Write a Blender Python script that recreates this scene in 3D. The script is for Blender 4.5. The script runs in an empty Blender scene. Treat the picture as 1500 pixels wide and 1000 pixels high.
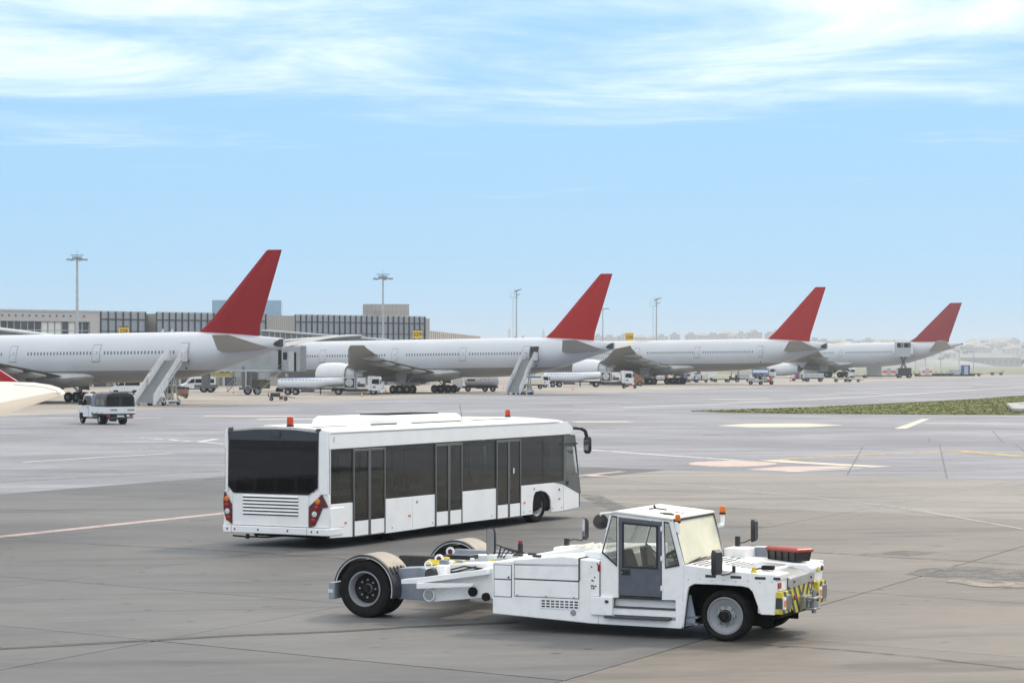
import bpy, math, random
from mathutils import Vector, Matrix
R = math.radians
random.seed(7)
scene = bpy.context.scene
COL = scene.collection

# ------------------------------------------------------------------ camera, sky, sun, exposure
CAM_H, FPX, HORIZON = 4.647, 3411.0, 532.2
cam_d = bpy.data.cameras.new('camera')
cam = bpy.data.objects.new('camera', cam_d); COL.objects.link(cam)
cam.location = (0, 0, CAM_H); cam.rotation_euler = (R(90), 0, 0)
cam_d.sensor_width = 36.0; cam_d.lens = FPX / 1500 * 36
cam_d.shift_y = (HORIZON - 500) / 1500
cam_d.clip_start = 0.5; cam_d.clip_end = 16000
scene.camera = cam
SUN_EL, SUN_AZ = 45.0, 40.0
world = bpy.data.worlds.new('World'); scene.world = world; world.use_nodes = True
wn, wl = world.node_tree.nodes, world.node_tree.links
wn.clear()
def N(nodes, t, **k):
    n = nodes.new(t)
    for a, b in k.items(): setattr(n, a, b)
    return n
wout = N(wn, 'ShaderNodeOutputWorld'); wbg = N(wn, 'ShaderNodeBackground'); wbg.inputs[1].default_value = 0.15
sky = N(wn, 'ShaderNodeTexSky', sky_type='NISHITA'); sky.sun_disc = False
sky.sun_elevation = R(SUN_EL); sky.sun_rotation = R(SUN_AZ); sky.air_density = 1.0; sky.dust_density = 0.3; sky.ozone_density = 3.0; sky.altitude = 0
tc = N(wn, 'ShaderNodeTexCoord'); sx = N(wn, 'ShaderNodeSeparateXYZ'); wl.new(tc.outputs['Generated'], sx.inputs[0])
zc = N(wn, 'ShaderNodeMath', operation='MAXIMUM'); zc.inputs[1].default_value = 0.012; wl.new(sx.outputs[2], zc.inputs[0])
dx = N(wn, 'ShaderNodeMath', operation='DIVIDE'); dy = N(wn, 'ShaderNodeMath', operation='DIVIDE')
wl.new(sx.outputs[0], dx.inputs[0]); wl.new(zc.outputs[0], dx.inputs[1]); wl.new(sx.outputs[1], dy.inputs[0]); wl.new(zc.outputs[0], dy.inputs[1])
cv = N(wn, 'ShaderNodeCombineXYZ'); wl.new(dx.outputs[0], cv.inputs[0]); wl.new(dy.outputs[0], cv.inputs[1])
mp = N(wn, 'ShaderNodeMapping'); mp.inputs['Rotation'].default_value = (0, 0, R(11)); mp.inputs['Scale'].default_value = (0.85, 0.75, 1); mp.inputs['Location'].default_value = (3.1, 5.3, 0)
wl.new(cv.outputs[0], mp.inputs[0])
n1 = N(wn, 'ShaderNodeTexNoise'); n1.inputs['Scale'].default_value = 0.75; n1.inputs['Detail'].default_value = 9; n1.inputs['Roughness'].default_value = 0.62; n1.inputs['Distortion'].default_value = 0.5
wl.new(mp.outputs[0], n1.inputs['Vector'])
# thin high cloud: absent low over the horizon, thicker towards the zenith
el = N(wn, 'ShaderNodeMapRange'); el.inputs['From Min'].default_value = 0.035; el.inputs['From Max'].default_value = 0.155; el.inputs['To Min'].default_value = -0.44; el.inputs['To Max'].default_value = 0.11
el2 = N(wn, 'ShaderNodeMapRange'); el2.inputs['From Min'].default_value = 0.155; el2.inputs['From Max'].default_value = 0.5; el2.inputs['To Max'].default_value = 0.32
wl.new(sx.outputs[2], el2.inputs['Value'])
wl.new(sx.outputs[2], el.inputs['Value'])
ad = N(wn, 'ShaderNodeMath', operation='ADD'); wl.new(n1.outputs[0], ad.inputs[0]); ad2 = N(wn, 'ShaderNodeMath', operation='ADD'); wl.new(el.outputs[0], ad2.inputs[0]); wl.new(el2.outputs[0], ad2.inputs[1]); wl.new(ad2.outputs[0], ad.inputs[1])
cr = N(wn, 'ShaderNodeMapRange'); cr.interpolation_type = 'SMOOTHSTEP'; cr.inputs['From Min'].default_value = 0.32; cr.inputs['From Max'].default_value = 0.86; cr.inputs['To Max'].default_value = 0.9
wl.new(ad.outputs[0], cr.inputs['Value'])
tint = N(wn, 'ShaderNodeMix', data_type='RGBA', blend_type='MULTIPLY'); tint.inputs[0].default_value = 1.0
tint.inputs[7].default_value = (1.0, 1.0, 1.0, 1)
wl.new(sky.outputs[0], tint.inputs[6])
veil = N(wn, 'ShaderNodeMix', data_type='RGBA'); veil.inputs[0].default_value = 0.94; veil.inputs[7].default_value = (1.98, 3.86, 5.7, 1)
wl.new(tint.outputs[2], veil.inputs[6])
cm = N(wn, 'ShaderNodeMix', data_type='RGBA'); cm.inputs[7].default_value = (8.9, 8.95, 8.95, 1)
wl.new(cr.outputs[0], cm.inputs[0]); wl.new(veil.outputs[2], cm.inputs[6])
wl.new(cm.outputs[2], wbg.inputs[0]); wl.new(wbg.outputs[0], wout.inputs[0])
sun_d = bpy.data.lights.new('sun', 'SUN'); sun_d.energy = 1.9; sun_d.angle = R(7); sun_d.color = (1.0, 0.86, 0.68)
sun = bpy.data.objects.new('sun', sun_d); COL.objects.link(sun)
sdir = Vector((math.sin(R(SUN_AZ)) * math.cos(R(SUN_EL)), math.cos(R(SUN_AZ)) * math.cos(R(SUN_EL)), math.sin(R(SUN_EL))))
sun.rotation_euler = sdir.to_track_quat('Z', 'Y').to_euler(); sun.location = (0, 0, 60)
vs = scene.view_settings; vs.view_transform = 'Standard'; vs.look = 'None'; vs.gamma = 1; vs.use_curve_mapping = False; vs.exposure = 0.22
scene.render.engine = 'CYCLES'

# ------------------------------------------------------------------ helpers
def gp(px, py, z=0.0):
    """surveyed point on the ground plane, from its sight line in the 1500 px wide photograph"""
    d = FPX * (CAM_H - z) / (py - HORIZON)
    return Vector(((px - 750) / FPX * d, d, z))
def at(px, py, d):
    return Vector(((px - 750) / FPX * d, d, CAM_H - (py - HORIZON) * d / FPX))

MATS = {}
def mat(name, col, rough=0.6, metal=0.0, var=0.0, vscale=3.0, bump=0.0, bscale=40.0, dirt=None, spec=0.5, coat=0.0, emit=None, dscale=1.6, damt=0.5, stretch=None):
    if name in MATS: return MATS[name]
    m = bpy.data.materials.new(name); m.use_nodes = True
    n, l = m.node_tree.nodes, m.node_tree.links
    b = n['Principled BSDF']
    b.inputs['Base Color'].default_value = (*col, 1); b.inputs['Roughness'].default_value = rough; b.inputs['Metallic'].default_value = metal
    b.inputs['Specular IOR Level'].default_value = spec; b.inputs['Coat Weight'].default_value = coat
    tcn = n.new('ShaderNodeTexCoord'); src = tcn.outputs['Object']
    if stretch:
        mpn = n.new('ShaderNodeMapping'); mpn.inputs['Scale'].default_value = stretch; l.new(src, mpn.inputs[0]); src = mpn.outputs[0]
    cur = None
    if var:
        a = n.new('ShaderNodeTexNoise'); a.inputs['Scale'].default_value = vscale; a.inputs['Detail'].default_value = 6; l.new(src, a.inputs['Vector'])
        r = n.new('ShaderNodeMapRange'); r.inputs['From Min'].default_value = .25; r.inputs['From Max'].default_value = .75; r.inputs['To Min'].default_value = 1 - var; r.inputs['To Max'].default_value = 1 + var
        l.new(a.outputs[0], r.inputs['Value'])
        x = n.new('ShaderNodeMix'); x.data_type = 'RGBA'; x.blend_type = 'MULTIPLY'; x.inputs[0].default_value = 1
        x.inputs[6].default_value = (*col, 1); l.new(r.outputs[0], x.inputs[7]); cur = x.outputs[2]
    if dirt:
        a = n.new('ShaderNodeTexNoise'); a.inputs['Scale'].default_value = dscale; a.inputs['Detail'].default_value = 10; a.inputs['Roughness'].default_value = .7; l.new(src, a.inputs['Vector'])
        r = n.new('ShaderNodeMapRange'); r.inputs['From Min'].default_value = .48; r.inputs['From Max'].default_value = .72; r.inputs['To Max'].default_value = damt
        l.new(a.outputs[0], r.inputs['Value'])
        x = n.new('ShaderNodeMix'); x.data_type = 'RGBA'; l.new(r.outputs[0], x.inputs[0])
        if cur: l.new(cur, x.inputs[6])
        else: x.inputs[6].default_value = (*col, 1)
        x.inputs[7].default_value = (*dirt, 1); cur = x.outputs[2]
        rr = n.new('ShaderNodeMapRange'); rr.inputs['To Min'].default_value = rough; rr.inputs['To Max'].default_value = min(1, rough + .35); l.new(r.outputs[0], rr.inputs['Value']); l.new(rr.outputs[0], b.inputs['Roughness'])
    if cur: l.new(cur, b.inputs['Base Color'])
    if bump:
        a = n.new('ShaderNodeTexNoise'); a.inputs['Scale'].default_value = bscale; a.inputs['Detail'].default_value = 4; l.new(src, a.inputs['Vector'])
        bp = n.new('ShaderNodeBump'); bp.inputs['Strength'].default_value = bump; bp.inputs['Distance'].default_value = .02; l.new(a.outputs[0], bp.inputs['Height']); l.new(bp.outputs[0], b.inputs['Normal'])
    if emit: b.inputs['Emission Color'].default_value = (*emit[0], 1); b.inputs['Emission Strength'].default_value = emit[1]
    MATS[name] = m; return m
def glass(name, tint, dens=.5, rough=.03, dust_glare=0.0, dust_glare_col=(.7, .68, .6)):
    if name in MATS: return MATS[name]
    m = bpy.data.materials.new(name); m.use_nodes = True
    n, l = m.node_tree.nodes, m.node_tree.links; n.clear()
    o = n.new('ShaderNodeOutputMaterial'); t = n.new('ShaderNodeBsdfTransparent'); t.inputs[0].default_value = (*tint, 1)
    g = n.new('ShaderNodeBsdfGlossy'); g.inputs['Roughness'].default_value = rough; g.inputs[0].default_value = (.9, .93, .95, 1)
    fr = n.new('ShaderNodeFresnel'); ge = n.new('ShaderNodeNewGeometry'); io_ = n.new('ShaderNodeMapRange'); io_.inputs['To Min'].default_value = 1.5; io_.inputs['To Max'].default_value = 1 / 1.5; l.new(ge.outputs['Backfacing'], io_.inputs['Value']); l.new(io_.outputs[0], fr.inputs[0])
    mx = n.new('ShaderNodeMixShader'); l.new(fr.outputs[0], mx.inputs[0]); l.new(t.outputs[0], mx.inputs[1]); l.new(g.outputs[0], mx.inputs[2])
    last = mx.outputs[0]
    if dust_glare:
        d = n.new('ShaderNodeBsdfDiffuse'); d.inputs[0].default_value = (*dust_glare_col, 1)
        tcn = n.new('ShaderNodeTexCoord'); ns = n.new('ShaderNodeTexNoise'); ns.inputs['Scale'].default_value = 1.5; ns.inputs['Detail'].default_value = 6; l.new(tcn.outputs['Object'], ns.inputs['Vector'])
        r = n.new('ShaderNodeMapRange'); r.inputs['To Min'].default_value = dust_glare * .6; r.inputs['To Max'].default_value = min(1, dust_glare * 1.4); l.new(ns.outputs[0], r.inputs['Value'])
        m2 = n.new('ShaderNodeMixShader'); l.new(r.outputs[0], m2.inputs[0]); l.new(last, m2.inputs[1]); l.new(d.outputs[0], m2.inputs[2]); last = m2.outputs[0]
    l.new(last, o.inputs[0]); MATS[name] = m; return m

class MB:
    def __init__(s): s.v = []; s.f = []
    def add(s, vs_, fs):
        o = len(s.v); s.v += [tuple(v) for v in vs_]; s.f += [tuple(i + o for i in f) for f in fs]; return s
    def hexa(s, p): return s.add(p, [(0, 3, 2, 1), (4, 5, 6, 7), (0, 1, 5, 4), (1, 2, 6, 5), (2, 3, 7, 6), (3, 0, 4, 7)])
    def box(s, x0, x1, y0, y1, z0, z1):
        return s.hexa([(x0, y0, z0), (x1, y0, z0), (x1, y1, z0), (x0, y1, z0), (x0, y0, z1), (x1, y0, z1), (x1, y1, z1), (x0, y1, z1)])
    def prism(s, poly, lo, hi, ax='y'):
        """poly: 2D points; ax y: (x,z), ax x: (y,z), ax z: (x,y)"""
        n = len(poly)
        def P(p, t): return (p[0], t, p[1]) if ax == 'y' else ((t, p[0], p[1]) if ax == 'x' else (p[0], p[1], t))
        vs_ = [P(p, lo) for p in poly] + [P(p, hi) for p in poly]
        fs = [tuple(range(n)), tuple(range(2 * n - 1, n - 1, -1))] + [(i, (i + 1) % n + 0, (i + 1) % n + n, i + n) for i in range(n)]
        return s.add(vs_, fs)
    def loft(s, rings, caps=True, closed=True):
        n = len(rings[0]); vs_ = [p for r in rings for p in r]; fs = []
        for k in range(len(rings) - 1):
            for i in range(n if closed else n - 1):
                j = (i + 1) % n; fs.append((k * n + i, k * n + j, (k + 1) * n + j, (k + 1) * n + i))
        if caps and closed: fs += [tuple(range(n - 1, -1, -1)), tuple(range((len(rings) - 1) * n, len(rings) * n))]
        return s.add(vs_, fs)
    def cyl(s, p0, p1, r0, r1=None, n=12, caps=True):
        r1 = r0 if r1 is None else r1
        p0, p1 = Vector(p0), Vector(p1); d = (p1 - p0).normalized()
        u = d.orthogonal().normalized(); w = d.cross(u)
        ring = lambda p, r: [p + (u * math.cos(2 * math.pi * i / n) + w * math.sin(2 * math.pi * i / n)) * r for i in range(n)]
        return s.loft([ring(p0, r0), ring(p1, r1)], caps)
    def tube(s, pts, r, n=8):
        for a, b in zip(pts[:-1], pts[1:]): s.cyl(a, b, r, n=n)
        return s
    def beam(s, p0, p1, w, hgt, up=(0, 0, 1)):
        p0, p1 = Vector(p0), Vector(p1); d = (p1 - p0).normalized(); u = Vector(up); sd = d.cross(u).normalized(); u2 = sd.cross(d)
        o = []
        for p in (p0, p1): o.append([p + sd * w / 2 * a + u2 * hgt / 2 * b for a, b in ((-1, -1), (1, -1), (1, 1), (-1, 1))])
        return s.loft(o)
    def lathe(s, prof, c, ax='y', n=32, a0=0.0, a1=360.0):
        """prof: (radius, offset along the axis)"""
        full = abs(a1 - a0 - 360) < 1e-6; m = n if full else n + 1; rings = []
        for i in range(m):
            t = R(a0 + (a1 - a0) * i / n); cs, sn = math.cos(t), math.sin(t); ring = []
            for r, o in prof:
                if ax == 'y': ring.append((c[0] + r * cs, c[1] + o, c[2] + r * sn))
                elif ax == 'x': ring.append((c[0] + o, c[1] + r * cs, c[2] + r * sn))
                else: ring.append((c[0] + r * cs, c[1] + r * sn, c[2] + o))
            rings.append(ring)
        k = len(prof); vs_ = [p for r in rings for p in r]; fs = []
        for i in range(m if full else m - 1):
            j = (i + 1) % m
            for q in range(k - 1): fs.append((i * k + q, j * k + q, j * k + q + 1, i * k + q + 1))
        return s.add(vs_, fs)
    def quad(s, *p): return s.add(p, [tuple(range(len(p)))])
    def mesh(s, name, m, smooth=False, fix=True, sharp=35):
        me = bpy.data.meshes.new(name); me.from_pydata(s.v, [], s.f); me.materials.append(m)
        if fix:
            import bmesh
            bm = bmesh.new(); bm.from_mesh(me); bmesh.ops.recalc_face_normals(bm, faces=bm.faces); bm.to_mesh(me); bm.free()
        if smooth:
            me.shade_smooth(); me.set_sharp_from_angle(angle=R(sharp))
        me.update(); return me
    def build(s, name, m, parent=None, smooth=False, bevel=0.0, kind=None, fix=True, loc=None, segs=2):
        o = bpy.data.objects.new(name, s.mesh(name, m, smooth, fix)); COL.objects.link(o)
        if parent: o.parent = parent
        if loc: o.location = loc
        if bevel:
            b = o.modifiers.new('bevel', 'BEVEL'); b.width = bevel; b.segments = segs; b.limit_method = 'ANGLE'; b.angle_limit = R(40); b.harden_normals = False
            if not smooth: o.data.shade_smooth(); o.data.set_sharp_from_angle(angle=R(50))
        if kind: o['kind'] = kind
        return o
def inst(name, me, parent=None, loc=(0, 0, 0), rot=(0, 0, 0), sc=None):
    o = bpy.data.objects.new(name, me); COL.objects.link(o); o.parent = parent; o.location = loc; o.rotation_euler = rot
    if sc: o.scale = sc
    return o
def thing(name, label, cat, loc=(0, 0, 0), rz=0.0, group=None, sc=1.0):
    o = bpy.data.objects.new(name, None); COL.objects.link(o); o.location = loc; o.rotation_euler = (0, 0, rz); o.scale = (sc, sc, sc)
    o.empty_display_size = .3; tag(o, label, cat, group); return o
def tag(o, label, cat, group=None):
    o['label'] = label; o['category'] = cat
    if group: o['group'] = group
    return o
def kids(o): return [c for c in bpy.data.objects if c.parent == o]
def copy_tree(o, parent=None):
    c = o.copy(); COL.objects.link(c); c.parent = parent
    for ch in KIDS.get(o, ()): copy_tree(ch, c)
    return c
KIDS = {}
def index_kids():
    KIDS.clear()
    for o in bpy.data.objects:
        if o.parent: KIDS.setdefault(o.parent, []).append(o)
def dup(root, label, loc=None, rz=None, sc=None, group=None):
    index_kids(); c = copy_tree(root); c['label'] = label
    if loc is not None: c.location = loc
    if rz is not None: c.rotation_euler = (c.rotation_euler[0], c.rotation_euler[1], rz)
    if sc is not None: c.scale = (sc, sc, sc)
    if group: c['group'] = group
    return c
def text(name, body, size, m, parent, loc, rot, extrude=.01, sx_=1.0):
    cu = bpy.data.curves.new(name, 'FONT'); cu.body = body; cu.size = size; cu.extrude = extrude; cu.align_x = 'CENTER'; cu.align_y = 'CENTER'; cu.offset = size * .02
    t = bpy.data.objects.new('tmp', cu); COL.objects.link(t)
    dg = bpy.context.evaluated_depsgraph_get(); me = bpy.data.meshes.new_from_object(t.evaluated_get(dg)); bpy.data.objects.remove(t)
    me.materials.clear(); me.materials.append(m)
    o = bpy.data.objects.new(name, me); COL.objects.link(o); o.parent = parent; o.location = loc; o.rotation_euler = rot; o.scale = (sx_, 1, 1); return o

# ------------------------------------------------------------------ materials
WHITE = mat('white_paint', (.86, .86, .86), .32, var=.03, vscale=2, dirt=(.45, .43, .38), dscale=1.1, damt=.16, coat=.2)
WORKWHITE = mat('worn_white_paint', (.86, .86, .86), .38, var=.03, vscale=3, dirt=(.36, .34, .30), dscale=3.2, damt=.2, bump=.04, bscale=9)
ROOFW = mat('dusty_roof_paint', (.76, .75, .71), .55, var=.05, vscale=1.2, dirt=(.52, .48, .40), dscale=2, damt=.35)
RUBBER = mat('tyre_rubber', (.011, .011, .011), .85, var=.3, vscale=9, dirt=(.045, .042, .035), dscale=5, damt=.3, bump=.2, bscale=60, spec=.2)
BLACK = mat('black_plastic', (.018, .018, .02), .42, var=.2, vscale=6)
DARK = mat('dark_underbody', (.014, .014, .014), .85, var=.4, vscale=4, spec=.15)
RIMG = mat('grey_rim_paint', (.27, .28, .30), .45, metal=.2, var=.1, vscale=8, dirt=(.12, .10, .08), dscale=8, damt=.5)
STEEL = mat('bare_steel', (.40, .41, .42), .38, metal=.85, var=.15, vscale=5, dirt=(.2, .18, .15), dscale=6, damt=.4)
CHROME = mat('mirror_glass', (.75, .78, .8), .06, metal=1.0)
GREYP = mat('grey_blue_paint', (.24, .27, .32), .5, var=.08, vscale=3, dirt=(.12, .11, .10), dscale=4, damt=.4)
SEAM = mat('panel_gap', (.04, .04, .045), .8, var=.2)
BRONZE = mat('door_frame_grey', (.13, .13, .125), .42, metal=.3, var=.1, vscale=4)
TINT = glass('tinted_bus_glass', (.37, .40, .38))
SMOKE = glass('smoked_rear_glass', (.30, .30, .31))
CLEAR = glass('cab_glass', (.95, .97, .96), dust_glare=.03)
WSCREEN = glass('dust_and_glare_windscreen', (.85, .84, .74), dust_glare=.70, dust_glare_col=(.90, .86, .68), rough=.08)  # cream diffuse stands for dust plus the bright sky reflection
AMBER = mat('amber_lens', (.70, .16, .015), .25, var=.05)
ORED = mat('orange_red_lens', (.50, .05, .015), .25, var=.1, vscale=20)
REDL = mat('red_lens', (.30, .010, .010), .25, var=.05)
MAROON = mat('maroon_lamp_panel', (.10, .022, .02), .3, var=.1)
CLEARL = mat('clear_lens', (.6, .62, .62), .15, var=.05)
YEL = mat('yellow_paint', (.72, .55, .03), .5, var=.12, vscale=5, dirt=(.2, .17, .08), dscale=7, damt=.4)
CHEV = None
# ------------------------------------------------------------------ ground
def ground_mat(name, c1, c2, c3, rough, seed=0.0, streak=(1, 1), fine=1.0, tint_rand=0.0, bumps=.25):
    m = bpy.data.materials.new(name); m.use_nodes = True
    n, l = m.node_tree.nodes, m.node_tree.links; b = n['Principled BSDF']
    g = n.new('ShaderNodeNewGeometry'); mpn = n.new('ShaderNodeMapping'); mpn.inputs['Location'].default_value = (seed, seed * 2, 0)
    mpn.inputs['Rotation'].default_value = (0, 0, R(-8)); l.new(g.outputs['Position'], mpn.inputs[0])
    def noise(sc, det, ro, st=(1, 1, 1), dist=0.0):
        mm = n.new('ShaderNodeMapping'); mm.inputs['Scale'].default_value = st; l.new(mpn.outputs[0], mm.inputs[0])
        a = n.new('ShaderNodeTexNoise'); a.inputs['Scale'].default_value = sc; a.inputs['Detail'].default_value = det; a.inputs['Roughness'].default_value = ro; a.inputs['Distortion'].default_value = dist
        l.new(mm.outputs[0], a.inputs['Vector']); return a.outputs[0]
    def rng(src, a, c, lo=0.0, hi=1.0):
        r = n.new('ShaderNodeMapRange'); r.inputs['From Min'].default_value = a; r.inputs['From Max'].default_value = c; r.inputs['To Min'].default_value = lo; r.inputs['To Max'].default_value = hi; l.new(src, r.inputs['Value']); return r.outputs[0]
    def mix(f_, a, c, bt='MIX'):
        x = n.new('ShaderNodeMix'); x.data_type = 'RGBA'; x.blend_type = bt
        if isinstance(f_, float): x.inputs[0].default_value = f_
        else: l.new(f_, x.inputs[0])
        for i, s_ in ((6, a), (7, c)):
            if isinstance(s_, tuple): x.inputs[i].default_value = (*s_, 1)
            else: l.new(s_, x.inputs[i])
        return x.outputs[2]
    big = noise(.06, 4, .55); mid = noise(.5, 9, .68, (.35, 1.3, 1), .6); sml = noise(3.0, 6, .7, (.5, 1.5, 1)); grit = noise(45, 3, .7)
    stain = noise(.22, 6, .6, (.3, 1.8, 1), 1.2); spot = noise(1.1, 3, .5)
    col = mix(rng(big, .38, .62), tuple(c * .86 for c in c1), tuple(c * 1.12 for c in c2))
    col = mix(rng(mid, .44, .66, 0, .6), col, c3)
    col = mix(rng(stain, .54, .68, 0, .5), col, tuple(c * .42 for c in c1))
    col = mix(rng(spot, .70, .78, 0, .5), col, tuple(c * .45 for c in c1))
    fl = n.new('ShaderNodeTexVoronoi'); fl.inputs['Scale'].default_value = .9; l.new(mpn.outputs[0], fl.inputs['Vector'])
    speck = rng(fl.outputs['Distance'], .05, .11, .7, 0); col = mix(speck, col, tuple(c * .28 for c in c1))
    pale = noise(.9, 9, .75, (.25, 1.2, 1), .8); col = mix(rng(pale, .58, .74, 0, .35), col, tuple(min(1, c * 1.35) for c in c3))
    sc = rng(sml, .30, .70, .88, 1.12); gr = rng(grit, .2, .8, .88, 1.12)
    col = mix(1.0, col, sc, 'MULTIPLY'); col = mix(1.0, col, gr, 'MULTIPLY')
    if tint_rand:
        oi = n.new('ShaderNodeObjectInfo'); col = mix(1.0, col, rng(oi.outputs['Random'], 0, 1, 1 - tint_rand, 1 + tint_rand), 'MULTIPLY')
    l.new(col, b.inputs['Base Color'])
    l.new(rng(mid, .3, .7, rough - .08, rough + .1), b.inputs['Roughness']); b.inputs['Specular IOR Level'].default_value = .3
    bp = n.new('ShaderNodeBump'); bp.inputs['Strength'].default_value = bumps; bp.inputs['Distance'].default_value = .01; l.new(grit, bp.inputs['Height']); l.new(bp.outputs[0], b.inputs['Normal'])
    MATS[name] = m; return m
CONC = ground_mat('worn_concrete', (.092, .093, .097), (.122, .119, .115), (.168, .162, .153), .62, 3.0, tint_rand=.07)
CONCP = ground_mat('pale_concrete', (.185, .172, .158), (.225, .206, .186), (.275, .25, .222), .64, 41.0, tint_rand=.06)
CONCB = ground_mat('warm_concrete', (.122, .110, .099), (.168, .148, .128), (.235, .208, .178), .62, 17.0, tint_rand=.07)
ASPH = ground_mat('pale_asphalt', (.210, .211, .236), (.245, .246, .276), (.160, .156, .160), .66, 31.0)
STAND = ground_mat('stand_concrete', (.29, .262, .232), (.32, .285, .25), (.25, .232, .208), .7, 55.0)
JOINT = mat('joint_filler', (.02, .02, .019), .9, var=.2)
uA = Vector((math.cos(R(64)), math.sin(R(64)))); uB = Vector((math.cos(R(-36)), math.sin(R(-36))))
nA = Vector((-math.sin(R(64)), math.cos(R(64)))); nB = Vector((math.sin(R(36)), math.cos(R(36))))
def cell(oa, ob):
    det = nA.x * nB.y - nA.y * nB.x
    return Vector(((oa * nB.y - nA.y * ob) / det, (nA.x * ob - nB.x * oa) / det))
AL = [-50.4, -42.3, -34.3, -26.2, -18.1, -10.0, -1.9, 6.2, 14.3, 22.5, 30.6, 38.6, 45.6, 52.7]
BL = [6.0, 13.2, 20.6, 28.1, 34.6, 42.4, 50.7, 57.9, 65.0, 72.2, 79.4, 86.5]
bed = MB(); p = [cell(-50.4, 6.0), cell(52.7, 6.0), cell(52.7, 86.5), cell(-50.4, 86.5)]
bed.quad(*[(q.x, q.y, -.03) for q in p])
apron = bed.build('concrete_apron', JOINT); apron['kind'] = 'structure'
for i in range(len(AL) - 1):
    for j in range(len(BL) - 1):
        g = .019
        c = [cell(AL[i] + g, BL[j] + g), cell(AL[i + 1] - g, BL[j] + g), cell(AL[i + 1] - g, BL[j + 1] - g), cell(AL[i] + g, BL[j + 1] - g)]
        if all(q.y < 26 for q in c): continue
        mx = sum(q.x for q in c) / 4; my = sum(q.y for q in c) / 4
        if abs(mx) > my * .24 + 14: continue
        r = Vector((mx, my, 0)); dz = random.uniform(-.003, .002)
        m = MB(); o = [(q.x - mx, q.y - my) for q in c]; e = .008
        top = [(x * (1 - e / 4), y * (1 - e / 4)) for x, y in o]
        m.loft([[(x, y, -.025) for x, y in o], [(x, y, -.006) for x, y in o], [(x, y, dz) for x, y in top]])
        m.build('slab', CONCP if (BL[j] >= 64 and AL[i] < 38 and mx > -3) else CONCB if mx > my * .03 + random.uniform(-1.5, 1.5) and AL[i] < 31 else CONC, apron, loc=(mx, my, 0))  # slabs paler and warmer towards the right
FAR = 5200
asp = MB()
def P3(v, z=0.0): return (v.x, v.y, z)
asp.quad(P3(cell(52.7, -600)), P3(cell(52.7, 86.5)), P3(cell(52.7, 3000)), P3(cell(3000, 3000)), P3(cell(3000, -600)))
asp.quad(P3(cell(52.7, 86.5)), P3(cell(-3000, 86.5)), P3(cell(-3000, 3000)), P3(cell(52.7, 3000)))
tx = asp.build('taxiway', ASPH); tx['kind'] = 'structure'
lw = MB(); lw.quad((-9000, -400, -.5), (9000, -400, -.5), (9000, 10500, -.5), (-9000, 10500, -.5))
LAND = mat('dry_grass_land', (.11, .115, .055), .9, var=.35, vscale=.02)
lo = lw.build('ground', LAND); lo['kind'] = 'structure'
nr = MB(); nr.quad((-60, -40, -.012), (60, -40, -.012), (60, 33, -.012), (-60, 33, -.012)); 
no = nr.build('near_pavement', CONC); no['kind'] = 'structure'; no.location.z = -.02

def flat(pts, z): m = MB(); m.quad(*[(q[0], q[1], z) for q in pts]); return m
def strip_pts(pts, w):
    P = [Vector((q[0], q[1])) for q in pts]; Lf, Rt = [], []
    for i, q in enumerate(P):
        d = (P[min(i + 1, len(P) - 1)] - P[max(i - 1, 0)]).normalized(); nn = Vector((-d.y, d.x)) * w / 2
        Lf.append(q + nn); Rt.append(q - nn)
    return Lf, Rt
def strip(m, pts, w, z):
    Lf, Rt = strip_pts(pts, w)
    for i in range(len(pts) - 1): m.quad((Lf[i].x, Lf[i].y, z), (Lf[i + 1].x, Lf[i + 1].y, z), (Rt[i + 1].x, Rt[i + 1].y, z), (Rt[i].x, Rt[i].y, z))
    return m
def dens(pts, n=24):
    out = []
    for a, b in zip(pts[:-1], pts[1:]):
        for k in range(n): out.append(a.lerp(b, k / n))
    return out + [pts[-1]]
def mark(name, m, ma): o = m.build(name, ma, fix=False); o['kind'] = 'structure'; return o
def paint_mat(name, col, wear):
    m = mat(name, col, .65, var=.08, vscale=1.0)
    n, l = m.node_tree.nodes, m.node_tree.links; b = n['Principled BSDF']
    g = n.new('ShaderNodeNewGeometry'); a = n.new('ShaderNodeTexNoise'); a.inputs['Scale'].default_value = 1.3; a.inputs['Detail'].default_value = 8; a.inputs['Roughness'].default_value = .75; l.new(g.outputs['Position'], a.inputs['Vector'])
    r = n.new('ShaderNodeMapRange'); r.inputs['From Min'].default_value = wear - .07; r.inputs['From Max'].default_value = wear + .07; r.inputs['To Min'].default_value = 1; r.inputs['To Max'].default_value = 0.12; l.new(a.outputs[0], r.inputs['Value'])
    l.new(r.outputs[0], b.inputs['Alpha']); return m
LINEW = paint_mat('road_paint_white', (.55, .54, .53), .60); LINEF = paint_mat('faded_paint_white', (.38, .37, .35), .50)
LINEY = paint_mat('road_paint_yellow', (.42, .30, .12), .58); PINK = paint_mat('faded_red_paint', (.48, .37, .32), .66); REDP = paint_mat('stripe_red', (.50, .16, .15), .60)
CREAM = paint_mat('cream_paint', (.56, .50, .40), .66); RUBM = paint_mat('rubber_mark', (.045, .044, .043), .60); TAR = paint_mat('tar_patch', (.14, .137, .132), .55)
OLDR = paint_mat('old_rubber_mark', (.12, .115, .108), .48)
# parked aircraft stands in paler concrete, beyond the taxiway
s = [(-400, 120), (-60, 150), (-36, 236), (-5, 345), (16, 371), (53, 470), (97, 606), (186, 850), (420, 1300), (420, 1500), (-400, 1500)]
st = flat(s, .004); so = st.build('aircraft_stand', STAND, fix=False); so['kind'] = 'structure'
g = MB(); strip(g, [gp(700, 578), gp(900, 575), gp(1140, 566), gp(1300, 558.5), gp(1500, 551.2)], .8, .009); mark('stand_edge_line', g, LINEF)
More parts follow.
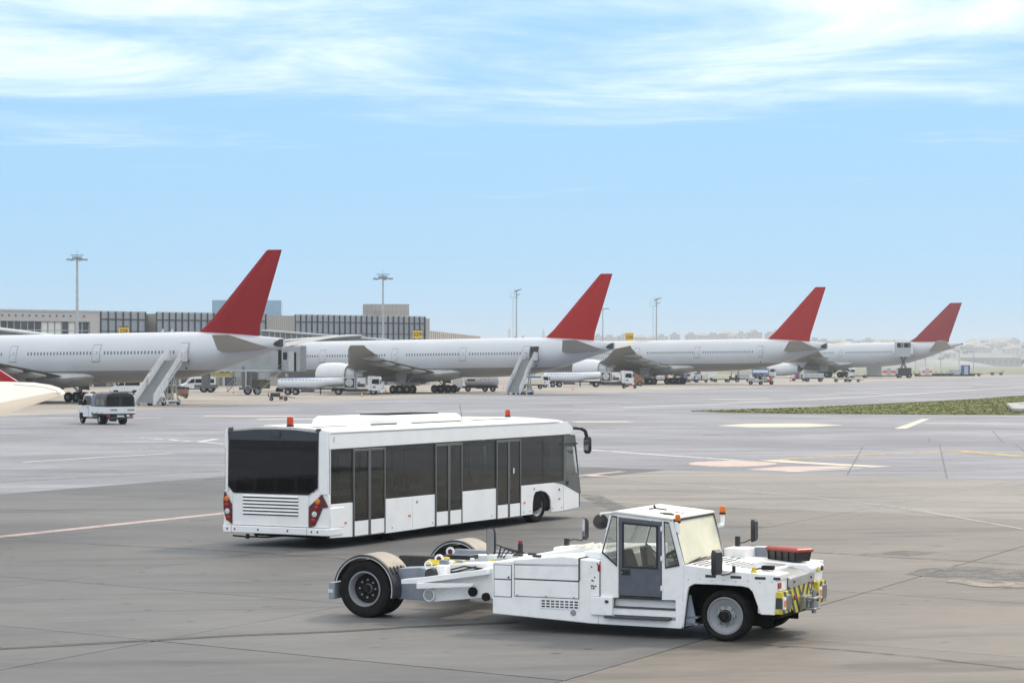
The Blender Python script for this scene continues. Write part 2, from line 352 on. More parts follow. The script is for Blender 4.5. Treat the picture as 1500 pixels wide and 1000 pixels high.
# double red and white edge stripe
a0, a1 = cell(39.75, -10), cell(39.75, 84)
for off, w, ma, z in ((0, .50, LINEW, .005), (.17, .045, REDP, .009), (-.17, .045, REDP, .009), (0.0, .035, REDP, .009)):
    g = MB(); P = [Vector((q.x, q.y, 0)) + Vector((nA.x, nA.y, 0)) * off for q in (a0, a1)]
    strip(g, dens(P, 40), w, z); mark('edge_stripe', g, ma)
g = MB(); strip(g, dens([gp(858, 697), gp(884, 696.5)], 2), 1.3, .013); mark('stop_mark', g, PINK)
def ln(pts, w, ma, z=.006, name='painted_line', n=6):
    g = MB(); P = [gp(*q) for q in pts]; strip(g, dens(P, n), w, z); return mark(name, g, ma)
ln([(849, 657.5), (965, 666), (1089, 674.5)], .45, LINEW); ln([(885, 698), (1060, 715), (1180, 727), (1320, 742.5), (1500, 775)], .12, paint_mat('worn_line_white', (.40, .39, .375), .58), .006)
ln([(1277, 739), (1389, 757)], .10, LINEF, .012)
ln([(912, 596.7), (1040, 592), (1180, 585.6), (1330, 577), (1500, 566.3)], .9, LINEW); ln([(840, 600.8), (915, 600.8)], 1.0, CREAM); ln([(840, 593.7), (910, 593.6)], 1.3, CREAM)
ln([(1355, 619.7), (1500, 620.4)], 1.0, CREAM); ln([(1160, 618.3), (1310, 619.6)], .8, LINEF); ln([(840, 617.8), (924, 617.3)], 2.8, CREAM); ln([(924, 616), (1042, 617)], .8, LINEF)
ln([(875, 628.8), (1052, 623.6)], .45, LINEF)
def poly(pts, ma, z=.006, name='painted_mark'):
    return mark(name, flat([gp(*q) for q in pts], z), ma)
poly([(1050, 623.2), (1095, 620.4), (1180, 620), (1236, 622.6), (1180, 625.4), (1100, 625.6)], CREAM)
poly([(1309.7, 627.6), (1327.8, 627.6), (1361.8, 613.3), (1350.5, 613.3)], CREAM)
def ellipse(cx, cy, rx, ry, ma, z, name='painted_mark', e=1.3):
    pts = [(cx + rx * math.copysign(abs(math.cos(t)) ** e, math.cos(t)), cy + ry * math.sin(t)) for t in [2 * math.pi * k / 28 for k in range(28)]]
    return poly(pts, ma, z, name)
ellipse(1073.5, 679, 70.5, 4.9, LINEF, .006); ellipse(1073.5, 679, 65, 4.3, PINK, .010)
poly([(1092, 687.5), (1150, 683), (1235, 682.5), (1250, 684.5), (1160, 690.5)], PINK, .006); ln([(1148, 691.2), (1200, 689), (1262, 685.6)], .35, LINEW, .010)
ln([(1128, 673.8), (1160, 676.6), (1240, 681), (1292, 683.8)], 1.3, CREAM, .010); ln([(1128, 674.5), (1160, 671.6), (1262, 665.6), (1375, 661.6), (1409, 662), (1450, 664.5), (1500, 669)], .8, LINEY)
ln([(1400, 660), (1430, 663), (1500, 668.6)], 1.1, LINEY, .010)
for q in (((1044, 584.6), (1128, 583.6), 2.2), ((1080, 587.2), (1128, 586.6), 1.2), ((1228, 575.2), (1289, 574.8), 3.0), ((1172, 578), (1228, 577.5), 1.8), ((1355, 567.6), (1423, 567.4), 3.0), ((1445, 563.6), (1500, 562.8), 2.2), ((1422, 562.4), (1445, 563.2), 1.8), ((1462, 561.5), (1500, 561.2), 1.4),
          ((68, 612.3), (109, 612.6), .9), ((188, 612.6), (238, 611.8), .9), ((298, 609), (430, 609.3), 2.2), ((377, 613.9), (465, 613.3), 2.4), ((520, 602), (760, 600.6), .9), ((600, 594.5), (790, 592), .8), ((700, 599), (835, 597), .7), ((560, 590), (700, 587), .6)):
    ln([q[0], q[1]], q[2], CREAM if q[2] > .85 else LINEF)
for q in (((207, 641.3), (216, 641.7)), ((223, 642.2), (238, 643.2)), ((246, 643.2), (262, 645)), ((267, 645.2), (279, 646.2)), ((293, 646.8), (329, 650.2)), ((293, 646.8), (317, 642.6))): ln([q[0], q[1]], .42, LINEW)
ln([(34, 676.6), (100, 672.6), (160, 668.8), (252, 664)], .32, LINEW); ln([(195, 658.5), (249, 653.3)], .3, LINEF); ln([(36, 633), (195, 629), (340, 626)], .4, LINEF)
ln([(0, 645), (120, 640), (330, 634)], .3, LINEF); ln([(1225, 695), (1240, 694.3)], .2, LINEF)
# rubber, tar and saw-cut joints
ln([(-40, 953), (0, 950), (110, 944), (213, 938), (340, 930.5), (497, 924.5), (600, 918), (760, 911)], .22, RUBM, .006, 'rubber_mark', 10)
ln([(1060, 939), (1130, 944), (1230, 951), (1340, 961), (1500, 979.5)], .16, OLDR, .006, 'rubber_mark', 10)
ln([(1160, 806), (1189, 808), (1290, 815), (1400, 821), (1520, 828)], .16, OLDR, .006, 'rubber_mark', 10)
ln([(0, 791), (80, 794), (180, 799), (330, 806), (497, 817)], .18, OLDR, .006, 'rubber_mark', 8)
ln([(857, 724), (866, 726), (880, 733), (892, 739), (915, 749)], .75, OLDR, .006, 'tar_patch', 3)
ln([(300, 702.4), (470, 694), (700, 684), (851, 681)], .3, RUBM, .006, 'tar_patch', 3)
poly([(1325, 841), (1350, 832), (1420, 829), (1510, 834), (1510, 855), (1430, 850)], OLDR, .006, 'dark_stain')
poly([(1385, 852), (1400, 848), (1500, 853), (1510, 861), (1440, 860)], paint_mat('pale_concrete_patch', (.24, .205, .17), .55), .010, 'pale_stain')
poly([(1250, 812), (1320, 806), (1380, 809), (1330, 814)], OLDR, .006, 'dark_stain')
for q in (((1264.6, 653), (1241, 695.5)), ((1376, 650), (1387.5, 701)), ((1361, 641), (1360.5, 649)), ((1454, 631), (1470, 649)), ((1487, 650), (1502, 662))): ln([q[0], q[1]], .06 if q[1][1] > 690 else .07, TAR, .014, 'joint_sealant', 3)
ln([(0, 706), (130, 699), (320, 690)], .3, OLDR, .006, 'rubber_mark', 3); pass
ln([(1030, 637), (1120, 637.6), (1180, 637.4)], .7, OLDR, .006, 'rubber_mark', 3)

# ------------------------------------------------------------------ grass island with drain
edge_b = [(1012, 602.4), (1060, 604), (1160, 605.6), (1300, 606.6), (1400, 607.2), (1560, 608)]
edge_t = [(1560, 577), (1500, 579.6), (1430, 584.5), (1350, 589), (1250, 594), (1160, 598), (1080, 600.2), (1030, 601.4)]
pts = [gp(*q) for q in edge_b] + [gp(*q) for q in edge_t]
SOIL = mat('island_soil', (.13, .135, .055), .95, var=.4, vscale=.4)
isl = MB(); isl.prism([(q.x, q.y) for q in pts], -.1, .05, 'z'); io = isl.build('grass_island', SOIL); io['kind'] = 'structure'
def inside(x, y, P):
    c = False; j = len(P) - 1
    for i in range(len(P)):
        if (P[i].y > y) != (P[j].y > y) and x < (P[j].x - P[i].x) * (y - P[i].y) / (P[j].y - P[i].y) + P[i].x: c = not c
        j = i
    return c
def grass_mat(name, a, b_):
    m = mat(name, a, .8)
    n, l = m.node_tree.nodes, m.node_tree.links; b = n['Principled BSDF']
    g = n.new('ShaderNodeNewGeometry'); t = n.new('ShaderNodeTexNoise'); t.inputs['Scale'].default_value = .25; t.inputs['Detail'].default_value = 6; l.new(g.outputs['Position'], t.inputs['Vector'])
    r = n.new('ShaderNodeMapRange'); r.inputs['From Min'].default_value = .38; r.inputs['From Max'].default_value = .62; l.new(t.outputs[0], r.inputs['Value'])
    x = n.new('ShaderNodeMix'); x.data_type = 'RGBA'; x.inputs[6].default_value = (*a, 1); x.inputs[7].default_value = (*b_, 1); l.new(r.outputs[0], x.inputs[0]); l.new(x.outputs[2], b.inputs['Base Color']); return m
GRASS = grass_mat('grass_blades', (.17, .195, .055), (.235, .225, .09))
gm = MB(); rg = random.Random(3); xs = [q.x for q in pts]; ys = [q.y for q in pts]; cnt = 0
while cnt < 42000:
    x = rg.uniform(min(xs), max(xs)); y = min(ys) + (max(ys) - min(ys)) * rg.random() ** 1.3
    if not inside(x, y, pts): continue
    cnt += 1; hgt = rg.uniform(.02, .07) * (1 + .5 * math.sin(x * .7) * math.sin(y * .4)); a = rg.uniform(0, 3.14); w = rg.uniform(.12, .3)
    ca, sa = math.cos(a) * w, math.sin(a) * w; lx, ly = rg.uniform(-.15, .15), rg.uniform(-.15, .15)
    gm.v += [(x - ca, y - sa, .045), (x + ca, y + sa, .045), (x + lx, y + ly, .045 + hgt)]; k = len(gm.v); gm.f.append((k - 3, k - 2, k - 1))
go = gm.build('grass', GRASS, fix=False, kind='stuff'); tag(go, 'rough green grass growing on the tapered island beside the taxiway', 'grass')
dr = MB(); dq = [gp(1474, 594, .15), gp(1484, 602, .15), gp(1530, 603, .15), gp(1530, 591.5, .15), gp(1500, 592, .15)]
dr.prism([(q.x, q.y) for q in dq], .1, .42, 'z'); do = dr.build('drain_cover', mat('pale_drain_concrete', (.34, .34, .34), .8, var=.2, vscale=2), bevel=.03)
tag(do, 'pale concrete drain slab set in the grass island at the right edge', 'drain')
for k in range(5):
    m = MB(); c0 = gp(1480 + k * 9, 594.5, .15); m.box(-.35, .35, -4, 4, 0, .05); m.build('drain_slat', mat('drain_grey', (.33, .34, .35), .7, var=.2), do, loc=(c0.x + 1, c0.y - 5, .42))
# ------------------------------------------------------------------ wheels
WC = {}
def wheel_meshes(r, w, rimr, style='truck', rimmat=None):
    k = (r, w, rimr, style, rimmat.name if rimmat else '')
    if k in WC: return WC[k]
    t = MB(); sh = min(.05, w * .18)
    prof = [(rimr, -w / 2 + .03), (rimr + (r - rimr) * .45, -w / 2 - .008), (r - sh * .9, -w / 2), (r - sh * .25, -w / 2 + sh * .5), (r, -w / 2 + sh * 1.1)]
    ng = 3
    for q in range(ng):
        c = -w / 2 + w * (q + 1) / (ng + 1); prof += [(r, c - .012), (r - .018, c - .006), (r - .018, c + .006), (r, c + .012)]
    prof += [(r, w / 2 - sh * 1.1), (r - sh * .25, w / 2 - sh * .5), (r - sh * .9, w / 2), (rimr + (r - rimr) * .45, w / 2 + .008), (rimr, w / 2 - .03)]
    t.lathe(prof, (0, 0, 0), n=56); tm = t.mesh('tyre', RUBBER, True, True, 40)
    m = MB(); o = -w / 2
    dish = .035 if style == 'front' else (.15 if style == 'deep' else .05)
    m.lathe([(rimr + .004, o + .045), (rimr + .006, o + .012), (rimr - .012, o + .008), (rimr - .03, o + .03), (rimr - .05, o + dish), (rimr * (.8 if style == 'deep' else .55), o + dish + .03), (rimr * .30, o + dish + (.0 if style == 'front' else .03)), (rimr * .26, o + dish - .03), (0.001, o + dish - .035)], (0, 0, 0), n=40)
    nb = 8 if style != 'bus' else 10
    for q in range(nb):
        a = 2 * math.pi * q / nb; m.cyl((rimr * .5 * math.cos(a), o + dish + .03, rimr * .5 * math.sin(a)), (rimr * .5 * math.cos(a), o + dish - .018, rimr * .5 * math.sin(a)), .021, n=6)
    m.lathe([(rimr - .02, -o - .03), (rimr - .05, .02), (.001, .02)], (0, 0, 0), n=24)
    rm = m.mesh('rim', rimmat or RIMG, True, True, 35)
    h = MB(); hk = 3.25 if style == 'deep' else 1.35; h.lathe([(rimr * .25 * hk, o + dish + .045), (rimr * .25 * hk, o + dish - (.01 if style == 'deep' else .045)), (rimr * .25, o + dish + .02), (rimr * .25, o + dish - .05), (rimr * .2, o + dish - .075), (.001, o + dish - .08)], (0, 0, 0), n=20); hm = h.mesh('hub', DARK, True)
    hol = None
    if style == 'bus':
        hh = MB()
        for q in range(10):
            a = 2 * math.pi * (q + .5) / 10; c = rimr * .68; hh.cyl((c * math.cos(a), o + dish + .012, c * math.sin(a)), (c * math.cos(a), o + dish - .004 + .01, c * math.sin(a)), .024, n=8)
        hol = hh.mesh('vent_hole', SEAM)
    WC[k] = (tm, rm, hm, hol); return WC[k]
def wheel(parent, x, y, z, r, w, rimr, style='truck', side=-1, steer=0.0, rimmat=None, hub=True):
    tm, rm, hm, hol = wheel_meshes(r, w, rimr, style, rimmat)
    o = inst('wheel', tm, parent, (x, y, z), (0, random.uniform(0, 3), steer + (math.pi if side > 0 else 0)))
    inst('rim', rm, o)
    if hub: inst('hub', hm, o)
    if hol: inst('vent_hole', hol, o)['kind'] = 'stuff'
    return o

# ------------------------------------------------------------------ airport bus (local: x forward from rear face, y to its left, z up)
bus = thing('airport_bus', 'long white airport apron bus with dark windows and three double doors, behind the white tractor', 'bus', (-4.559, 58.23, 0), math.pi / 2 - .495)
BW, BL_ = 3.2, 14.0
def side_panel(poly, y, th=.05, name='side_panel', m=WHITE, bevel=.008):
    mb = MB(); mb.prism(poly, y, y + th, 'y'); return mb.build(name, m, bus, bevel=bevel)
zb, zm, zt, zr = .26, 1.12, 2.50, 2.90
g = .006
# right-hand lower panels
side_panel([(.05, zb + .02), (1.08 - g, zb - .01), (1.08 - g, zm), (.0, zm), (.0, .62)], 0)
side_panel([(2.66, zb - .03), (4.05 - g, zb - .02), (4.05 - g, zm), (2.66, zm)], 0); side_panel([(4.05 + g, zb - .02), (5.22, zb), (5.22, zm), (4.05 + g, zm)], 0)
side_panel([(6.71, zb), (8.65, zb), (8.65, zm), (6.71, zm)], 0)
side_panel([(10.13, zb), (10.86, zb), (10.88, .60), (10.94, .80), (11.05, .905), (11.4, .925), (11.72, .86), (11.93, .74), (12.02, .6), (12.05, zb), (12.82, zb), (12.82, 1.04), (12.24, zm), (10.13, zm)], 0)
side_panel([(12.85, zb), (13.86, .31), (13.93, .70), (12.85, 1.03)], 0, name='driver_door_panel')
# left side
mb = MB(); mb.prism([(0, .33), (10.86, zb), (10.9, .7), (11.05, .905), (11.75, .9), (12.02, .6), (12.05, zb), (13.9, .31), (13.93, .9), (13.9, zm), (0, zm)], BW - .05, BW, 'y'); mb.build('side_panel', WHITE, bus, bevel=.008)
# cantrails and pillars
for y in (0, BW - .05):
    mb = MB(); mb.prism([(0, zt), (13.60, zt + .03), (13.45, 2.72), (13.1, zr), (0, zr)], y, y + .05, 'y'); mb.build('cantrail', WHITE, bus, bevel=.008)
# roof
mb = MB(); prof = [(0, zr - .005), (.10, 2.965), (.35, 3.0), (1.0, 3.035), (1.6, 3.05), (2.2, 3.035), (2.85, 3.0), (3.1, 2.965), (3.2, zr - .005)]
rings = []
for x, dz, ins in ((0.0, 0, 0), (12.4, 0, 0), (12.95, -.03, .02), (13.25, -.12, .05), (13.45, -.30, .1), (13.55, -.40, .12)):
    rings.append([(x, ins + yy * (BW - 2 * ins) / BW, max(zz + dz, 2.5)) for yy, zz in prof] + [(x, BW - ins, min(zr - .02, zr + dz) if dz else zr - .03), (x, ins, min(zr - .02, zr + dz) if dz else zr - .03)])
mb.loft(rings); mb.build('roof', ROOFW, bus, smooth=True)
mb = MB(); mb.box(.05, 12.6, -.012, .03, 2.905, 2.93); mb.build('gutter', WHITE, bus)
# windows with black frit borders, doors
def win(x0, x1, z0, z1, y=0.0, name='window', poly=None):
    global TINT
    mb = MB(); P = poly or [(x0, z0), (x1, z0), (x1, z1), (x0, z1)]; yy = .012 if y == 0 else BW - .03
    mb.prism(P, yy, yy + .012, 'y'); o = mb.build(name, TINT, bus)
    if not poly:
        f = MB()
        for a in ((x0, x1, z0, z0 + .2), (x0, x1, z1 - .1, z1), (x0, x0 + .1, z0 + .2, z1 - .1), (x1 - .1, x1, z0 + .2, z1 - .1)): f.box(a[0], a[1], yy + .014, yy + .022, a[2], a[3])
        f.build('frame', BLACK, o)
    return o
for a, b in ((.02, 1.07), (2.67, 5.21), (6.72, 8.64), (10.14, 11.5), (11.52, 12.82)): win(a, b, zm + .005, zt - .005)
for a, b in ((.02, 2.6), (2.64, 5.2), (5.24, 7.8), (7.84, 10.4), (10.44, 12.8)): win(a, b, zm + .005, zt - .005, 1)
win(0, 0, 0, 0, 1, poly=[(12.84, zm), (13.9, zm), (13.56, 2.5), (12.84, 2.5)])
TINT0 = TINT; TINT = CLEAR
win(0, 0, 0, 0, 0, 'driver_window', poly=[(12.99, 1.38), (13.80, 1.36), (13.62, 2.13), (12.99, 2.17)])
TINT = TINT0
mb = MB()
for P in ([(12.24, 1.125), (12.84, 1.045), (13.93, .705), (13.83, 1.35), (12.98, 1.37), (12.84, 1.37), (12.84, 1.15)], [(12.84, 1.37), (12.98, 1.37), (12.98, 2.5), (12.84, 2.5)], [(13.63, 2.12), (13.83, 1.35), (13.93, .71), (13.985, .72), (13.60, 2.5), (13.5, 2.5)], [(12.98, 2.18), (13.62, 2.14), (13.5, 2.5), (12.98, 2.5)]): mb.prism(P, -.004, .03, 'y')
dd = mb.build('driver_door_surround', BRONZE, bus)
mb = MB(); mb.box(12.66, 13.72, -.03, .0, 2.22, 2.26); mb.box(13.02, 13.13, -.03, 0, 1.03, 1.13); mb.build('handle', BLACK, dd)
def leaf(x0, x1):
    z0, z1 = .24, 2.47
    mb = MB(); w = .055
    for a in ((x0, x0 + w, z0, z1), (x1 - w, x1, z0, z1), (x0 + w, x1 - w, z1 - .06, z1), (x0 + w, x1 - w, z0, z0 + .03)): mb.box(a[0], a[1], -.022, .03, a[2], a[3])
    d = mb.build('door', BRONZE, bus, bevel=.006)
    mb = MB(); mb.box(x0 + w, x1 - w, -.004, .01, .66, z1 - .06); mb.build('glass', TINT, d)
    mb = MB(); mb.box(x0 + w + .003, x1 - w - .003, -.012, .022, z0 + .03, .635); mb.build('panel', WHITE, d)
    mb = MB(); mb.box(x0 + w, x1 - w, .012, .02, .66, .82); mb.box(x0 + w, x0 + w + .05, .012, .02, .82, z1 - .1); mb.box(x1 - w - .05, x1 - w, .012, .02, .82, z1 - .1); mb.build('border', BLACK, d)
for a, b in ((1.09, 2.65), (5.23, 6.70), (8.66, 10.12)): leaf(a, (a + b) / 2 - .004); leaf((a + b) / 2 + .004, b)
mb = MB(); mb.box(9.62, 9.70, -.026, -.0225, 1.50, 1.66); mb.build('sticker', CLEARL, bus)
# rear face
mb = MB(); mb.prism([(.30, 1.33), (.58, 1.33), (.62, .53), (2.90, .53), (2.94, 1.33), (3.17, 1.38), (3.17, 2.95), (2.2, 3.03), (1.6, 3.045), (1.0, 3.03), (.03, 2.95), (.03, 1.36)], -.0, .06, 'x'); mb.build('rear_panel', WHITE, bus, bevel=.01)
for yy, wd in ((0.0, .29), (3.2, .13)): # corner posts, rounded
    s_ = 1 if yy == 0 else -1
    mb = MB(); mb.prism([(-.0 + .06, yy), (-.03, yy + s_ * .05), (-.045, yy + s_ * wd * .55), (-.045, yy + s_ * wd), (.06, yy + s_ * wd)], 1.36, 2.95, 'z'); mb.build('corner_post', WHITE, bus, smooth=True, bevel=.01)
mb = MB(); rw = [(.62, 1.345), (2.90, 1.345), (3.07, 1.52), (3.04, 2.90), (2.2, 2.95), (1.6, 2.965), (1.0, 2.95), (.32, 2.90), (.34, 1.52)]
mb.prism(rw, -.035, -.02, 'x'); rwin = mb.build('rear_window', SMOKE, bus)
mb = MB(); mb.prism([(.32, 2.70), (3.04, 2.70), (3.04, 2.91), (2.2, 2.975), (1.6, 2.985), (1.0, 2.975), (.32, 2.91)], -.055, -.037, 'x'); mb.box(-.09, -.05, 1.45, 1.68, 2.80, 2.93); mb.build('top_trim', GREYP if False else mat('rear_trim_dark', (.045, .045, .055), .35), rwin, bevel=.004)
mb = MB()
for q in range(4): mb.box(-.019, -.012, .45 + q * .62, .95 + q * .62, 1.42, 1.75)
mb.box(-.019, -.012, .40, 3.0, 2.45, 2.69); mb.build('frit_border', BLACK, rwin)
mb = MB(); mb.prism([(.0, .53), (.60, .53), (.60, 1.345), (.30, 1.40), (.0, 1.36)], -.012, .05, 'x'); mb.build('corner_panel', WHITE, bus, bevel=.008)
mb = MB(); mb.prism([(2.94, .53), (3.2, .53), (3.2, 1.40), (2.94, 1.36)], -.012, .05, 'x'); mb.build('corner_panel', WHITE, bus, bevel=.008)
mb = MB(); mb.box(-.03, -.001, .62, 2.92, .535, 1.325); hatch = mb.build('engine_hatch', WHITE, bus, bevel=.006)
for q in range(6):
    zz = .80 + q * .087; mb = MB(); mb.box(-.044, -.030, .92, 2.60, zz, zz + .022); mb.box(-.050, -.030, .92, 2.60, zz + .022, zz + .034); mb.build('louvre', SEAM if q >= 0 else WHITE, hatch)
for q in range(6):
    zz = .80 + q * .087; mb = MB(); mb.hexa([(-.060, .92, zz + .034), (-.030, .92, zz + .028), (-.030, 2.6, zz + .028), (-.060, 2.6, zz + .034), (-.034, .92, zz + .07), (-.030, .92, zz + .072), (-.030, 2.6, zz + .072), (-.034, 2.6, zz + .07)]); mb.build('louvre_blade', WHITE, hatch)
for s_, pl in ((0, [(.59, 1.06), (.21, 1.37), (.06, 1.12), (.03, 1.06), (.20, 1.03), (.30, .80), (.42, .58), (.59, .525)]), (1, None)):
    P = pl if pl else [(3.2 - a, b) for a, b in [(.25, 1.05), (.02, 1.38), (-.0, 1.2), (-.01, 1.1), (.0, .9), (.06, .7), (.22, .56), (.25, .56)]]
    mb = MB(); mb.prism(P, -.05, .0, 'x'); lp = mb.build('lamp_panel', MAROON, bus, bevel=.008)
    for k, (zz, mm) in enumerate(((1.19, AMBER), (1.02, REDL), (.87, CLEARL), (.70, REDL))):
        yy = (.32, .36, .42, .46)[k] if not s_ else 3.2 - (.10, .10, .12, .15)[k]
        mb = MB(); mb.lathe([(.075, 0), (.07, -.02), (.04, -.03), (.001, -.033)], (-.05, yy, zz), 'x', 20); mb.build('tail_lamp', mm, lp, smooth=True)
mb = MB(); mb.prism([(-.10, .02), (-.10, 3.18), (.0, 3.25), (.5, 3.2), (.5, 3.15), (.06, 3.1), (.06, .1), (.6, .05), (.6, -.02), (.0, -.04)], .335, .52, 'z'); bp_ = mb.build('rear_bumper', WHITE, bus, bevel=.02)
mb = MB(); mb.prism([(.0, -.03), (.66, -.02), (.66, .03), (.0, .03)], .52, 1.03, 'z'); mb.build('corner_skirt', WHITE, bus, bevel=.012)
mb = MB(); mb.prism([(.0, 3.17), (.66, 3.17), (.66, 3.23), (.0, 3.23)], .52, 1.12, 'z'); mb.build('corner_skirt', WHITE, bus, bevel=.012)
for yy, mm in ((.30, SEAM), (.48, REDL), (2.82, REDL), (3.05, SEAM), (1.2, SEAM), (2.1, SEAM)):
    mb = MB(); mb.lathe([(.028, 0), (.02, -.012), (.001, -.014)], (-.10, yy, .43), 'x', 12); mb.build('reflector', mm, bp_)
for yy in (.62, 2.92):
    mb = MB(); mb.box(-.102, -.09, yy - .004, yy + .004, .335, .52); mb.build('seam', SEAM, bp_)
for x in (.73, 3.88, 10.35, 12.55):
    mb = MB(); mb.box(x - .055, x + .055, -.012, .0, .60, .65); mb.build('side_marker', AMBER, bus)
for x, zz in ((4.27, .97), (10.95, 1.0), (12.55, .90)):
    mb = MB(); mb.lathe([(.045, 0), (.04, -.012), (.001, -.015)], (x, 0, zz), 'y', 12); mb.build('side_repeater', ORED if x < 12.6 and zz < .95 else STEEL, bus)
for x in (3.0, 5.1, 8.4, 10.3, 10.7, 12.7, 12.1):
    mb = MB(); mb.lathe([(.022, 0), (.018, -.006), (.001, -.008)], (x, 0, .36), 'y', 8); mb.build('jack_cap', SEAM, bus)
# tow hook, underbody, wheels
mb = MB(); mb.tube([(.1, 1.35, .30), (.05, 1.9, .24), (-.05, 2.5, .24), (-.12, 2.85, .26)], .022); mb.tube([(-.05, 2.45, .19), (-.05, 2.45, .31)], .05); mb.tube([(.0, 2.2, .24), (-.04, 2.2, .32)], .03); mb.build('tow_hook', DARK, bus)
mb = MB(); mb.box(.15, 13.6, .12, BW - .12, .34, .42); mb.box(.6, 3.0, .5, 2.7, .22, .34); mb.box(4.6, 9.8, .7, 2.5, .24, .34); mb.build('floor', DARK, bus)
for ya, yb in ((.06, .62), (BW - .62, BW - .06)): mb = MB(); mb.box(10.84, 12.07, ya, yb, .42, .98); mb.build('wheel_housing', DARK, bus)
for xa in (3.62, 11.42): mb = MB(); mb.cyl((xa, .3, .46), (xa, 2.9, .46), .09); mb.build('axle', DARK, bus)
wheel(bus, 3.62, .42, .47, .47, .28, .29, 'bus', -1); wheel(bus, 3.62, .78, .47, .47, .28, .29, 'bus', -1); wheel(bus, 3.62, BW - .42, .47, .47, .28, .29, 'bus', 1)
wheel(bus, 11.30, .22, .47, .47, .28, .29, 'bus', -1, R(-7)); wheel(bus, 11.30, BW - .22, .47, .47, .28, .29, 'bus', 1, R(-7))
mb = MB()
for q in range(4): mb.prism([(11.70 + .1 * q, .3), (11.74 + .1 * q, .3), (11.74 + .1 * q, .8), (11.70 + .1 * q, .8)], .08, .5, 'y')
mb.build('mudflap', DARK, bus)
# front end: windscreen, front panel
mb = MB(); mb.loft([[(13.93, .05, .75), (13.93, 3.15, .75), (13.88, 3.15, .75), (13.88, .05, .75)], [(13.56, .12, 2.5), (13.56, 3.08, 2.5), (13.51, 3.08, 2.5), (13.51, .12, 2.5)]]); mb.build('windscreen', TINT, bus)
mb = MB(); mb.loft([[(13.86, .0, .3), (14.0, .4, .3), (14.0, 2.8, .3), (13.86, 3.2, .3), (13.7, 3.15, .3), (13.7, .05, .3)], [(13.95, .0, .74), (14.05, .4, .74), (14.05, 2.8, .74), (13.95, 3.2, .74), (13.8, 3.15, .74), (13.8, .05, .74)]]); mb.build('front_panel', WHITE, bus, bevel=.02)
mb = MB(); mb.box(13.86, 13.9, -.01, .02, .33, .72); mb.build('seam', SEAM, bus)
mb = MB(); mb.tube([(13.35, .12, 2.70), (13.6, -.02, 2.71), (13.75, -.12, 2.69), (13.88, -.20, 2.62), (13.92, -.24, 2.42)], .055, 10); arm = mb.build('mirror_arm', BLACK, bus, smooth=True)
mb = MB(); mb.lathe([(.001, .0), (.10, .02), (.15, .12), (.15, .50), (.12, .60), (.001, .64)], (0, 0, 0), 'z', 16); mh = mb.build('mirror_head', BLACK, bus, smooth=True, loc=(13.92, -.26, 1.92)); mh.scale = (.65, .85, .85)
mb = MB(); mb.prism([(-.09, .12), (.09, .12), (.10, .5), (-.10, .5)], -.155, -.145, 'x'); mb.build('mirror', CHROME, mh)
mb = MB(); mb.tube([(13.35, 3.1, 2.70), (13.8, 3.25, 2.66), (14.0, 3.35, 2.5)], .05, 8); mb.build('mirror_arm', BLACK, bus, smooth=True)
# roof kit
def unit(x0, x1, y0, y1, z0, z1, name='air_conditioner'):
    mb = MB(); c = .16
    rr = []
    for x, s_, zz in ((x0, .22, z0), (x0 + .04, .12, z0 + (z1 - z0) * .55), (x0 + .30, 0, z1), (x1 - .30, 0, z1), (x1 - .04, .12, z0 + (z1 - z0) * .55), (x1, .22, z0)):
        rr.append([(x, y0 + s_, z0), (x, y0 + s_, max(z0 + .005, zz - .08)), (x, y0 + s_ + .14, zz + .001), (x, y1 - s_ - .14, zz + .001), (x, y1 - s_, max(z0 + .005, zz - .08)), (x, y1 - s_, z0)])
    mb.loft(rr); return mb.build(name, WHITE, bus, smooth=True)
ac = unit(2.7, 8.2, .72, 2.45, 3.0, 3.25)
mb = MB(); mb.box(4.6, 5.9, 1.1, 2.0, 3.252, 3.28); mb.box(6.1, 7.3, 1.1, 2.0, 3.252, 3.28); mb.build('fan_grille', DARK, ac)
mb = MB(); mb.box(3.1, 4.4, .70, .74, 3.02, 3.05); mb.box(5.2, 7.9, .70, .72, 3.02, 3.04); mb.build('seam', SEAM, ac)
mb = MB(); mb.box(8.9, 11.2, .8, 2.4, 3.035, 3.075); mb.build('roof_hatch', ROOFW, bus, bevel=.02)
mb = MB(); mb.box(.6, 2.2, .8, 2.4, 3.035, 3.06); mb.build('roof_hatch', ROOFW, bus, bevel=.015)
def beacon(parent, x, y, z, s=1.0, lens=ORED):
    mb = MB(); mb.lathe([(.085 * s, 0), (.085 * s, .05 * s), (.001, .055 * s)], (0, 0, 0), 'z', 16); b = mb.build('beacon', BLACK, parent, loc=(x, y, z))
    mb = MB(); mb.lathe([(.075 * s, .055 * s), (.078 * s, .10 * s), (.07 * s, .21 * s), (.05 * s, .225 * s), (.001, .23 * s)], (0, 0, 0), 'z', 16); mb.build('lens', lens, b, smooth=True); return b
beacon(bus, .25, 1.35, 3.04, 1.15); beacon(bus, 11.0, .9, 3.07, 1.0)
for y in (.33, 3.0): mb = MB(); mb.prism([(-.06, 2.93), (.06, 2.93), (.03, 3.02), (-.03, 3.0)], y - .06, y + .06, 'y'); mb.build('top_marker_lamp', BLACK, bus)
mb = MB()
for b_ in ((.16, .24, 2.66, 2.675), (.16, .24, 2.79, 2.805), (.16, .172, 2.675, 2.79), (.228, .24, 2.675, 2.79), (.185, .215, 2.70, 2.765)): mb.box(b_[0], b_[1], -.004, -.001, b_[2], b_[3])
mb.build('emblem', mat('faint_grey_print', (.55, .55, .55), .5), bus)
mb = MB(); mb.cyl((7.6, .5, 3.03), (7.45, .5, 3.5), .006); mb.build('antenna', BLACK, bus)
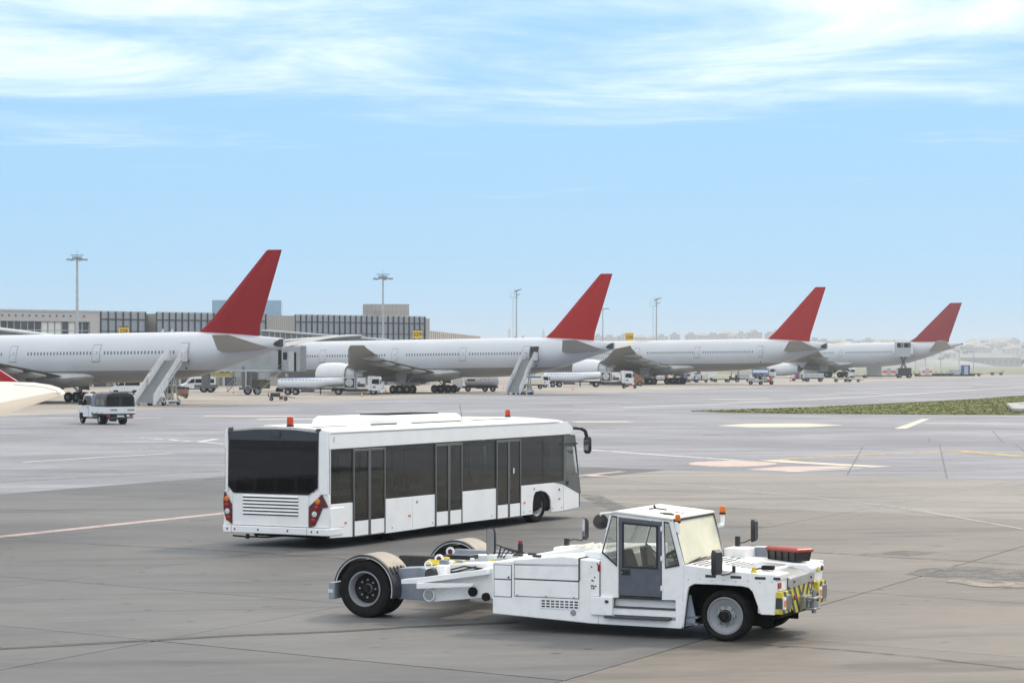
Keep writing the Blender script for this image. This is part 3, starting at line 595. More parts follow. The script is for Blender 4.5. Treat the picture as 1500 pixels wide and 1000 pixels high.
# interior seen through the tinted glass
INT = mat('bus_interior', (.45, .46, .45), .7, var=.1); SEAT = mat('bus_seat', (.05, .09, .16), .8, var=.2); POLE = mat('yellow_pole', (.55, .45, .08), .4)
mb = MB(); mb.box(.1, 13.3, .1, 3.1, .42, .47); mb.box(.1, 13.2, .1, 3.1, 2.62, 2.66); mb.build('cabin_floor', INT, bus)
for x in (.6, 1.4, 7.1, 7.9, 10.7, 11.5):
    for y in (.35, 2.45):
        if y < 1 and x < 7: continue
        mb = MB(); mb.box(x, x + .42, y, y + .42, .85, .93); mb.box(x, x + .08, y, y + .42, .93, 1.5); mb.build('seat', SEAT, bus, bevel=.03)
for x in (1.0, 2.8, 4.0, 5.1, 6.8, 8.5, 10.2):
    for y in (.9, 2.3): mb = MB(); mb.cyl((x, y, .47), (x, y, 2.62), .02); mb.build('grab_pole', POLE, bus)
mb = MB(); mb.tube([(1, .9, 2.3), (10.2, .9, 2.3)], .018); mb.tube([(1, 2.3, 2.3), (10.2, 2.3, 2.3)], .018); mb.build('handrail', POLE, bus)
mb = MB(); mb.box(12.1, 12.16, .1, 2.0, .47, 2.3); mb.box(12.9, 13.5, .3, 2.9, .9, 1.3); mb.build('driver_partition', INT, bus)

# ------------------------------------------------------------------ aircraft tow tractor (local: x forward from the front near wheel, y away from camera = its left)
trc = thing('aircraft_tractor', 'low white aircraft tow tractor with grey cab door and open rear cradle, in the foreground', 'tow tractor', (3.60, 39.17 - .76 * math.tan(R(24.5)), 0), -R(24.5))
def tb(name, m, bevel=.008, smooth=False): return None
def tbox(name, m, *b, bevel=.008, parent=None, kind=None):
    mb = MB(); mb.box(*b); return mb.build(name, m, parent or trc, bevel=bevel, kind=kind)
def tpr(name, m, poly, lo, hi, ax='y', bevel=.008, parent=None, smooth=False):
    mb = MB(); mb.prism(poly, lo, hi, ax); return mb.build(name, m, parent or trc, bevel=bevel, smooth=smooth)
# engine housing
eh = tpr('engine_housing', WORKWHITE, [(-4.33, .29), (-2.45, .20), (-2.33, .20), (-2.33, 1.26), (-2.69, 1.30), (-4.33, 1.19)], .0, 3.0, bevel=.015)
def seamed(x0, x1, z0, z1, parent=eh, y=-.012, name='access_panel', dz0=0, dz1=0):
    mb = MB(); mb.box(x0 - .012, x1 + .012, y + .010, y + .0115, z0 - .012, z1 + .012); mb.build('seam', SEAM, parent)
    mb = MB(); mb.prism([(x0, z0), (x1, z0), (x1, z1 + dz1), (x0, z1)], y, y + .010, 'y'); return mb.build(name, WORKWHITE, parent, bevel=.003)
seamed(-4.29, -3.97, .60, .885); seamed(-4.29, -3.97, .905, 1.14); seamed(-3.90, -2.70, .62, .90, name='engine_panel'); seamed(-3.90, -2.70, .925, 1.15, name='engine_panel', dz1=.01)
tpr('engine_lid', WORKWHITE, [(-3.93, 1.17), (-2.69, 1.19), (-2.69, 1.315), (-3.0, 1.335), (-3.93, 1.24)], -.02, 1.0, bevel=.012)
tbox('seam', SEAM, -2.695, -2.675, -.022, .9, .93, 1.318, bevel=0)
mb = MB(); mb.box(-3.42, -2.70, -.004, -.001, .435, .585); mb.build('grille_backing', mat('grille_grey', (.10, .11, .12), .6), eh)
for r_ in range(3):
    for c_ in range(8):
        mb = MB(); x = -3.39 + c_ * .088; zz = .450 + r_ * .047
        mb.prism([(x + .012, zz), (x + .055, zz), (x + .066, zz + .010), (x + .066, zz + .018), (x + .055, zz + .027), (x + .012, zz + .027), (x, zz + .018), (x, zz + .010)], -.010, -.005, 'y'); mb.build('vent_slot', SEAM if c_ < 2 or c_ > 5 else mat('slot_grey', (.09, .10, .11), .5), eh)
mb = MB()
for r_ in range(4): zz = .425 + r_ * .047 - .004 + .004; mb.box(-3.43, -2.69, -.012, -.0045, zz + .004, zz + .021)
for c_ in range(9): x = -3.412 + c_ * .088; mb.box(x, x + .020, -.0118, -.0045, .43, .59)
mb.build('grille_frame', WORKWHITE, eh)
mb = MB(); mb.lathe([(.052, 0), (.05, -.01), (.001, -.012)], (-2.80, 0, .37), 'y', 20); mb.build('filler_cap', GREYP, eh)
for x in (-3.85, -3.3, -2.78): tbox('latch', STEEL, x - .015, x + .015, -.024, -.012, .615, .645, bevel=0, parent=eh)
tbox('lock', SEAM, -4.03, -4.0, -.02, -.012, .92, .95, bevel=0, parent=eh)
for x, y in ((-3.5, .06), (-3.9, .75), (-4.12, .65), (-3.4, 1.8), (-3.05, 2.85), (-2.9, 2.4)): tbox('lid_handle', SEAM, x - .08, x + .06, y - .03, y + .05, 1.235 + (x + 4.33) * .07, 1.275 + (x + 4.33) * .07, bevel=.006)
tpr('air_cleaner_cover', ROOFW, [(-4.1, 1.18), (-2.4, 1.26), (-2.4, 1.40), (-2.9, 1.42), (-3.3, 1.36), (-4.0, 1.25)], .95, 2.35, bevel=.02)
for q in range(5): tpr('louvre', ROOFW, [(-3.25 + q * .14, 1.40), (-3.13 + q * .14, 1.40), (-3.14 + q * .14, 1.45)], 1.0, 1.75, bevel=0)
tpr('far_housing', WORKWHITE, [(-4.22, 1.10), (-2.2, 1.18), (-2.2, 1.38), (-3.3, 1.34), (-4.2, 1.28)], 2.36, 3.0, bevel=.02)
tbox('lid_handle', SEAM, -3.1, -2.9, 2.5, 2.62, 1.345, 1.36, bevel=0); tbox('housing_step', WORKWHITE, -2.75, -2.32, .35, .9, 1.28, 1.40)
tbox('relay_box', WORKWHITE, -2.46, -2.06, -.05, .05, .36, .67); tbox('box_handle', SEAM, -2.19, -2.13, -.062, -.04, .57, .62, bevel=0)
tpr('corner_plate', WORKWHITE, [(-2.47, .68), (-2.31, .68), (-2.31, 1.27), (-2.47, 1.28)], -.018, .02, bevel=.004)
for k in range(11): tbox('bolt', SEAM, *(lambda x, z: (x - .011, x + .011, -.026, -.016, z - .011, z + .011))(-2.455 + .13 * random.random(), .78 + .45 * random.random()), bevel=0)
tbox('warning_tag', REDL, -2.34, -2.29, -.03, .0, 1.10, 1.22); tbox('body_gap', SEAM, -2.315, -2.295, -.012, .5, .68, 1.27, bevel=0)
# lower sill under the cab with two steps
tpr('sill', WORKWHITE, [(-2.33, .20), (-.83, .19), (-.80, .24), (-.80, .66), (-.93, .66), (-.93, .315), (-2.05, .315), (-2.05, .36), (-2.33, .36)], -.0, .10, bevel=.01)
tbox('step_recess', WORKWHITE, -2.08, -.80, .11, .16, .30, .68); tbox('step_riser', WORKWHITE, -2.14, -.93, .02, .11, .37, .488); 
TREAD = mat('step_tread', (.07, .07, .075), .6, metal=.3, var=.3, vscale=20, bump=.5, bscale=90)
tbox('step', TREAD, -2.20, -1.02, -.10, .06, .318, .352, bevel=.004); tbox('step', TREAD, -2.12, -.94, .0, .12, .492, .516, bevel=.004); tbox('door_sill', SEAM, -2.05, -.94, .0, .1, .655, .668, bevel=0)
# cab
CW = 2.08
def cabside(y, th, door):
    mb = MB(); W_ = [
        [(-2.30, .66), (-1.965, .66), (-1.965, 1.19), (-1.99, 1.19), (-2.27, 1.42), (-2.30, 1.30)],
        [(-2.30, 1.30), (-2.27, 1.42), (-2.085, 2.06), (-2.13, 2.08)],
        [(-2.085, 2.06), (-2.01, 2.05), (-1.175, 1.98), (-1.05, 1.97), (-1.0, 2.02), (-2.0, 2.10), (-2.13, 2.08)],
        [(-1.99, 1.19), (-1.965, 1.19), (-1.965, 2.045), (-1.985, 2.048)],
        [(-1.175, .66), (-.93, .66), (-.80, .66), (-.78, 1.27), (-.855, 1.245), (-1.115, 1.19), (-1.175, 1.19)],
        [(-1.175, 1.19), (-1.115, 1.19), (-1.14, 1.98), (-1.175, 1.98)],
        [(-.855, 1.245), (-.78, 1.27), (-.985, 2.01), (-1.05, 1.97)]]
    if not door: W_.append([(-1.965, .66), (-1.175, .66), (-1.175, 1.19), (-1.965, 1.19)])
    for P in W_: mb.prism(P, y, y + th, 'y')
    return mb.build('cab_side', WORKWHITE, trc, fix=True)
cabside(0, .05, True); cabside(CW - .05, .05, False)
def pane(poly, y, parent=None, name='window', m=CLEAR, seal=.022):
    mb = MB(); mb.prism(poly, y, y + .008, 'y'); o = mb.build(name, m, parent or trc); s2 = MB(); n = len(poly)
    cx = sum(p[0] for p in poly) / n; cz = sum(p[1] for p in poly) / n
    inn = [(p[0] + (cx - p[0]) * .13, p[1] + (cz - p[1]) * .07) for p in poly]
    for i in range(n):
        j = (i + 1) % n; s2.prism([poly[i], poly[j], inn[j], inn[i]], y - .012, y - .002, 'y')
    s2.build('seal', BLACK, o); return o
for y in (.0, CW - .02):
    pane([(-2.27, 1.42), (-1.99, 1.19), (-1.985, 2.05), (-2.085, 2.06)], y); pane([(-1.115, 1.19), (-.855, 1.245), (-1.05, 1.975), (-1.14, 1.985)], y)
pane([(-1.965, 1.19), (-1.175, 1.19), (-1.175, 1.98), (-1.965, 2.04)], CW - .02)
DOORG = mat('grey_door_paint', (.085, .095, .125), .55, var=.18, vscale=6, dirt=(.14, .14, .15), dscale=9, damt=.6)
mb = MB(); y0, y1 = -.02, .015
for P in ([(-1.955, .71), (-1.185, .71), (-1.185, 1.18), (-1.955, 1.18)], [(-1.955, 1.18), (-1.89, 1.18), (-1.89, 1.955), (-1.955, 2.03)], [(-1.24, 1.18), (-1.185, 1.18), (-1.185, 1.97), (-1.24, 1.91)], [(-1.955, 2.03), (-1.89, 1.955), (-1.24, 1.91), (-1.185, 1.97)]): mb.prism(P, y0, y1, 'y')
dr_ = mb.build('door', DOORG, trc, bevel=.004)
mb = MB(); mb.box(-1.885, -1.245, -.004, .002, 1.185, 1.95); mb.build('window', CLEAR, dr_)
mb = MB()
for P in ([(-1.89, 1.18), (-1.24, 1.18), (-1.27, 1.215), (-1.86, 1.215)], [(-1.89, 1.18), (-1.86, 1.215), (-1.86, 1.92), (-1.89, 1.955)], [(-1.24, 1.18), (-1.24, 1.91), (-1.27, 1.885), (-1.27, 1.215)], [(-1.89, 1.955), (-1.86, 1.92), (-1.27, 1.885), (-1.24, 1.91)]): mb.prism(P, -.03, -.005, 'y')
mb.build('seal', BLACK, dr_)
mb = MB(); mb.box(-1.91, -1.74, -.03, -.02, 1.06, 1.155); mb.box(-1.90, -1.80, -.045, -.03, 1.09, 1.13); mb.build('handle', BLACK, dr_, bevel=.005)
mb = MB(); mb.cyl((-1.885, -.035, 1.10), (-1.885, -.05, 1.10), .012); mb.build('lock', STEEL, dr_)
for z in (1.86, 1.36, .86): mb = MB(); mb.box(-1.19, -1.16, -.03, .0, z - .04, z + .04); mb.build('hinge', WORKWHITE, dr_)
mb = MB(); roofp = [(-2.14, 2.075), (-2.0, 2.095), (-1.0, 2.005), (-.97, 2.02), (-1.0, 2.05), (-2.0, 2.145), (-2.12, 2.12)]
mb.prism(roofp, -.03, CW + .03, 'y'); rf = mb.build('cab_roof', ROOFW, trc, bevel=.025, segs=3)
mb = MB(); mb.tube([(-1.75, .9, 2.13), (-1.6, .8, 2.15), (-1.45, .95, 2.12)], .012, 6); mb.tube([(-1.6, .8, 2.15), (-1.62, .78, 2.2)], .02, 6); mb.tube([(-1.35, 1.0, 2.09), (-1.1, .9, 2.07)], .005, 5); mb.tube([(-1.38, .45, 2.095), (-1.2, .55, 2.08), (-1.12, .42, 2.075), (-1.3, .38, 2.09)], .012, 6); mb.build('wiper_blade_and_cable', BLACK, rf)
# windscreen, rear glass, interior
mb = MB(); mb.loft([[(-.80, .07, 1.27), (-.80, CW - .07, 1.27), (-.81, CW - .07, 1.27), (-.81, .07, 1.27)], [(-.985, .07, 1.99), (-.985, CW - .07, 1.99), (-.995, CW - .07, 1.99), (-.995, .07, 1.99)]]); ws = mb.build('windscreen', WSCREEN, trc)
mb = MB()
for y in (.035, CW - .035): mb.beam((-.79, y, 1.27), (-.978, y, 1.99), .03, .02)
mb.beam((-.975, .03, 1.995), (-.975, CW - .03, 1.995), .02, .03); mb.beam((-.785, .03, 1.26), (-.785, CW - .03, 1.26), .02, .03); mb.build('seal', BLACK, ws)
mb = MB(); mb.tube([(-.785, .35, 1.285), (-.80, .9, 1.33)], .009, 5); mb.tube([(-.785, .3, 1.28), (-.79, .6, 1.29), (-.80, 1.2, 1.31)], .012, 5); mb.tube([(-.785, 1.2, 1.29), (-.80, 1.8, 1.34)], .008, 5); mb.build('wiper', BLACK, ws)
mb = MB(); mb.box(-2.28, -2.24, .05, CW - .05, .66, 1.3); mb.build('cab_back', WORKWHITE, trc)
mb = MB(); mb.loft([[(-2.27, .08, 1.3), (-2.27, CW - .08, 1.3), (-2.26, CW - .08, 1.3), (-2.26, .08, 1.3)], [(-2.11, .08, 2.06), (-2.11, CW - .08, 2.06), (-2.10, CW - .08, 2.06), (-2.10, .08, 2.06)]]); mb.build('rear_window', CLEAR, trc)
CABI = mat('cab_trim', (.16, .16, .155), .7, var=.2, vscale=5)
mb = MB(); mb.box(-2.24, -.84, .06, CW - .06, .64, .68); mb.box(-1.1, -.84, .08, CW - .08, .68, 1.22); mb.box(-1.25, -1.1, .5, CW - .3, 1.0, 1.26); mb.build('dashboard', CABI, trc, bevel=.02)
for y in (.35, 1.25): mb = MB(); mb.box(-2.0, -1.5, y, y + .5, .68, 1.08); mb.loft([[(-2.02, y, 1.08), (-1.9, y, 1.08), (-1.9, y + .5, 1.08), (-2.02, y + .5, 1.08)], [(-2.1, y + .04, 1.44), (-2.02, y + .04, 1.44), (-2.02, y + .46, 1.44), (-2.1, y + .46, 1.44)]]); mb.build('seat', mat('cab_seat', (.07, .06, .055), .8, var=.2), trc, bevel=.03)
mb = MB(); mb.lathe([(.20, -.012), (.215, 0), (.20, .012), (.185, 0), (.20, -.012)], (0, 0, 0), 'z', 24); mb.tube([(-.2, 0, 0), (.2, 0, 0)], .012, 6); mb.tube([(0, 0, 0), (0, 0, -.3)], .02, 6); sw = mb.build('steering_wheel', BLACK, trc, smooth=True, loc=(-1.28, .75, 1.40)); sw.rotation_euler = (0, R(-28), 0)
mb = MB(); mb.lathe([(.001, .15), (.16, .12), (.19, .0), (.30, -.02), (.30, -.03), (.001, -.03)], (0, 0, 0), 'z', 20); hat = mb.build('black_cap', BLACK, trc, smooth=True, loc=(-1.15, .9, 1.36)); hat.scale = (.7, .7, .7)
mb = MB(); random.seed(5)
for k in range(70):
    x, y, z = -1.08 + random.uniform(-.13, .13), .55 + random.uniform(-.15, .15), 1.0 + random.random() * .6; a = random.random() * 6; s_ = .035
    mb.v += [(x, y, z), (x + s_ * math.cos(a), y + s_ * math.sin(a), z + .02), (x + s_ * math.cos(a + 1), y + s_ * math.sin(a + 1), z - .03)]; n_ = len(mb.v); mb.f.append((n_ - 3, n_ - 2, n_ - 1))
mb.build('hanging_leaf_garland', mat('green_garland', (.03, .16, .04), .7), trc, fix=False, kind='stuff')
# front body: near side wing with wheel arch
arch = [(-.80, .19), (-.72, .80), (-.69, .90), (-.60, .95), (-.2, .955), (.25, .945), (.36, .925), (.43, .86), (.57, .49), (.81, .49)]
tpr('front_wing', WORKWHITE, arch + [(.83, .88), (.835, .92), (.835, 1.16), (.55, 1.165), (-.10, 1.20), (-.78, 1.27), (-.80, .66)], 0, .06, bevel=.012)
tpr('front_wing', WORKWHITE, arch + [(.83, .88), (.86, 1.20), (-.10, 1.24), (-.78, 1.27), (-.80, .66)], 2.56, 2.62, bevel=.012)
mb = MB(); Z_ = [(-.80, .19), (-.72, .80), (-.69, .90), (-.60, .955), (.25, .955), (.36, .93), (.43, .86), (.57, .49)]
for (a, b) in zip(Z_[:-1], Z_[1:]): mb.quad((a[0], .05, a[1]), (b[0], .05, b[1]), (b[0], .62, b[1]), (a[0], .62, a[1]))
mb.box(-.82, .58, .62, .66, .22, 1.0); mb.build('wheel_housing', DARK, trc); mb = MB()
for (a, b) in zip(Z_[:-1], Z_[1:]): mb.quad((a[0], 2.05, a[1]), (b[0], 2.05, b[1]), (b[0], 2.57, b[1]), (a[0], 2.57, a[1]))
mb.box(-.82, .58, 2.01, 2.05, .22, 1.0); mb.build('wheel_housing', DARK, trc)
mb = MB(); mb.prism([(-.79, .22), (-.62, .26), (-.62, .40), (-.70, .75), (-.76, .75)], .10, .14, 'y'); mb.box(-.79, -.58, .1, .3, .36, .39); mb.box(-.79, -.58, .1, .3, .25, .28); mb.build('battery_step', GREYP, trc)
deck = tpr('front_deck', WORKWHITE, [(-.79, 1.262), (-.10, 1.195), (.52, 1.162), (.52, 1.12), (-.79, 1.2)], .06, 2.57, bevel=.006)
tpr('fender_top', WORKWHITE, [(.52, 1.0), (.84, 1.04), (.85, 1.15), (.52, 1.163)], -.002, .68, bevel=.02)
tpr('fender_nose', WORKWHITE, [(.50, .5), (.82, .50), (.82, 1.04), (.50, 1.05)], .061, .66, bevel=.015)
tpr('fender_top', WORKWHITE, [(-.45, 1.10), (.86, 1.02), (.88, 1.12), (.78, 1.19), (-.45, 1.235)], 1.85, 2.62, bevel=.03)
tpr('fender_nose', WORKWHITE, [(.50, .5), (.82, .50), (.84, 1.1), (.50, 1.1)], 2.06, 2.58, bevel=.015)
for k, x in enumerate((-.40, .045, .47, .79)): tbox('hand_slot', SEAM, x, x + (.19 if k < 3 else .12), -.004, .02, 1.07, 1.115, bevel=.003)
for k in range(8): tbox('rivet', STEEL, *(lambda x, z: (x - .008, x + .008, -.006, .0, z - .008, z + .008))(-.7 + k * .21, 1.02 + .02 * (k % 2)), bevel=0)
mb = MB(); mb.box(-.81, .52, .66, 2.01, .35, 1.1); mb.box(-2.3, -.8, .2, 2.9, .3, .6); mb.build('chassis', DARK, trc)
STEELP = mat('worn_steel_plate', (.48, .49, .50), .34, metal=.75, var=.1, vscale=3, dirt=(.3, .28, .25), dscale=4, damt=.4, stretch=(1, 6, 1))
tpr('nose_plate', STEELP, [(-.02, 1.205), (.40, 1.175), (.85, 1.05), (.85, 1.03), (.4, 1.15), (-.02, 1.185)], .70, 1.95, bevel=.004)
tpr('nose_edge_plate', STEELP, [(.66, 1.035), (2.06, 1.045), (2.06, .90), (.66, .88)], .83, .865, 'x', bevel=.004)
for y in (.9, 1.85): mb = MB(); mb.cyl((.865, y, .97), (.88, y, .97), .02); mb.build('bolt', SEAM, trc)
# deck grilles: slotted panels with real holes' dark slots
GRB = mat('deck_slot', (.03, .03, .03), .9)
def deckz(x): return 1.262 + (x + .79) * (-.067 / .69) if x < -.10 else 1.195 - (x + .10) * (.033 / .62)
for (x0, x1, y0, y1, nx, ny) in ((-.72, -.42, .25, 1.05, 3, 5), (-.66, -.36, 1.15, 1.85, 3, 5), (-.33, .02, .85, 1.6, 4, 5), (-.62, -.10, 1.95, 2.5, 5, 5)):
    gr = MB(); sx_, sy_ = (x1 - x0) / nx, (y1 - y0) / ny
    for i in range(nx):
        for j in range(ny):
            a, b = x0 + i * sx_, x0 + (i + .62) * sx_; c, d = y0 + j * sy_, y0 + (j + .78) * sy_
            m2 = MB(); m2.hexa([(a, c, deckz(a) - .004), (b, c, deckz(b) - .004), (b, d, deckz(b) - .004), (a, d, deckz(a) - .004), (a, c, deckz(a) + .002), (b, c, deckz(b) + .002), (b, d, deckz(b) + .002), (a, d, deckz(a) + .002)]); m2.build('grille_slot', GRB, deck)
    for i in range(nx + 1):
        a = x0 + i * sx_ - sx_ * .36; gr.hexa([(a, y0 - .02, deckz(a)), (a + sx_ * .30, y0 - .02, deckz(a)), (a + sx_ * .30, y1, deckz(a)), (a, y1, deckz(a)), (a, y0 - .02, deckz(a) + .012), (a + sx_ * .30, y0 - .02, deckz(a) + .010), (a + sx_ * .30, y1, deckz(a) + .010), (a, y1, deckz(a) + .012)])
    gr.build('grille_bar', WORKWHITE, deck)
# far side raised box with louvres
tbox('far_cowl', WORKWHITE, -.80, -.38, 2.05, 2.60, 1.20, 1.40, bevel=.02); tbox('far_cowl_wall', GREYP, -.38, .16, 2.55, 2.60, 1.15, 1.39, bevel=.006); tbox('far_cowl_rail', WORKWHITE, -.38, .18, 2.54, 2.615, 1.39, 1.412, bevel=.004)
for q in range(2):
    for r_ in range(2): mb = MB(); mb.hexa([(-.52 + r_ * .05 - .04, 2.40 + q * .28, 1.37 - r_ * .09), (-.46 + r_ * .05 - .02, 2.40 + q * .28, 1.31 - r_ * .09), (-.46 + r_ * .05 - .02, 2.60 + q * .28, 1.31 - r_ * .09), (-.52 + r_ * .05 - .04, 2.60 + q * .28, 1.37 - r_ * .09), (-.50 + r_ * .05 - .04, 2.40 + q * .28, 1.385 - r_ * .09), (-.44 + r_ * .05 - .02, 2.40 + q * .28, 1.325 - r_ * .09), (-.44 + r_ * .05 - .02, 2.60 + q * .28, 1.325 - r_ * .09), (-.50 + r_ * .05 - .04, 2.60 + q * .28, 1.385 - r_ * .09)]); mb.build('louvre', SEAM, trc)
# toolbox is a thing of its own
tbx = thing('toolbox', 'black plastic toolbox with orange-red lid resting on the tractor nose', 'toolbox', trc.matrix_basis @ Vector((.36, 2.20, 1.215)), -R(24.5) - R(30))
mb = MB(); mb.loft([[(-.36, -.16, 0), (.36, -.16, 0), (.36, .16, 0), (-.36, .16, 0)], [(-.39, -.18, .17), (.39, -.18, .17), (.39, .18, .17), (-.39, .18, .17)]]); mb.build('box', BLACK, tbx, bevel=.012)
mb = MB(); mb.loft([[(-.41, -.20, .165), (.41, -.20, .165), (.41, .20, .165), (-.41, .20, .165)], [(-.41, -.20, .205), (.41, -.20, .205), (.41, .20, .205), (-.41, .20, .205)], [(-.37, -.16, .235), (.37, -.16, .235), (.37, .16, .235), (-.37, .16, .235)]]); mb.build('lid', mat('red_lid', (.30, .035, .018), .4, var=.12, vscale=8, dirt=(.2, .08, .05), dscale=10, damt=.5), tbx, bevel=.012)
for x in (-.34, -.17, 0, .17, .34): mb = MB(); mb.box(x - .008, x + .008, -.19, -.17, .01, .165); mb.build('rib', BLACK, tbx)
# small items on deck
mb = MB(); mb.cyl((.42, .10, 1.17), (.42, .10, 1.21), .055, .045); mb.cyl((.42, .10, 1.21), (.42, .10, 1.26), .03); mb.build('deck_lamp', YEL, trc, smooth=True)
mb = MB(); mb.box(.40, .60, .55, .68, 1.18, 1.25); mb.tube([(.3, .35, 1.19), (.4, .5, 1.21), (.5, .6, 1.22)], .015, 6); mb.build('hook_handle', DARK, trc, bevel=.01)
# lamps and bumper
tpr('lamp_recess', WORKWHITE, [(.08, .90), (.40, .90), (.40, 1.03), (.08, 1.03)], .815, .83, 'x'); mb = MB(); mb.box(.83, .85, .11, .27, .915, 1.015); mb.build('tail_lamp', REDL, trc, bevel=.01)
CHEV = bpy.data.materials.new('yellow_black_chevron'); CHEV.use_nodes = True
n, l = CHEV.node_tree.nodes, CHEV.node_tree.links; b = n['Principled BSDF']; b.inputs['Roughness'].default_value = .5
tcn = n.new('ShaderNodeTexCoord'); sp = n.new('ShaderNodeSeparateXYZ'); l.new(tcn.outputs['Object'], sp.inputs[0])
def M_(op, a, c=None, d=None):
    x = n.new('ShaderNodeMath'); x.operation = op
    for i, s_ in enumerate((a, c, d)):
        if s_ is None: continue
        if isinstance(s_, (int, float)): x.inputs[i].default_value = s_
        else: l.new(s_, x.inputs[i])
    return x.outputs[0]
ay = M_('ABSOLUTE', M_('SUBTRACT', sp.outputs[1], 1.34)); t_ = M_('FRACT', M_('DIVIDE', M_('ADD', M_('MULTIPLY', ay, .80), M_('MULTIPLY', sp.outputs[2], -.55)), .205)); t_ = M_('GREATER_THAN', t_, .5)
nz = n.new('ShaderNodeTexNoise'); nz.inputs['Scale'].default_value = 14; nz.inputs['Detail'].default_value = 5; l.new(tcn.outputs['Object'], nz.inputs['Vector'])
w_ = n.new('ShaderNodeMapRange'); w_.inputs['From Min'].default_value = .55; w_.inputs['From Max'].default_value = .7; w_.inputs['To Max'].default_value = .6; l.new(nz.outputs[0], w_.inputs['Value'])
x = n.new('ShaderNodeMix'); x.data_type = 'RGBA'; x.inputs[6].default_value = (.045, .05, .055, 1); x.inputs[7].default_value = (.62, .53, .03, 1); l.new(t_, x.inputs[0])
x2 = n.new('ShaderNodeMix'); x2.data_type = 'RGBA'; x2.inputs[7].default_value = (.16, .16, .15, 1); l.new(w_.outputs[0], x2.inputs[0]); l.new(x.outputs[2], x2.inputs[6]); l.new(x2.outputs[2], b.inputs['Base Color'])
tpr('chevron_plate', CHEV, [(.64, .90), (2.06, .92), (2.02, .60), (1.75, .45), (.98, .43), (.68, .60)], .825, .855, 'x', bevel=.004)
for y0, y1 in ((.04, .52), (2.06, 2.52)):
    tbox('bumper_block', CHEV, .80, .93, y0, y1, .50, .87, bevel=.01)
    lg = tbox('lamp_guard', STEEL, .93, .95, y0 + .22, y1 - .04, .56, .80, bevel=.005)
    for q in range(5): mb = MB(); mb.box(.95, .962, y0 + .24 + q * .04, y0 + .26 + q * .04, .57, .79); mb.build('guard_bar', STEEL, lg)
    mb = MB(); mb.box(.93, .95, y0 + .03, y0 + .17, .58, .78); mb.build('lamp_housing', WORKWHITE, lg); mb = MB(); mb.box(.95, .962, y0 + .06, y0 + .14, .62, .73); mb.build('indicator', AMBER, lg)
tbox('front_beam', DARK, .60, .80, .3, 2.4, .40, .62)
mb = MB(); mb.box(.85, .96, 1.22, 1.62, .48, .70); mb.box(.96, 1.12, 1.26, 1.60, .64, .68); mb.box(.96, 1.12, 1.26, 1.60, .46, .50); hit = mb.build('tow_coupling', STEEL, trc, bevel=.01)
mb = MB(); mb.cyl((1.05, 1.43, .40), (1.05, 1.43, .80), .04); mb.cyl((1.05, 1.43, .50), (1.05, 1.43, .60), .075); mb.build('coupling_pin', STEEL, hit)
mb = MB(); mb.lathe([(.08, -.01), (.09, 0), (.08, .01), (.07, 0), (.08, -.01)], (1.00, 1.42, .84), 'x', 18); mb.build('pin_ring', STEEL, hit)
mb = MB(); mb.lathe([(.001, -.03), (.04, 0), (.001, .03)], (1.00, 1.40, .91), 'x', 12); mb.build('pin_knob', REDL, hit)
mb = MB(); mb.box(.855, .87, .90, 1.0, .66, .74); mb.build('reflector', REDL, trc)
mb = MB(); mb.cyl((.86, 2.20, 1.08), (.895, 2.20, 1.08), .045); mb.build('fender_lamp', YEL, trc); mb = MB(); mb.cyl((.86, 2.45, 1.08), (.895, 2.45, 1.08), .045); mb.build('fender_lamp', BLACK, trc)
# beacons, mirrors, spotlight
mb = MB(); mb.box(-.98, -.90, .02, .14, 1.80, 1.98); mb.cyl((-.92, .08, 1.78), (-.92, .08, 1.965), .04); bb = mb.build('beacon_post', WORKWHITE, trc, bevel=.01); beacon(trc, -.92, .08, 1.965, .62, AMBER)
mb = MB(); mb.tube([(-.88, CW - .04, 1.80), (-.86, CW + .08, 1.80), (-.86, CW + .10, 1.86), (-.86, CW + .10, 1.985)], .04, 10); mb.build('beacon_post', WORKWHITE, trc, smooth=True); beacon(trc, -.86, CW + .10, 1.985, .66, AMBER)
def mirror(x, y, z0, z1, w, arm, face=1, yaw=0.0):
    mb = MB(); h_ = z1 - z0; P = [(-w / 2 + .02, 0), (w / 2 - .02, 0), (w / 2, h_ * .12), (w / 2, h_ * .88), (w / 2 - .03, h_), (-w / 2 + .03, h_), (-w / 2, h_ * .88), (-w / 2, h_ * .12)]
    mb.loft([[(0, a, b) for a, b in P], [(-.03 * face, a, b) for a, b in P], [(-.075 * face, a * .75, h_ / 2 + (b - h_ / 2) * .8) for a, b in P]]); o = mb.build('mirror', BLACK, trc, smooth=True, loc=(x, y, z0)); o.rotation_euler = (0, 0, yaw)
    mb = MB(); mb.prism([(a * .88, h_ / 2 + (b - h_ / 2) * .93) for a, b in P], .001 * face, .004 * face, 'x'); mb.build('mirror_glass', CHROME, o)
    mb = MB(); mb.tube(arm, .012, 6); mb.build('mirror_arm', BLACK, trc, smooth=True); return o
mirror(-.17, -.14, 1.13, 1.55, .26, [(.10, -.02, 1.20), (.06, -.10, 1.15), (-.06, -.12, 1.13), (-.13, -.13, 1.20)], 1, R(166))
tbox('mirror_base', BLACK, .08, .13, -.03, .03, 1.17, 1.28)
mirror(-.56, 2.95, 1.46, 1.86, .24, [(-.70, 2.55, 1.45), (-.64, 2.75, 1.46), (-.58, 2.90, 1.50)], 1, R(182)); tbox('mirror_base', BLACK, -.74, -.67, 2.5, 2.6, 1.40, 1.58)
mirror(-3.80, 2.85, 1.40, 1.80, .25, [(-4.1, 2.80, 1.36), (-4.0, 2.85, 1.40), (-3.84, 2.85, 1.38), (-3.8, 2.85, 1.45)], 1, R(215)); tbox('mirror_base', BLACK, -4.16, -4.08, 2.76, 2.85, 1.27, 1.42)
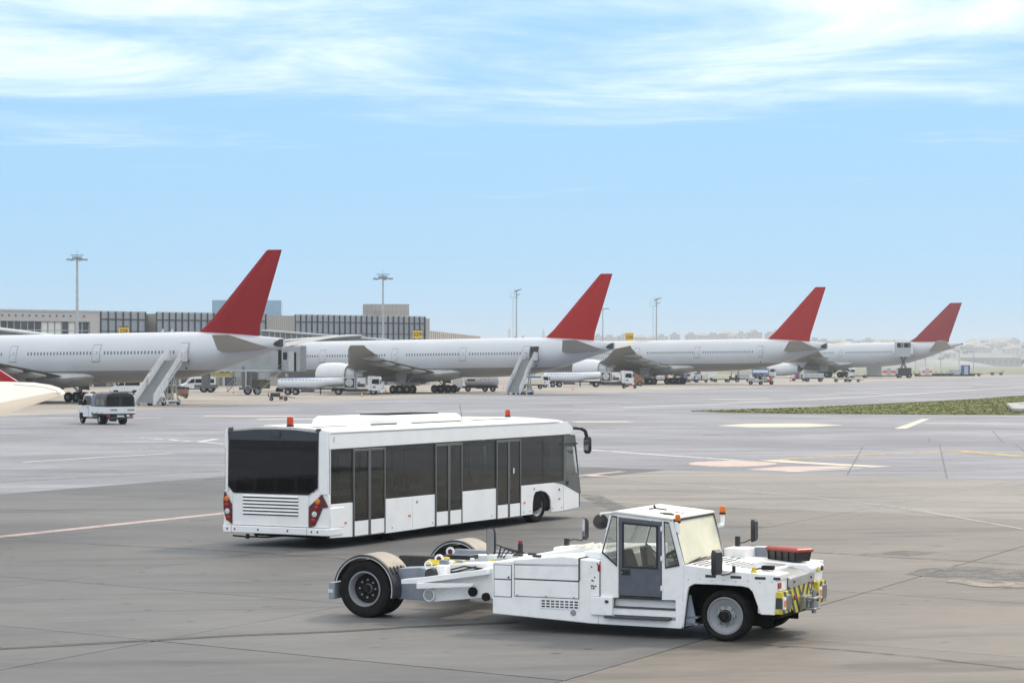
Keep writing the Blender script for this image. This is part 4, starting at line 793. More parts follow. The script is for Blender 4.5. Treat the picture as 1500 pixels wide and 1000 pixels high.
mb = MB(); mb.lathe([(.001, -.10), (.07, -.10), (.12, -.05), (.14, .02), (.13, .05), (.001, .06)], (0, 0, 0), 'x', 24); sl = mb.build('spotlight', BLACK, trc, smooth=True, loc=(-2.42, .30, 1.92)); sl.rotation_euler = (0, R(-20), R(-50))
mb = MB(); mb.tube([(-2.10, .30, 2.10), (-2.42, .30, 2.06), (-2.42, .30, 1.95)], .02, 8); mb.tube([(-2.15, .28, 2.02), (-2.25, .28, 1.92), (-2.30, .28, 1.80)], .01, 6); mb.build('spotlight_arm', WORKWHITE, trc)
# wheels
wheel(trc, -.08, .24, .43, .43, .34, .31, 'front', -1, 0); wheel(trc, -.08, 2.42, .43, .43, .34, .31, 'front', 1)
for y, s_ in ((.98, -1), (1.36, 1), (4.80, -1), (5.18, 1)): wheel(trc, -7.30, y, .525, .525, .34, .32, 'deep', s_)
# rear cradle: fenders, arms, frame
FEND = mat('fender_plastic', (.035, .037, .045), .38, var=.15, vscale=5, dirt=(.36, .30, .22), dscale=1.2, damt=.25)
TAN = mat('sunlit_tan_sheen', (.30, .26, .21), .5, var=.12, vscale=4, dirt=(.2, .16, .12), dscale=3, damt=.5)  # tan colour imitates the sun's sheen on the fender tops
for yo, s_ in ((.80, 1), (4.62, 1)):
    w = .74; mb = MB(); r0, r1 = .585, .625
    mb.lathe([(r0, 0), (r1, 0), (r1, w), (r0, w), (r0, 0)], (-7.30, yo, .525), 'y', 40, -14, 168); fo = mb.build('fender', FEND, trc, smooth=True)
    mb = MB(); mb.lathe([(r1 + .002, .05), (r1 + .006, .05), (r1 + .006, w - .02), (r1 + .002, w - .02)], (-7.30, yo, .525), 'y', 30, 38, 122); mb.build('top_sheen', TAN, fo, smooth=True)
    mb = MB(); mb.lathe([(r0 - .012, -.006), (r0 + .004, -.012), (r0 + .004, .0)], (-7.30, yo, .525), 'y', 40, -14, 168); mb.build('edge_bead', CLEARL, fo, smooth=True)
    for k in range(5):
        a = R(34); mb = MB(); px, pz = -7.30 + (r1 + .01) * math.cos(a), .525 + (r1 + .01) * math.sin(a); mb.cyl((px - .05, yo + .10 + k * .14, pz + .05), (px + .04, yo + .10 + k * .14, pz - .06), .028, n=8); mb.build('fender_bolt', BLACK if k < 4 else STEEL, fo)
    mb = MB(); mb.box(-8.02, -7.90, yo - .02, yo + w, .32, .62); mb.build('mud_guard', GREYP, fo, bevel=.01); mb = MB(); mb.box(-8.025, -7.93, yo - .025, yo + .1, .44, .50); mb.build('reflector', CLEARL, fo)
tpr('wheel_arm', GREYP, [(-6.75, .34), (-5.9, .34), (-5.9, .86), (-6.3, .93), (-6.75, .90)], 1.10, 1.55, bevel=.01)
tpr('wheel_arm', GREYP, [(-7.7, .60), (-7.2, 1.0), (-5.9, .98), (-5.7, .40), (-7.7, .40)], 4.40, 4.58, bevel=.01)
tpr('lift_beam', WORKWHITE, [(-6.10, .60), (-5.0, .68), (-4.98, .735), (-6.10, .70)], .56, .64, bevel=.006); tpr('lift_beam', WORKWHITE, [(-6.44, .67), (-6.1, .69), (-4.74, .90), (-4.74, 1.0), (-6.1, .79), (-6.44, .75)], .62, .80, bevel=.006)
tpr('side_frame', WORKWHITE, [(-6.03, .42), (-5.9, .35), (-4.95, .46), (-4.33, .46), (-4.33, 1.06), (-4.74, 1.0), (-6.05, .78)], .80, .98, bevel=.01)
mb = MB(); mb.cyl((-5.93, .72, .48), (-5.93, .98, .48), .115, n=24); mb.build('pivot_boss', WORKWHITE, trc, smooth=True); mb = MB(); mb.cyl((-5.93, .70, .48), (-5.93, .73, .48), .085, n=24); mb.build('pivot_pin', STEEL, trc, smooth=True)
for x, z, r_ in ((-5.08, .57, .085), (-4.82, .49, .075)): mb = MB(); mb.cyl((x, .75, z), (x, .81, z), r_, n=20); mb.build('frame_hole', DARK, trc)
tpr('rear_frame', WORKWHITE, [(-6.4, .90), (-5.8, .98), (-4.33, 1.05), (-4.33, .95), (-6.4, .80)], 1.6, 2.1, bevel=.01)
tpr('rear_frame', WORKWHITE, [(-7.2, .92), (-5.6, .97), (-4.33, 1.05), (-4.33, .7), (-7.2, .7)], 3.9, 4.2, bevel=.01)
tbox('cross_beam', GREYP, -6.6, -5.9, 1.3, 4.4, .45, .80); tbox('cross_beam', WORKWHITE, -5.2, -4.33, .9, 4.3, .40, .92)
tbox('black_pad', mat('black_rubber_pad', (.05, .05, .048), .9, var=.25, vscale=12, bump=.6, bscale=50), -7.35, -6.45, 2.30, 2.55, .82, 1.03); tbox('valve_block', BLACK, -6.9, -6.35, 3.3, 3.7, .90, .98)
tbox('brass_fitting', YEL, -6.45, -6.35, 2.32, 2.45, .92, 1.02)
for k, (x, y) in enumerate(((-6.0, 1.75), (-5.5, 2.2), (-6.6, 1.9))):
    tpr('clamp_flap', WORKWHITE, [(x, .90), (x + .62, .93), (x + .55, 1.0), (x + .05, 1.0)], y, y + .12, bevel=.01)
    mb = MB(); mb.hexa([(x + .06, y - .06, .93), (x + .56, y - .10, .90), (x + .50, y + .0, .97), (x + .08, y - .0, 1.0), (x + .06, y - .05, .95), (x + .56, y - .09, .92), (x + .50, y + .01, .99), (x + .08, y + .01, 1.02)]); mb.build('yellow_flap', YEL, trc)
for x, y in ((-6.35, 2.0), (-6.9, 3.6)): mb = MB(); mb.lathe([(.09, 0), (.09, -.02), (.001, -.02)], (x, y, 1.02), 'y', 20); mb.build('gauge', WORKWHITE, trc); mb = MB(); mb.lathe([(.05, 0), (.045, -.012), (.001, -.012)], (x, y - .02, 1.02), 'y', 16); mb.build('gauge_face', MAROON, trc)
mb = MB(); mb.lathe([(.07, -.015), (.085, 0), (.07, .015), (.055, 0), (.07, -.015)], (-6.03, .9, 1.0), 'y', 20); mb.box(-6.06, -6.0, .86, .94, .80, .95); mb.build('lifting_eye', WORKWHITE, trc, smooth=True)
mb = MB(); mb.cyl((-5.97, .85, .84), (-5.97, .98, .84), .11, n=20); mb.build('sheave', SEAM, trc, smooth=True); tbox('sheave_bracket', WORKWHITE, -5.90, -5.70, .95, 1.15, .78, 1.0, bevel=.02)
mb = MB(); random.seed(9)
for k in range(7): mb.tube([(-5.9 + .2 * k, 1.2 + .1 * k, .86), (-5.6 + .2 * k, 1.5 + .12 * k, .93 + random.uniform(0, .04)), (-5.2 + .12 * k, 1.6 + .2 * k, .90), (-4.4, 1.8 + .2 * k, .95)], .016, 6)
mb.build('hydraulic_hose', BLACK, trc)
tpr('arm_cover', WORKWHITE, [(-5.0, .93), (-4.34, 1.02), (-4.34, 1.08), (-5.0, .97)], 1.0, 1.8, bevel=.01); tbox('black_cover', BLACK, -4.95, -4.7, 2.3, 2.6, 1.0, 1.06)
for k in range(10): tbox('frame_fitting', random.choice([WORKWHITE, GREYP, STEEL, BLACK]), *(lambda x, y, z, s_: (x, x + s_, y, y + s_, z, z + s_ * .7))(-6.2 + 1.6 * random.random(), 1.2 + 2.4 * random.random(), .88 + .08 * random.random(), .05 + .09 * random.random()))
o = mirror(-6.05, 3.6, .98, 1.50, .22, [(-5.9, 3.7, .95), (-5.9, 3.75, 1.15), (-6.0, 3.62, 1.2)], 1, R(250))
mb = MB()
for k in range(5): mb.tube([(-5.85 + .06 * k, 3.5, .95), (-5.85 + .1 * k, 3.65, 1.15 - .02 * k), (-5.55 + .05 * k, 3.6, 1.05)], .014, 6)
mb.build('control_hose', BLACK, trc); mb = MB(); mb.cyl((-5.42, 3.6, 1.0), (-5.42, 3.6, 1.22), .05); mb.build('valve_stack', BLACK, trc); mb = MB(); mb.cyl((-5.42, 3.6, 1.22), (-5.42, 3.6, 1.28), .04); mb.build('valve_knob', REDL, trc)
# ------------------------------------------------------------------ airliners (local: x forward, y to port, z up, origin on the ground below the main gear)
def fus_mat(name, zsplit):
    m = bpy.data.materials.new(name); m.use_nodes = True; n, l = m.node_tree.nodes, m.node_tree.links; b = n['Principled BSDF']
    b.inputs['Roughness'].default_value = .34; b.inputs['Coat Weight'].default_value = .12
    t = n.new('ShaderNodeTexCoord'); s_ = n.new('ShaderNodeSeparateXYZ'); l.new(t.outputs['Object'], s_.inputs[0])
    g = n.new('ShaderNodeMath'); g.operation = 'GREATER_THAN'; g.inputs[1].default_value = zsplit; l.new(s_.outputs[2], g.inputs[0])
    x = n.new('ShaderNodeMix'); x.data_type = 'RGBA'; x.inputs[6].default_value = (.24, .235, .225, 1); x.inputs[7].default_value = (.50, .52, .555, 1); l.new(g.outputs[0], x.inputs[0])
    mp_ = n.new('ShaderNodeMapping'); mp_.inputs['Scale'].default_value = (.25, 1, .9); l.new(t.outputs['Object'], mp_.inputs[0])
    a = n.new('ShaderNodeTexNoise'); a.inputs['Scale'].default_value = .5; a.inputs['Detail'].default_value = 9; l.new(mp_.outputs[0], a.inputs['Vector'])
    r = n.new('ShaderNodeMapRange'); r.inputs['From Min'].default_value = .3; r.inputs['From Max'].default_value = .7; r.inputs['To Min'].default_value = .93; r.inputs['To Max'].default_value = 1.04; l.new(a.outputs[0], r.inputs['Value'])
    y = n.new('ShaderNodeMix'); y.data_type = 'RGBA'; y.blend_type = 'MULTIPLY'; y.inputs[0].default_value = 1; l.new(x.outputs[2], y.inputs[6]); l.new(r.outputs[0], y.inputs[7])
    # frame lines every few metres: faint skin joints
    w = n.new('ShaderNodeMath'); w.operation = 'FRACT'; q = n.new('ShaderNodeMath'); q.operation = 'DIVIDE'; q.inputs[1].default_value = 5.4; l.new(s_.outputs[0], q.inputs[0]); l.new(q.outputs[0], w.inputs[0])
    c = n.new('ShaderNodeMath'); c.operation = 'LESS_THAN'; c.inputs[1].default_value = .010; l.new(w.outputs[0], c.inputs[0]); k = n.new('ShaderNodeMath'); k.operation = 'MULTIPLY'; k.inputs[1].default_value = .16; l.new(c.outputs[0], k.inputs[0])
    z = n.new('ShaderNodeMix'); z.data_type = 'RGBA'; z.inputs[7].default_value = (.3, .3, .31, 1); l.new(k.outputs[0], z.inputs[0]); l.new(y.outputs[2], z.inputs[6]); l.new(z.outputs[2], b.inputs['Base Color']); return m
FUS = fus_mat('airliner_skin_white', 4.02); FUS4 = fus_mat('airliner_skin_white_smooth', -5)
ACW = mat('airliner_white', (.50, .52, .555), .35, var=.03, vscale=.6, coat=.3)
WINGG = mat('wing_grey', (.25, .25, .235), .45, var=.14, vscale=.5, dirt=(.14, .135, .12), dscale=.5, damt=.4)
STABG = mat('tailplane_grey', (.36, .355, .345), .45, var=.08, vscale=.7, dirt=(.2, .19, .17), dscale=.7, damt=.35)
FAIR = mat('belly_fairing_grey', (.42, .43, .43), .45, var=.08, vscale=.7, dirt=(.2, .19, .17), dscale=.8, damt=.3)
RED1 = mat('fin_red_dark', (.235, .004, .008), .6, var=.03, vscale=.4, spec=.15); RED2 = mat('fin_red', (.33, .010, .010), .6, var=.03, vscale=.4, spec=.15)
WIND = mat('cabin_window', (.13, .14, .17), .25); EXH = mat('exhaust_metal', (.09, .085, .085), .5, metal=.6, var=.3, vscale=2); DLINE = mat('door_outline', (.16, .165, .175), .5)
NACW = mat('nacelle_white', (.62, .64, .67), .3, var=.03, vscale=.8, coat=.2)
def airfoil(le, te, th, tdir, n=10):
    le, te, tdir = Vector(le), Vector(te), Vector(tdir); up, dn = [], []
    for i in range(n + 1):
        u = i / n; u = u * u * (3 - 2 * u) * .5 + u * .5
        t = 5 * th * (.2969 * math.sqrt(u) - .126 * u - .3516 * u * u + .2843 * u ** 3 - .1036 * u ** 4)
        p = le.lerp(te, u); up.append(p + tdir * t); dn.append(p - tdir * t)
    return up + dn[-2:0:-1]
def liner(cfg):
    c = cfg; G = c['gear']; root = thing(c['name'], c['label'], 'airliner', c['loc'], 0)
    root.rotation_euler = (0, c['pitch'], 0); root.rotation_mode = 'XYZ'
    root.rotation_euler = (Matrix.Rotation(math.pi / 2 + c['yaw'], 3, 'Z') @ Matrix.Rotation(c['pitch'], 3, 'Y')).to_euler(); root.scale = (c['k'],) * 3
    rw = c['hw']; X = lambda a: G - a
    mb = MB(); rings = []
    for a, zt, zb_, hw in c['rings']:
        cz, rz = (zt + zb_) / 2, (zt - zb_) / 2
        rings.append([(X(a), hw * math.sin(2 * math.pi * i / 40), cz + rz * math.cos(2 * math.pi * i / 40)) for i in range(40)])
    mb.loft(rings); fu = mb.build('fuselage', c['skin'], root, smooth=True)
    wz, L_ = c['wz'], c['len']
    def prof(a):
        R_ = c['rings']
        for q, w in zip(R_[:-1], R_[1:]):
            if q[0] <= a <= w[0]: t = (a - q[0]) / (w[0] - q[0]); return [q[i] + (w[i] - q[i]) * t for i in range(4)]
        return R_[-1]
    def yat(a, z):
        _, zt, zb_, hw = prof(a); cz, rz = (zt + zb_) / 2, (zt - zb_) / 2; return hw * math.sqrt(max(0, 1 - ((z - cz) / rz) ** 2))
    for s_ in (1, -1):
        mb = MB()
        for a0, a1 in c['wins']:
            nn = int(round((a1 - a0) / .545))
            for i in range(nn + 1):
                a = a0 + (a1 - a0) * i / nn; y = yat(a, wz) * s_
                P = [(-.13, -.12), (-.08, -.20), (.08, -.20), (.13, -.12), (.13, .12), (.08, .20), (-.08, .20), (-.13, .12)]
                mb.add([(X(a) + p[0], (yat(a, wz + p[1]) + .012) * s_, wz + p[1]) for p in P], [tuple(range(8))])
        w = mb.build('window_row', WIND, fu, fix=False); w['kind'] = 'stuff'
        for a, z0, z1, w_ in c['doors']:
            if c.get('open') and s_ == 1 and abs(a - c['open']) < .5: continue
            mb = MB(); P = [(-w_ / 2, z0), (w_ / 2, z0), (w_ / 2, z1), (-w_ / 2, z1)]; N_ = 6
            rr = []
            for k in range(N_ + 1):
                z = z0 + (z1 - z0) * k / N_; rr.append([(X(a) - w_ / 2, (yat(a, z) + .02) * s_, z), (X(a) + w_ / 2, (yat(a, z) + .02) * s_, z)])
            for k in range(N_): mb.quad(rr[k][0], rr[k][1], rr[k + 1][1], rr[k + 1][0])
            d = mb.build('door', ACW if True else None, root, fix=False, smooth=True)
            m2 = MB()
            for k in range(N_):
                za, zb2 = z0 + (z1 - z0) * k / N_, z0 + (z1 - z0) * (k + 1) / N_
                for sx_ in (-1, 1):
                    xa = X(a) + sx_ * w_ / 2; m2.quad((xa - .025, (yat(a, za) + .03) * s_, za), (xa + .025, (yat(a, za) + .03) * s_, za), (xa + .025, (yat(a, zb2) + .03) * s_, zb2), (xa - .025, (yat(a, zb2) + .03) * s_, zb2))
            for z, h_ in ((z0, .09), (z1, .05)): m2.quad((X(a) - w_ / 2 - .03, (yat(a, z) + .035) * s_, z), (X(a) + w_ / 2 + .03, (yat(a, z) + .035) * s_, z), (X(a) + w_ / 2 + .03, (yat(a, z + h_) + .035) * s_, z + h_), (X(a) - w_ / 2 - .03, (yat(a, z + h_) + .035) * s_, z + h_))
            m2.build('outline', DLINE, d, fix=False)
            m3 = MB()
            for x, z, w3, h3 in ((-.12, wz - .1, .16, .30), (.25, wz - .18, .35, .06), (-.1, wz - .75, .12, .12)): y = (yat(a, z) + .04) * s_; m3.quad((X(a) + x - w3 / 2, y, z), (X(a) + x + w3 / 2, y, z), (X(a) + x + w3 / 2, y, z + h3), (X(a) + x - w3 / 2, y, z + h3))
            m3.build('door_window', mat('door_detail', (.33, .34, .36), .4), d, fix=False)
    # fin, drawn as a thick tapering aerofoil
    mb = MB(); mb.loft([airfoil((X(a), 0, z1), (X(b), 0, z2), t, (0, 1, 0)) for a, b, z1, z2, t in c['fin']]); mb.build('tail_fin', c['red'], root, smooth=True)
    for s_ in (1, -1):
        mb = MB(); mb.loft([airfoil((X(a), y * s_, z), (X(b), y * s_, z2), t, (0, 0, 1)) for y, a, b, z, z2, t in c['stab']]); mb.build('tailplane', STABG, root, smooth=True)
        mb = MB(); y, a, b, z, z2, t = c['stab'][0]; mb.loft([[(X(a - 1 + (b - a + 1.2) * u) , (y - .35) * s_ + (.30 * math.sin(math.pi * u) + .01) * math.cos(q * math.pi / 5) * s_, z + (z2 - z) * u + (.42 * math.sin(math.pi * u) + .01) * math.sin(q * math.pi / 5)) for q in range(10)] for u in (0, .15, .35, .6, .85, 1)]); mb.build('tailplane_root', STABG, root, smooth=True)
        mb = MB(); mb.loft([airfoil((X(a), y * s_, z), (X(b), y * s_, z2), t, (0, 0, 1), 12) for y, a, b, z, z2, t in c['wing']]); wg = mb.build('wing', WINGG, root, smooth=True)
        W = c['wing']
        def wa(y):
            for q, w in zip(W[:-1], W[1:]):
                if q[0] <= y <= w[0]: t = (y - q[0]) / (w[0] - q[0]); return [q[i] + (w[i] - q[i]) * t for i in range(6)]
        for yf, l_ in c['fair']:
            _, a, b, z, z2, t = wa(yf); mb = MB(); rr = []
            for u in (0, .12, .35, .65, .88, 1):
                rad = .42 * math.sin(math.pi * min(1, u * .9 + .05)) + .02; x = X(b - l_ * .7 + l_ * 1.15 * u); rr.append([(x, yf * s_ + rad * .6 * math.cos(q * math.pi / 5), z2 - .55 - .25 * u + rad * math.sin(q * math.pi / 5)) for q in range(10)])
            mb.loft(rr); mb.build('flap_fairing', WINGG, wg, smooth=True)
        ye, ze, pr, core = c['eng']
        mb = MB(); mb.lathe([(r, -(a - G)) for a, r in pr] , (0, ye * s_, ze), 'x', 36)
        eo = mb.build('engine', NACW, root, smooth=True, fix=True)
        mb = MB(); mb.lathe([(r, -(a - G)) for a, r in core], (0, ye * s_, ze), 'x', 28); mb.build('core_nozzle', NACW if not c.get('darkcore') else EXH, eo, smooth=True)
        mb = MB(); a_in = pr[1][0] + .6; mb.lathe([(pr[2][1] - .1, -(a_in - G)), (.001, -(a_in - G) + .5)], (0, ye * s_, ze), 'x', 28); a_out = pr[-1][0] - .8; mb.lathe([(pr[-1][1] - .02, -(a_out - G)), (.5, -(a_out - G))], (0, ye * s_, ze), 'x', 28); mb.build('fan', DARK, eo)
        mb = MB(); _, a, b, z, z2, t = wa(ye); mb.prism([(X(pr[0][0] + 1.2), ze + pr[2][1] - .1), (X(a - .2), ze + pr[2][1] + .15), (X(a + 3.2), z + .1), (X(a + 4.5), z - .2), (X(core[-1][0]), ze + .25), (X(pr[-1][0] - 1), ze + .6)], ye * s_ - .22, ye * s_ + .22, 'y'); mb.build('pylon', FAIR, eo, bevel=.05)
        # main gear
        yg = c['track'] * s_; rwl = c['wr']
        mb = MB(); mb.cyl((0, yg, rwl), (-.1, yg * .92, 3.3), .17); mb.cyl((.1, yg, 1.2), (1.6, yg * .7, 3.2), .09); mb.cyl((-.2, yg, 1.1), (-1.4, yg * .75, 3.2), .08); mb.beam((c['axles'][0], yg, rwl + .05), (c['axles'][-1], yg, rwl + .05), .25, .28); gl = mb.build('main_gear', STEEL if False else mat('gear_grey', (.30, .31, .31), .5, var=.2, vscale=3), root)
        mb = MB(); mb.hexa([(.75, yg + .62 * s_, 1.65), (-.95, yg + .62 * s_, 1.55), (-.95, yg + .68 * s_, 1.55), (.75, yg + .68 * s_, 1.65), (1.35, yg + .10 * s_, 3.65), (-1.0, yg + .10 * s_, 3.55), (-1.0, yg + .16 * s_, 3.55), (1.35, yg + .16 * s_, 3.65)]); mb.build('gear_door', FAIR, gl)
        for ax_ in c['axles']:
            for dy in (-.70, .70):
                k = ('ac', rwl)
                if k not in WC:
                    t_ = MB(); w = .46; t_.lathe([(rwl * .44, -w / 2 + .03), (rwl * .8, -w / 2), (rwl * .96, -w / 2 + .05), (rwl, -w / 4), (rwl, w / 4), (rwl * .96, w / 2 - .05), (rwl * .8, w / 2), (rwl * .44, w / 2 - .03)], (0, 0, 0), n=24)
                    r2 = MB(); r2.lathe([(.001, -w / 2 - .01), (rwl * .14, -w / 2 - .01), (rwl * .2, -w / 2 + .06), (rwl * .38, -w / 2 + .05), (rwl * .44, -w / 2 + .02), (rwl * .44, w / 2 - .02), (rwl * .38, w / 2 - .05), (.001, w / 2 - .04)], (0, 0, 0), n=16)
                    WC[k] = (t_.mesh('tyre', RUBBER, True), r2.mesh('rim', mat('aircraft_rim', (.30, .31, .31), .5, metal=.3, var=.2, vscale=5), True))
                o = inst('wheel', WC[k][0], gl, (ax_, yg + dy, rwl)); inst('rim', WC[k][1], o) if False else None
                rm_ = inst('wheel_rim', WC[k][1], gl, (ax_, yg + dy, rwl))
    mb = MB(); mb.loft([[(X(a), hw * math.sin(2 * math.pi * i / 24), zz + rz * math.cos(2 * math.pi * i / 24)) for i in range(24)] for a, zz, rz, hw in c['belly']]); mb.build('belly_fairing', FAIR, root, smooth=True)
    # nose gear
    ng = c['ng']; mb = MB(); mb.cyl((X(ng), 0, .5), (X(ng), 0, 3), .12); mb.cyl((X(ng), 0, 1.2), (X(ng) - 1.4, 0, 3), .07); nb = mb.build('nose_gear', MATS['gear_grey'], root)
    for dy in (-.3, .3): inst('wheel', WC[('ac', rwl)][0], nb, (X(ng), dy, rwl * .8), sc=(.8, .8, .8))
    # exhaust at the tail cone
    mb = MB(); e = c['apu']
    if e[0] == 'side': mb.prism([(X(L_ - 1.15), 7.02), (X(L_ - .75), 7.32), (X(L_ + .03), 7.66), (X(L_ + .03), 6.72), (X(L_ - .7), 6.80)], .02, .66, 'y'); mb.build('exhaust', mat('soot_black', (.03, .028, .027), .7, var=.3, vscale=2), root, bevel=.04)
    else: mb.cyl((X(L_ - .1), 0, e[1]), (X(L_ + .25), 0, e[1] - .03), .25, .2, n=16); mb.build('exhaust', EXH, root, smooth=True)
    # antennas and beacon
    mb = MB()
    for a, z in c['ant']: mb.prism([(X(a), z - .1), (X(a + .5), z - .1), (X(a + .55), z + .38), (X(a + .35), z + .38)], -.03, .03, 'y')
    mb.build('antenna', ACW, root)
    mb = MB()
    for a, z, r_ in c['ports']: y = yat(a, z); mb.lathe([(r_, 0), (r_ * .6, .03), (.001, .03)], (X(a), y, z), 'y', 12)
    mb.build('outlet_port', DARK, root)
    return root
B7 = [(0, 4.7, 4.5, .1), (.6, 5.5, 3.8, .8), (1.6, 6.3, 3.3, 1.4), (3.2, 7.4, 2.9, 2.1), (5.5, 8.3, 2.65, 2.7), (8.5, 8.68, 2.52, 3.0), (11, 8.72, 2.5, 3.1), (30, 8.72, 2.5, 3.1), (50, 8.72, 2.5, 3.1), (53, 8.72, 2.58, 3.1), (56, 8.72, 2.72, 3.04), (58.5, 8.72, 2.95, 2.92), (61, 8.68, 3.30, 2.72), (63.5, 8.58, 3.82, 2.42), (66, 8.42, 4.45, 2.05), (68.5, 8.22, 5.15, 1.6), (70.5, 8.05, 5.72, 1.2), (72.5, 7.88, 6.28, .75), (73.9, 7.75, 6.60, .45)]
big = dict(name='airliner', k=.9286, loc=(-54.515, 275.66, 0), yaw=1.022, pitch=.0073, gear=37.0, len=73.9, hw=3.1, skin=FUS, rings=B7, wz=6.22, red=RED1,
    wins=[(9, 17.0), (19.1, 31.3), (35.9, 46.3), (48.6, 59.4)], doors=[(7.0, 5.15, 7.2, 1.2), (18.0, 5.15, 7.2, 1.2), (33.3, 5.15, 7.2, 1.15), (47.2, 5.12, 7.25, 1.2), (60.9, 5.2, 7.32, 1.25)],
    fin=[(58.9, 62.5, 8.66, 8.6, .02), (61.3, 70.2, 8.75, 7.9, .75), (62.9, 70.5, 10.0, 9.4, .62), (71.45, 73.75, 18.25, 18.2, .28), (71.7, 73.75, 18.36, 18.3, .10)],
    stab=[(1.3, 65.6, 72.7, 6.3, 6.72, .62), (3.0, 66.3, 72.9, 6.4, 6.9, .52), (10.6, 71.6, 74.1, 8.0, 8.02, .22), (10.8, 72.1, 74.1, 8.05, 8.05, .10)],
    wing=[(2.2, 23.4, 41.3, 3.3, 3.3, 1.6), (3.1, 24.2, 41.5, 3.45, 3.45, 1.5), (9.6, 29.0, 42.0, 4.3, 4.3, 1.0), (20, 37.6, 44.6, 5.45, 5.4, .6), (28.5, 44.6, 48.4, 6.9, 6.9, .32), (30.6, 46.7, 49.4, 7.4, 7.4, .14)],
    fair=[(9.0, 5.5), (14, 5), (19.5, 4.5), (24.5, 3.8)], eng=(9.6, 3.05, [(23.55, 1.62), (23.5, 1.72), (23.7, 1.85), (24.5, 1.98), (26, 2.03), (28, 1.95), (29.5, 1.72), (29.5, 1.62)], [(28.2, 1.45), (29.6, 1.28), (31.0, .95), (31.05, .75), (32.2, .15)]),
    track=5.5, wr=.66, axles=(1.48, 0, -1.48), belly=[(25.5, 3.4, .5, 1.6), (27.5, 3.0, .95, 2.8), (31, 3.0, 1.2, 3.35), (38, 3.0, 1.2, 3.4), (42, 3.1, 1.05, 3.3), (44.5, 3.3, .75, 2.9), (46.2, 3.4, .4, 2.0)],
    ng=5.9, apu=('side', 0), ant=[(27, 8.75), (55.0, 8.75), (56.5, 8.74)], ports=[(42.0, 3.55, .18), (43.4, 3.6, .18), (60.8, 4.28, .17)],
    label='nearest parked white airliner with darkest red tail and stairs at its rear door')
p1 = liner(big)
# the fleet mates share the nearest aircraft's meshes
def place_plane(o, X_, Y_, yaw, k, pitch):
    o.location = (X_, Y_, 0); o.rotation_euler = (Matrix.Rotation(math.pi / 2 + yaw, 3, 'Z') @ Matrix.Rotation(pitch, 3, 'Y')).to_euler(); o.scale = (k,) * 3
p2 = dup(p1, 'middle parked white airliner with stairs at its open, dark rear doorway', group='white airliners with red tails'); place_plane(p2, -13.845, 365.84, .9515, .9643, .0087)
p3 = dup(p1, 'third parked white airliner with red tail and closed rear door, behind the second tail', group='white airliners with red tails'); place_plane(p3, 33.05, 517.67, .9526, 1.1224, .0075)
p1['group'] = 'white airliners with red tails'
for o in bpy.data.objects:
    if o.parent in (p2, p3) and o.name.startswith('tail_fin'): o.data = o.data.copy(); o.data.materials[0] = RED2
# the second one's rear door stands open
dd_ = [o for o in bpy.data.objects if o.parent == p2 and o.name.startswith('door') and o.data.vertices[0].co.x < -23 and o.data.vertices[0].co.y > 0]
for o in dd_: o.location = (1.35, .35, .0)
mb = MB(); mb.prism([(-24.55, 5.2), (-23.3, 5.2), (-23.3, 7.25), (-24.55, 7.25)], 2.2, 2.90, 'y'); mb.build('doorway', mat('dark_doorway', (.035, .03, .028), .8), p2)
A3 = [(0, 4.5, 4.3, .1), (.8, 5.4, 3.6, .8), (2.5, 6.6, 3.0, 1.7), (5, 7.6, 2.5, 2.5), (8, 7.9, 2.3, 2.8), (12, 7.92, 2.28, 2.82), (40, 7.92, 2.28, 2.82), (43, 7.92, 2.33, 2.8), (46, 7.92, 2.50, 2.75), (48.5, 7.92, 2.75, 2.65), (51, 7.9, 3.22, 2.45), (55.5, 7.85, 4.42, 1.9), (58, 7.8, 5.25, 1.5), (60.5, 7.7, 6.12, 1.0), (62.5, 7.55, 6.72, .6), (63.4, 7.45, 6.98, .35)]
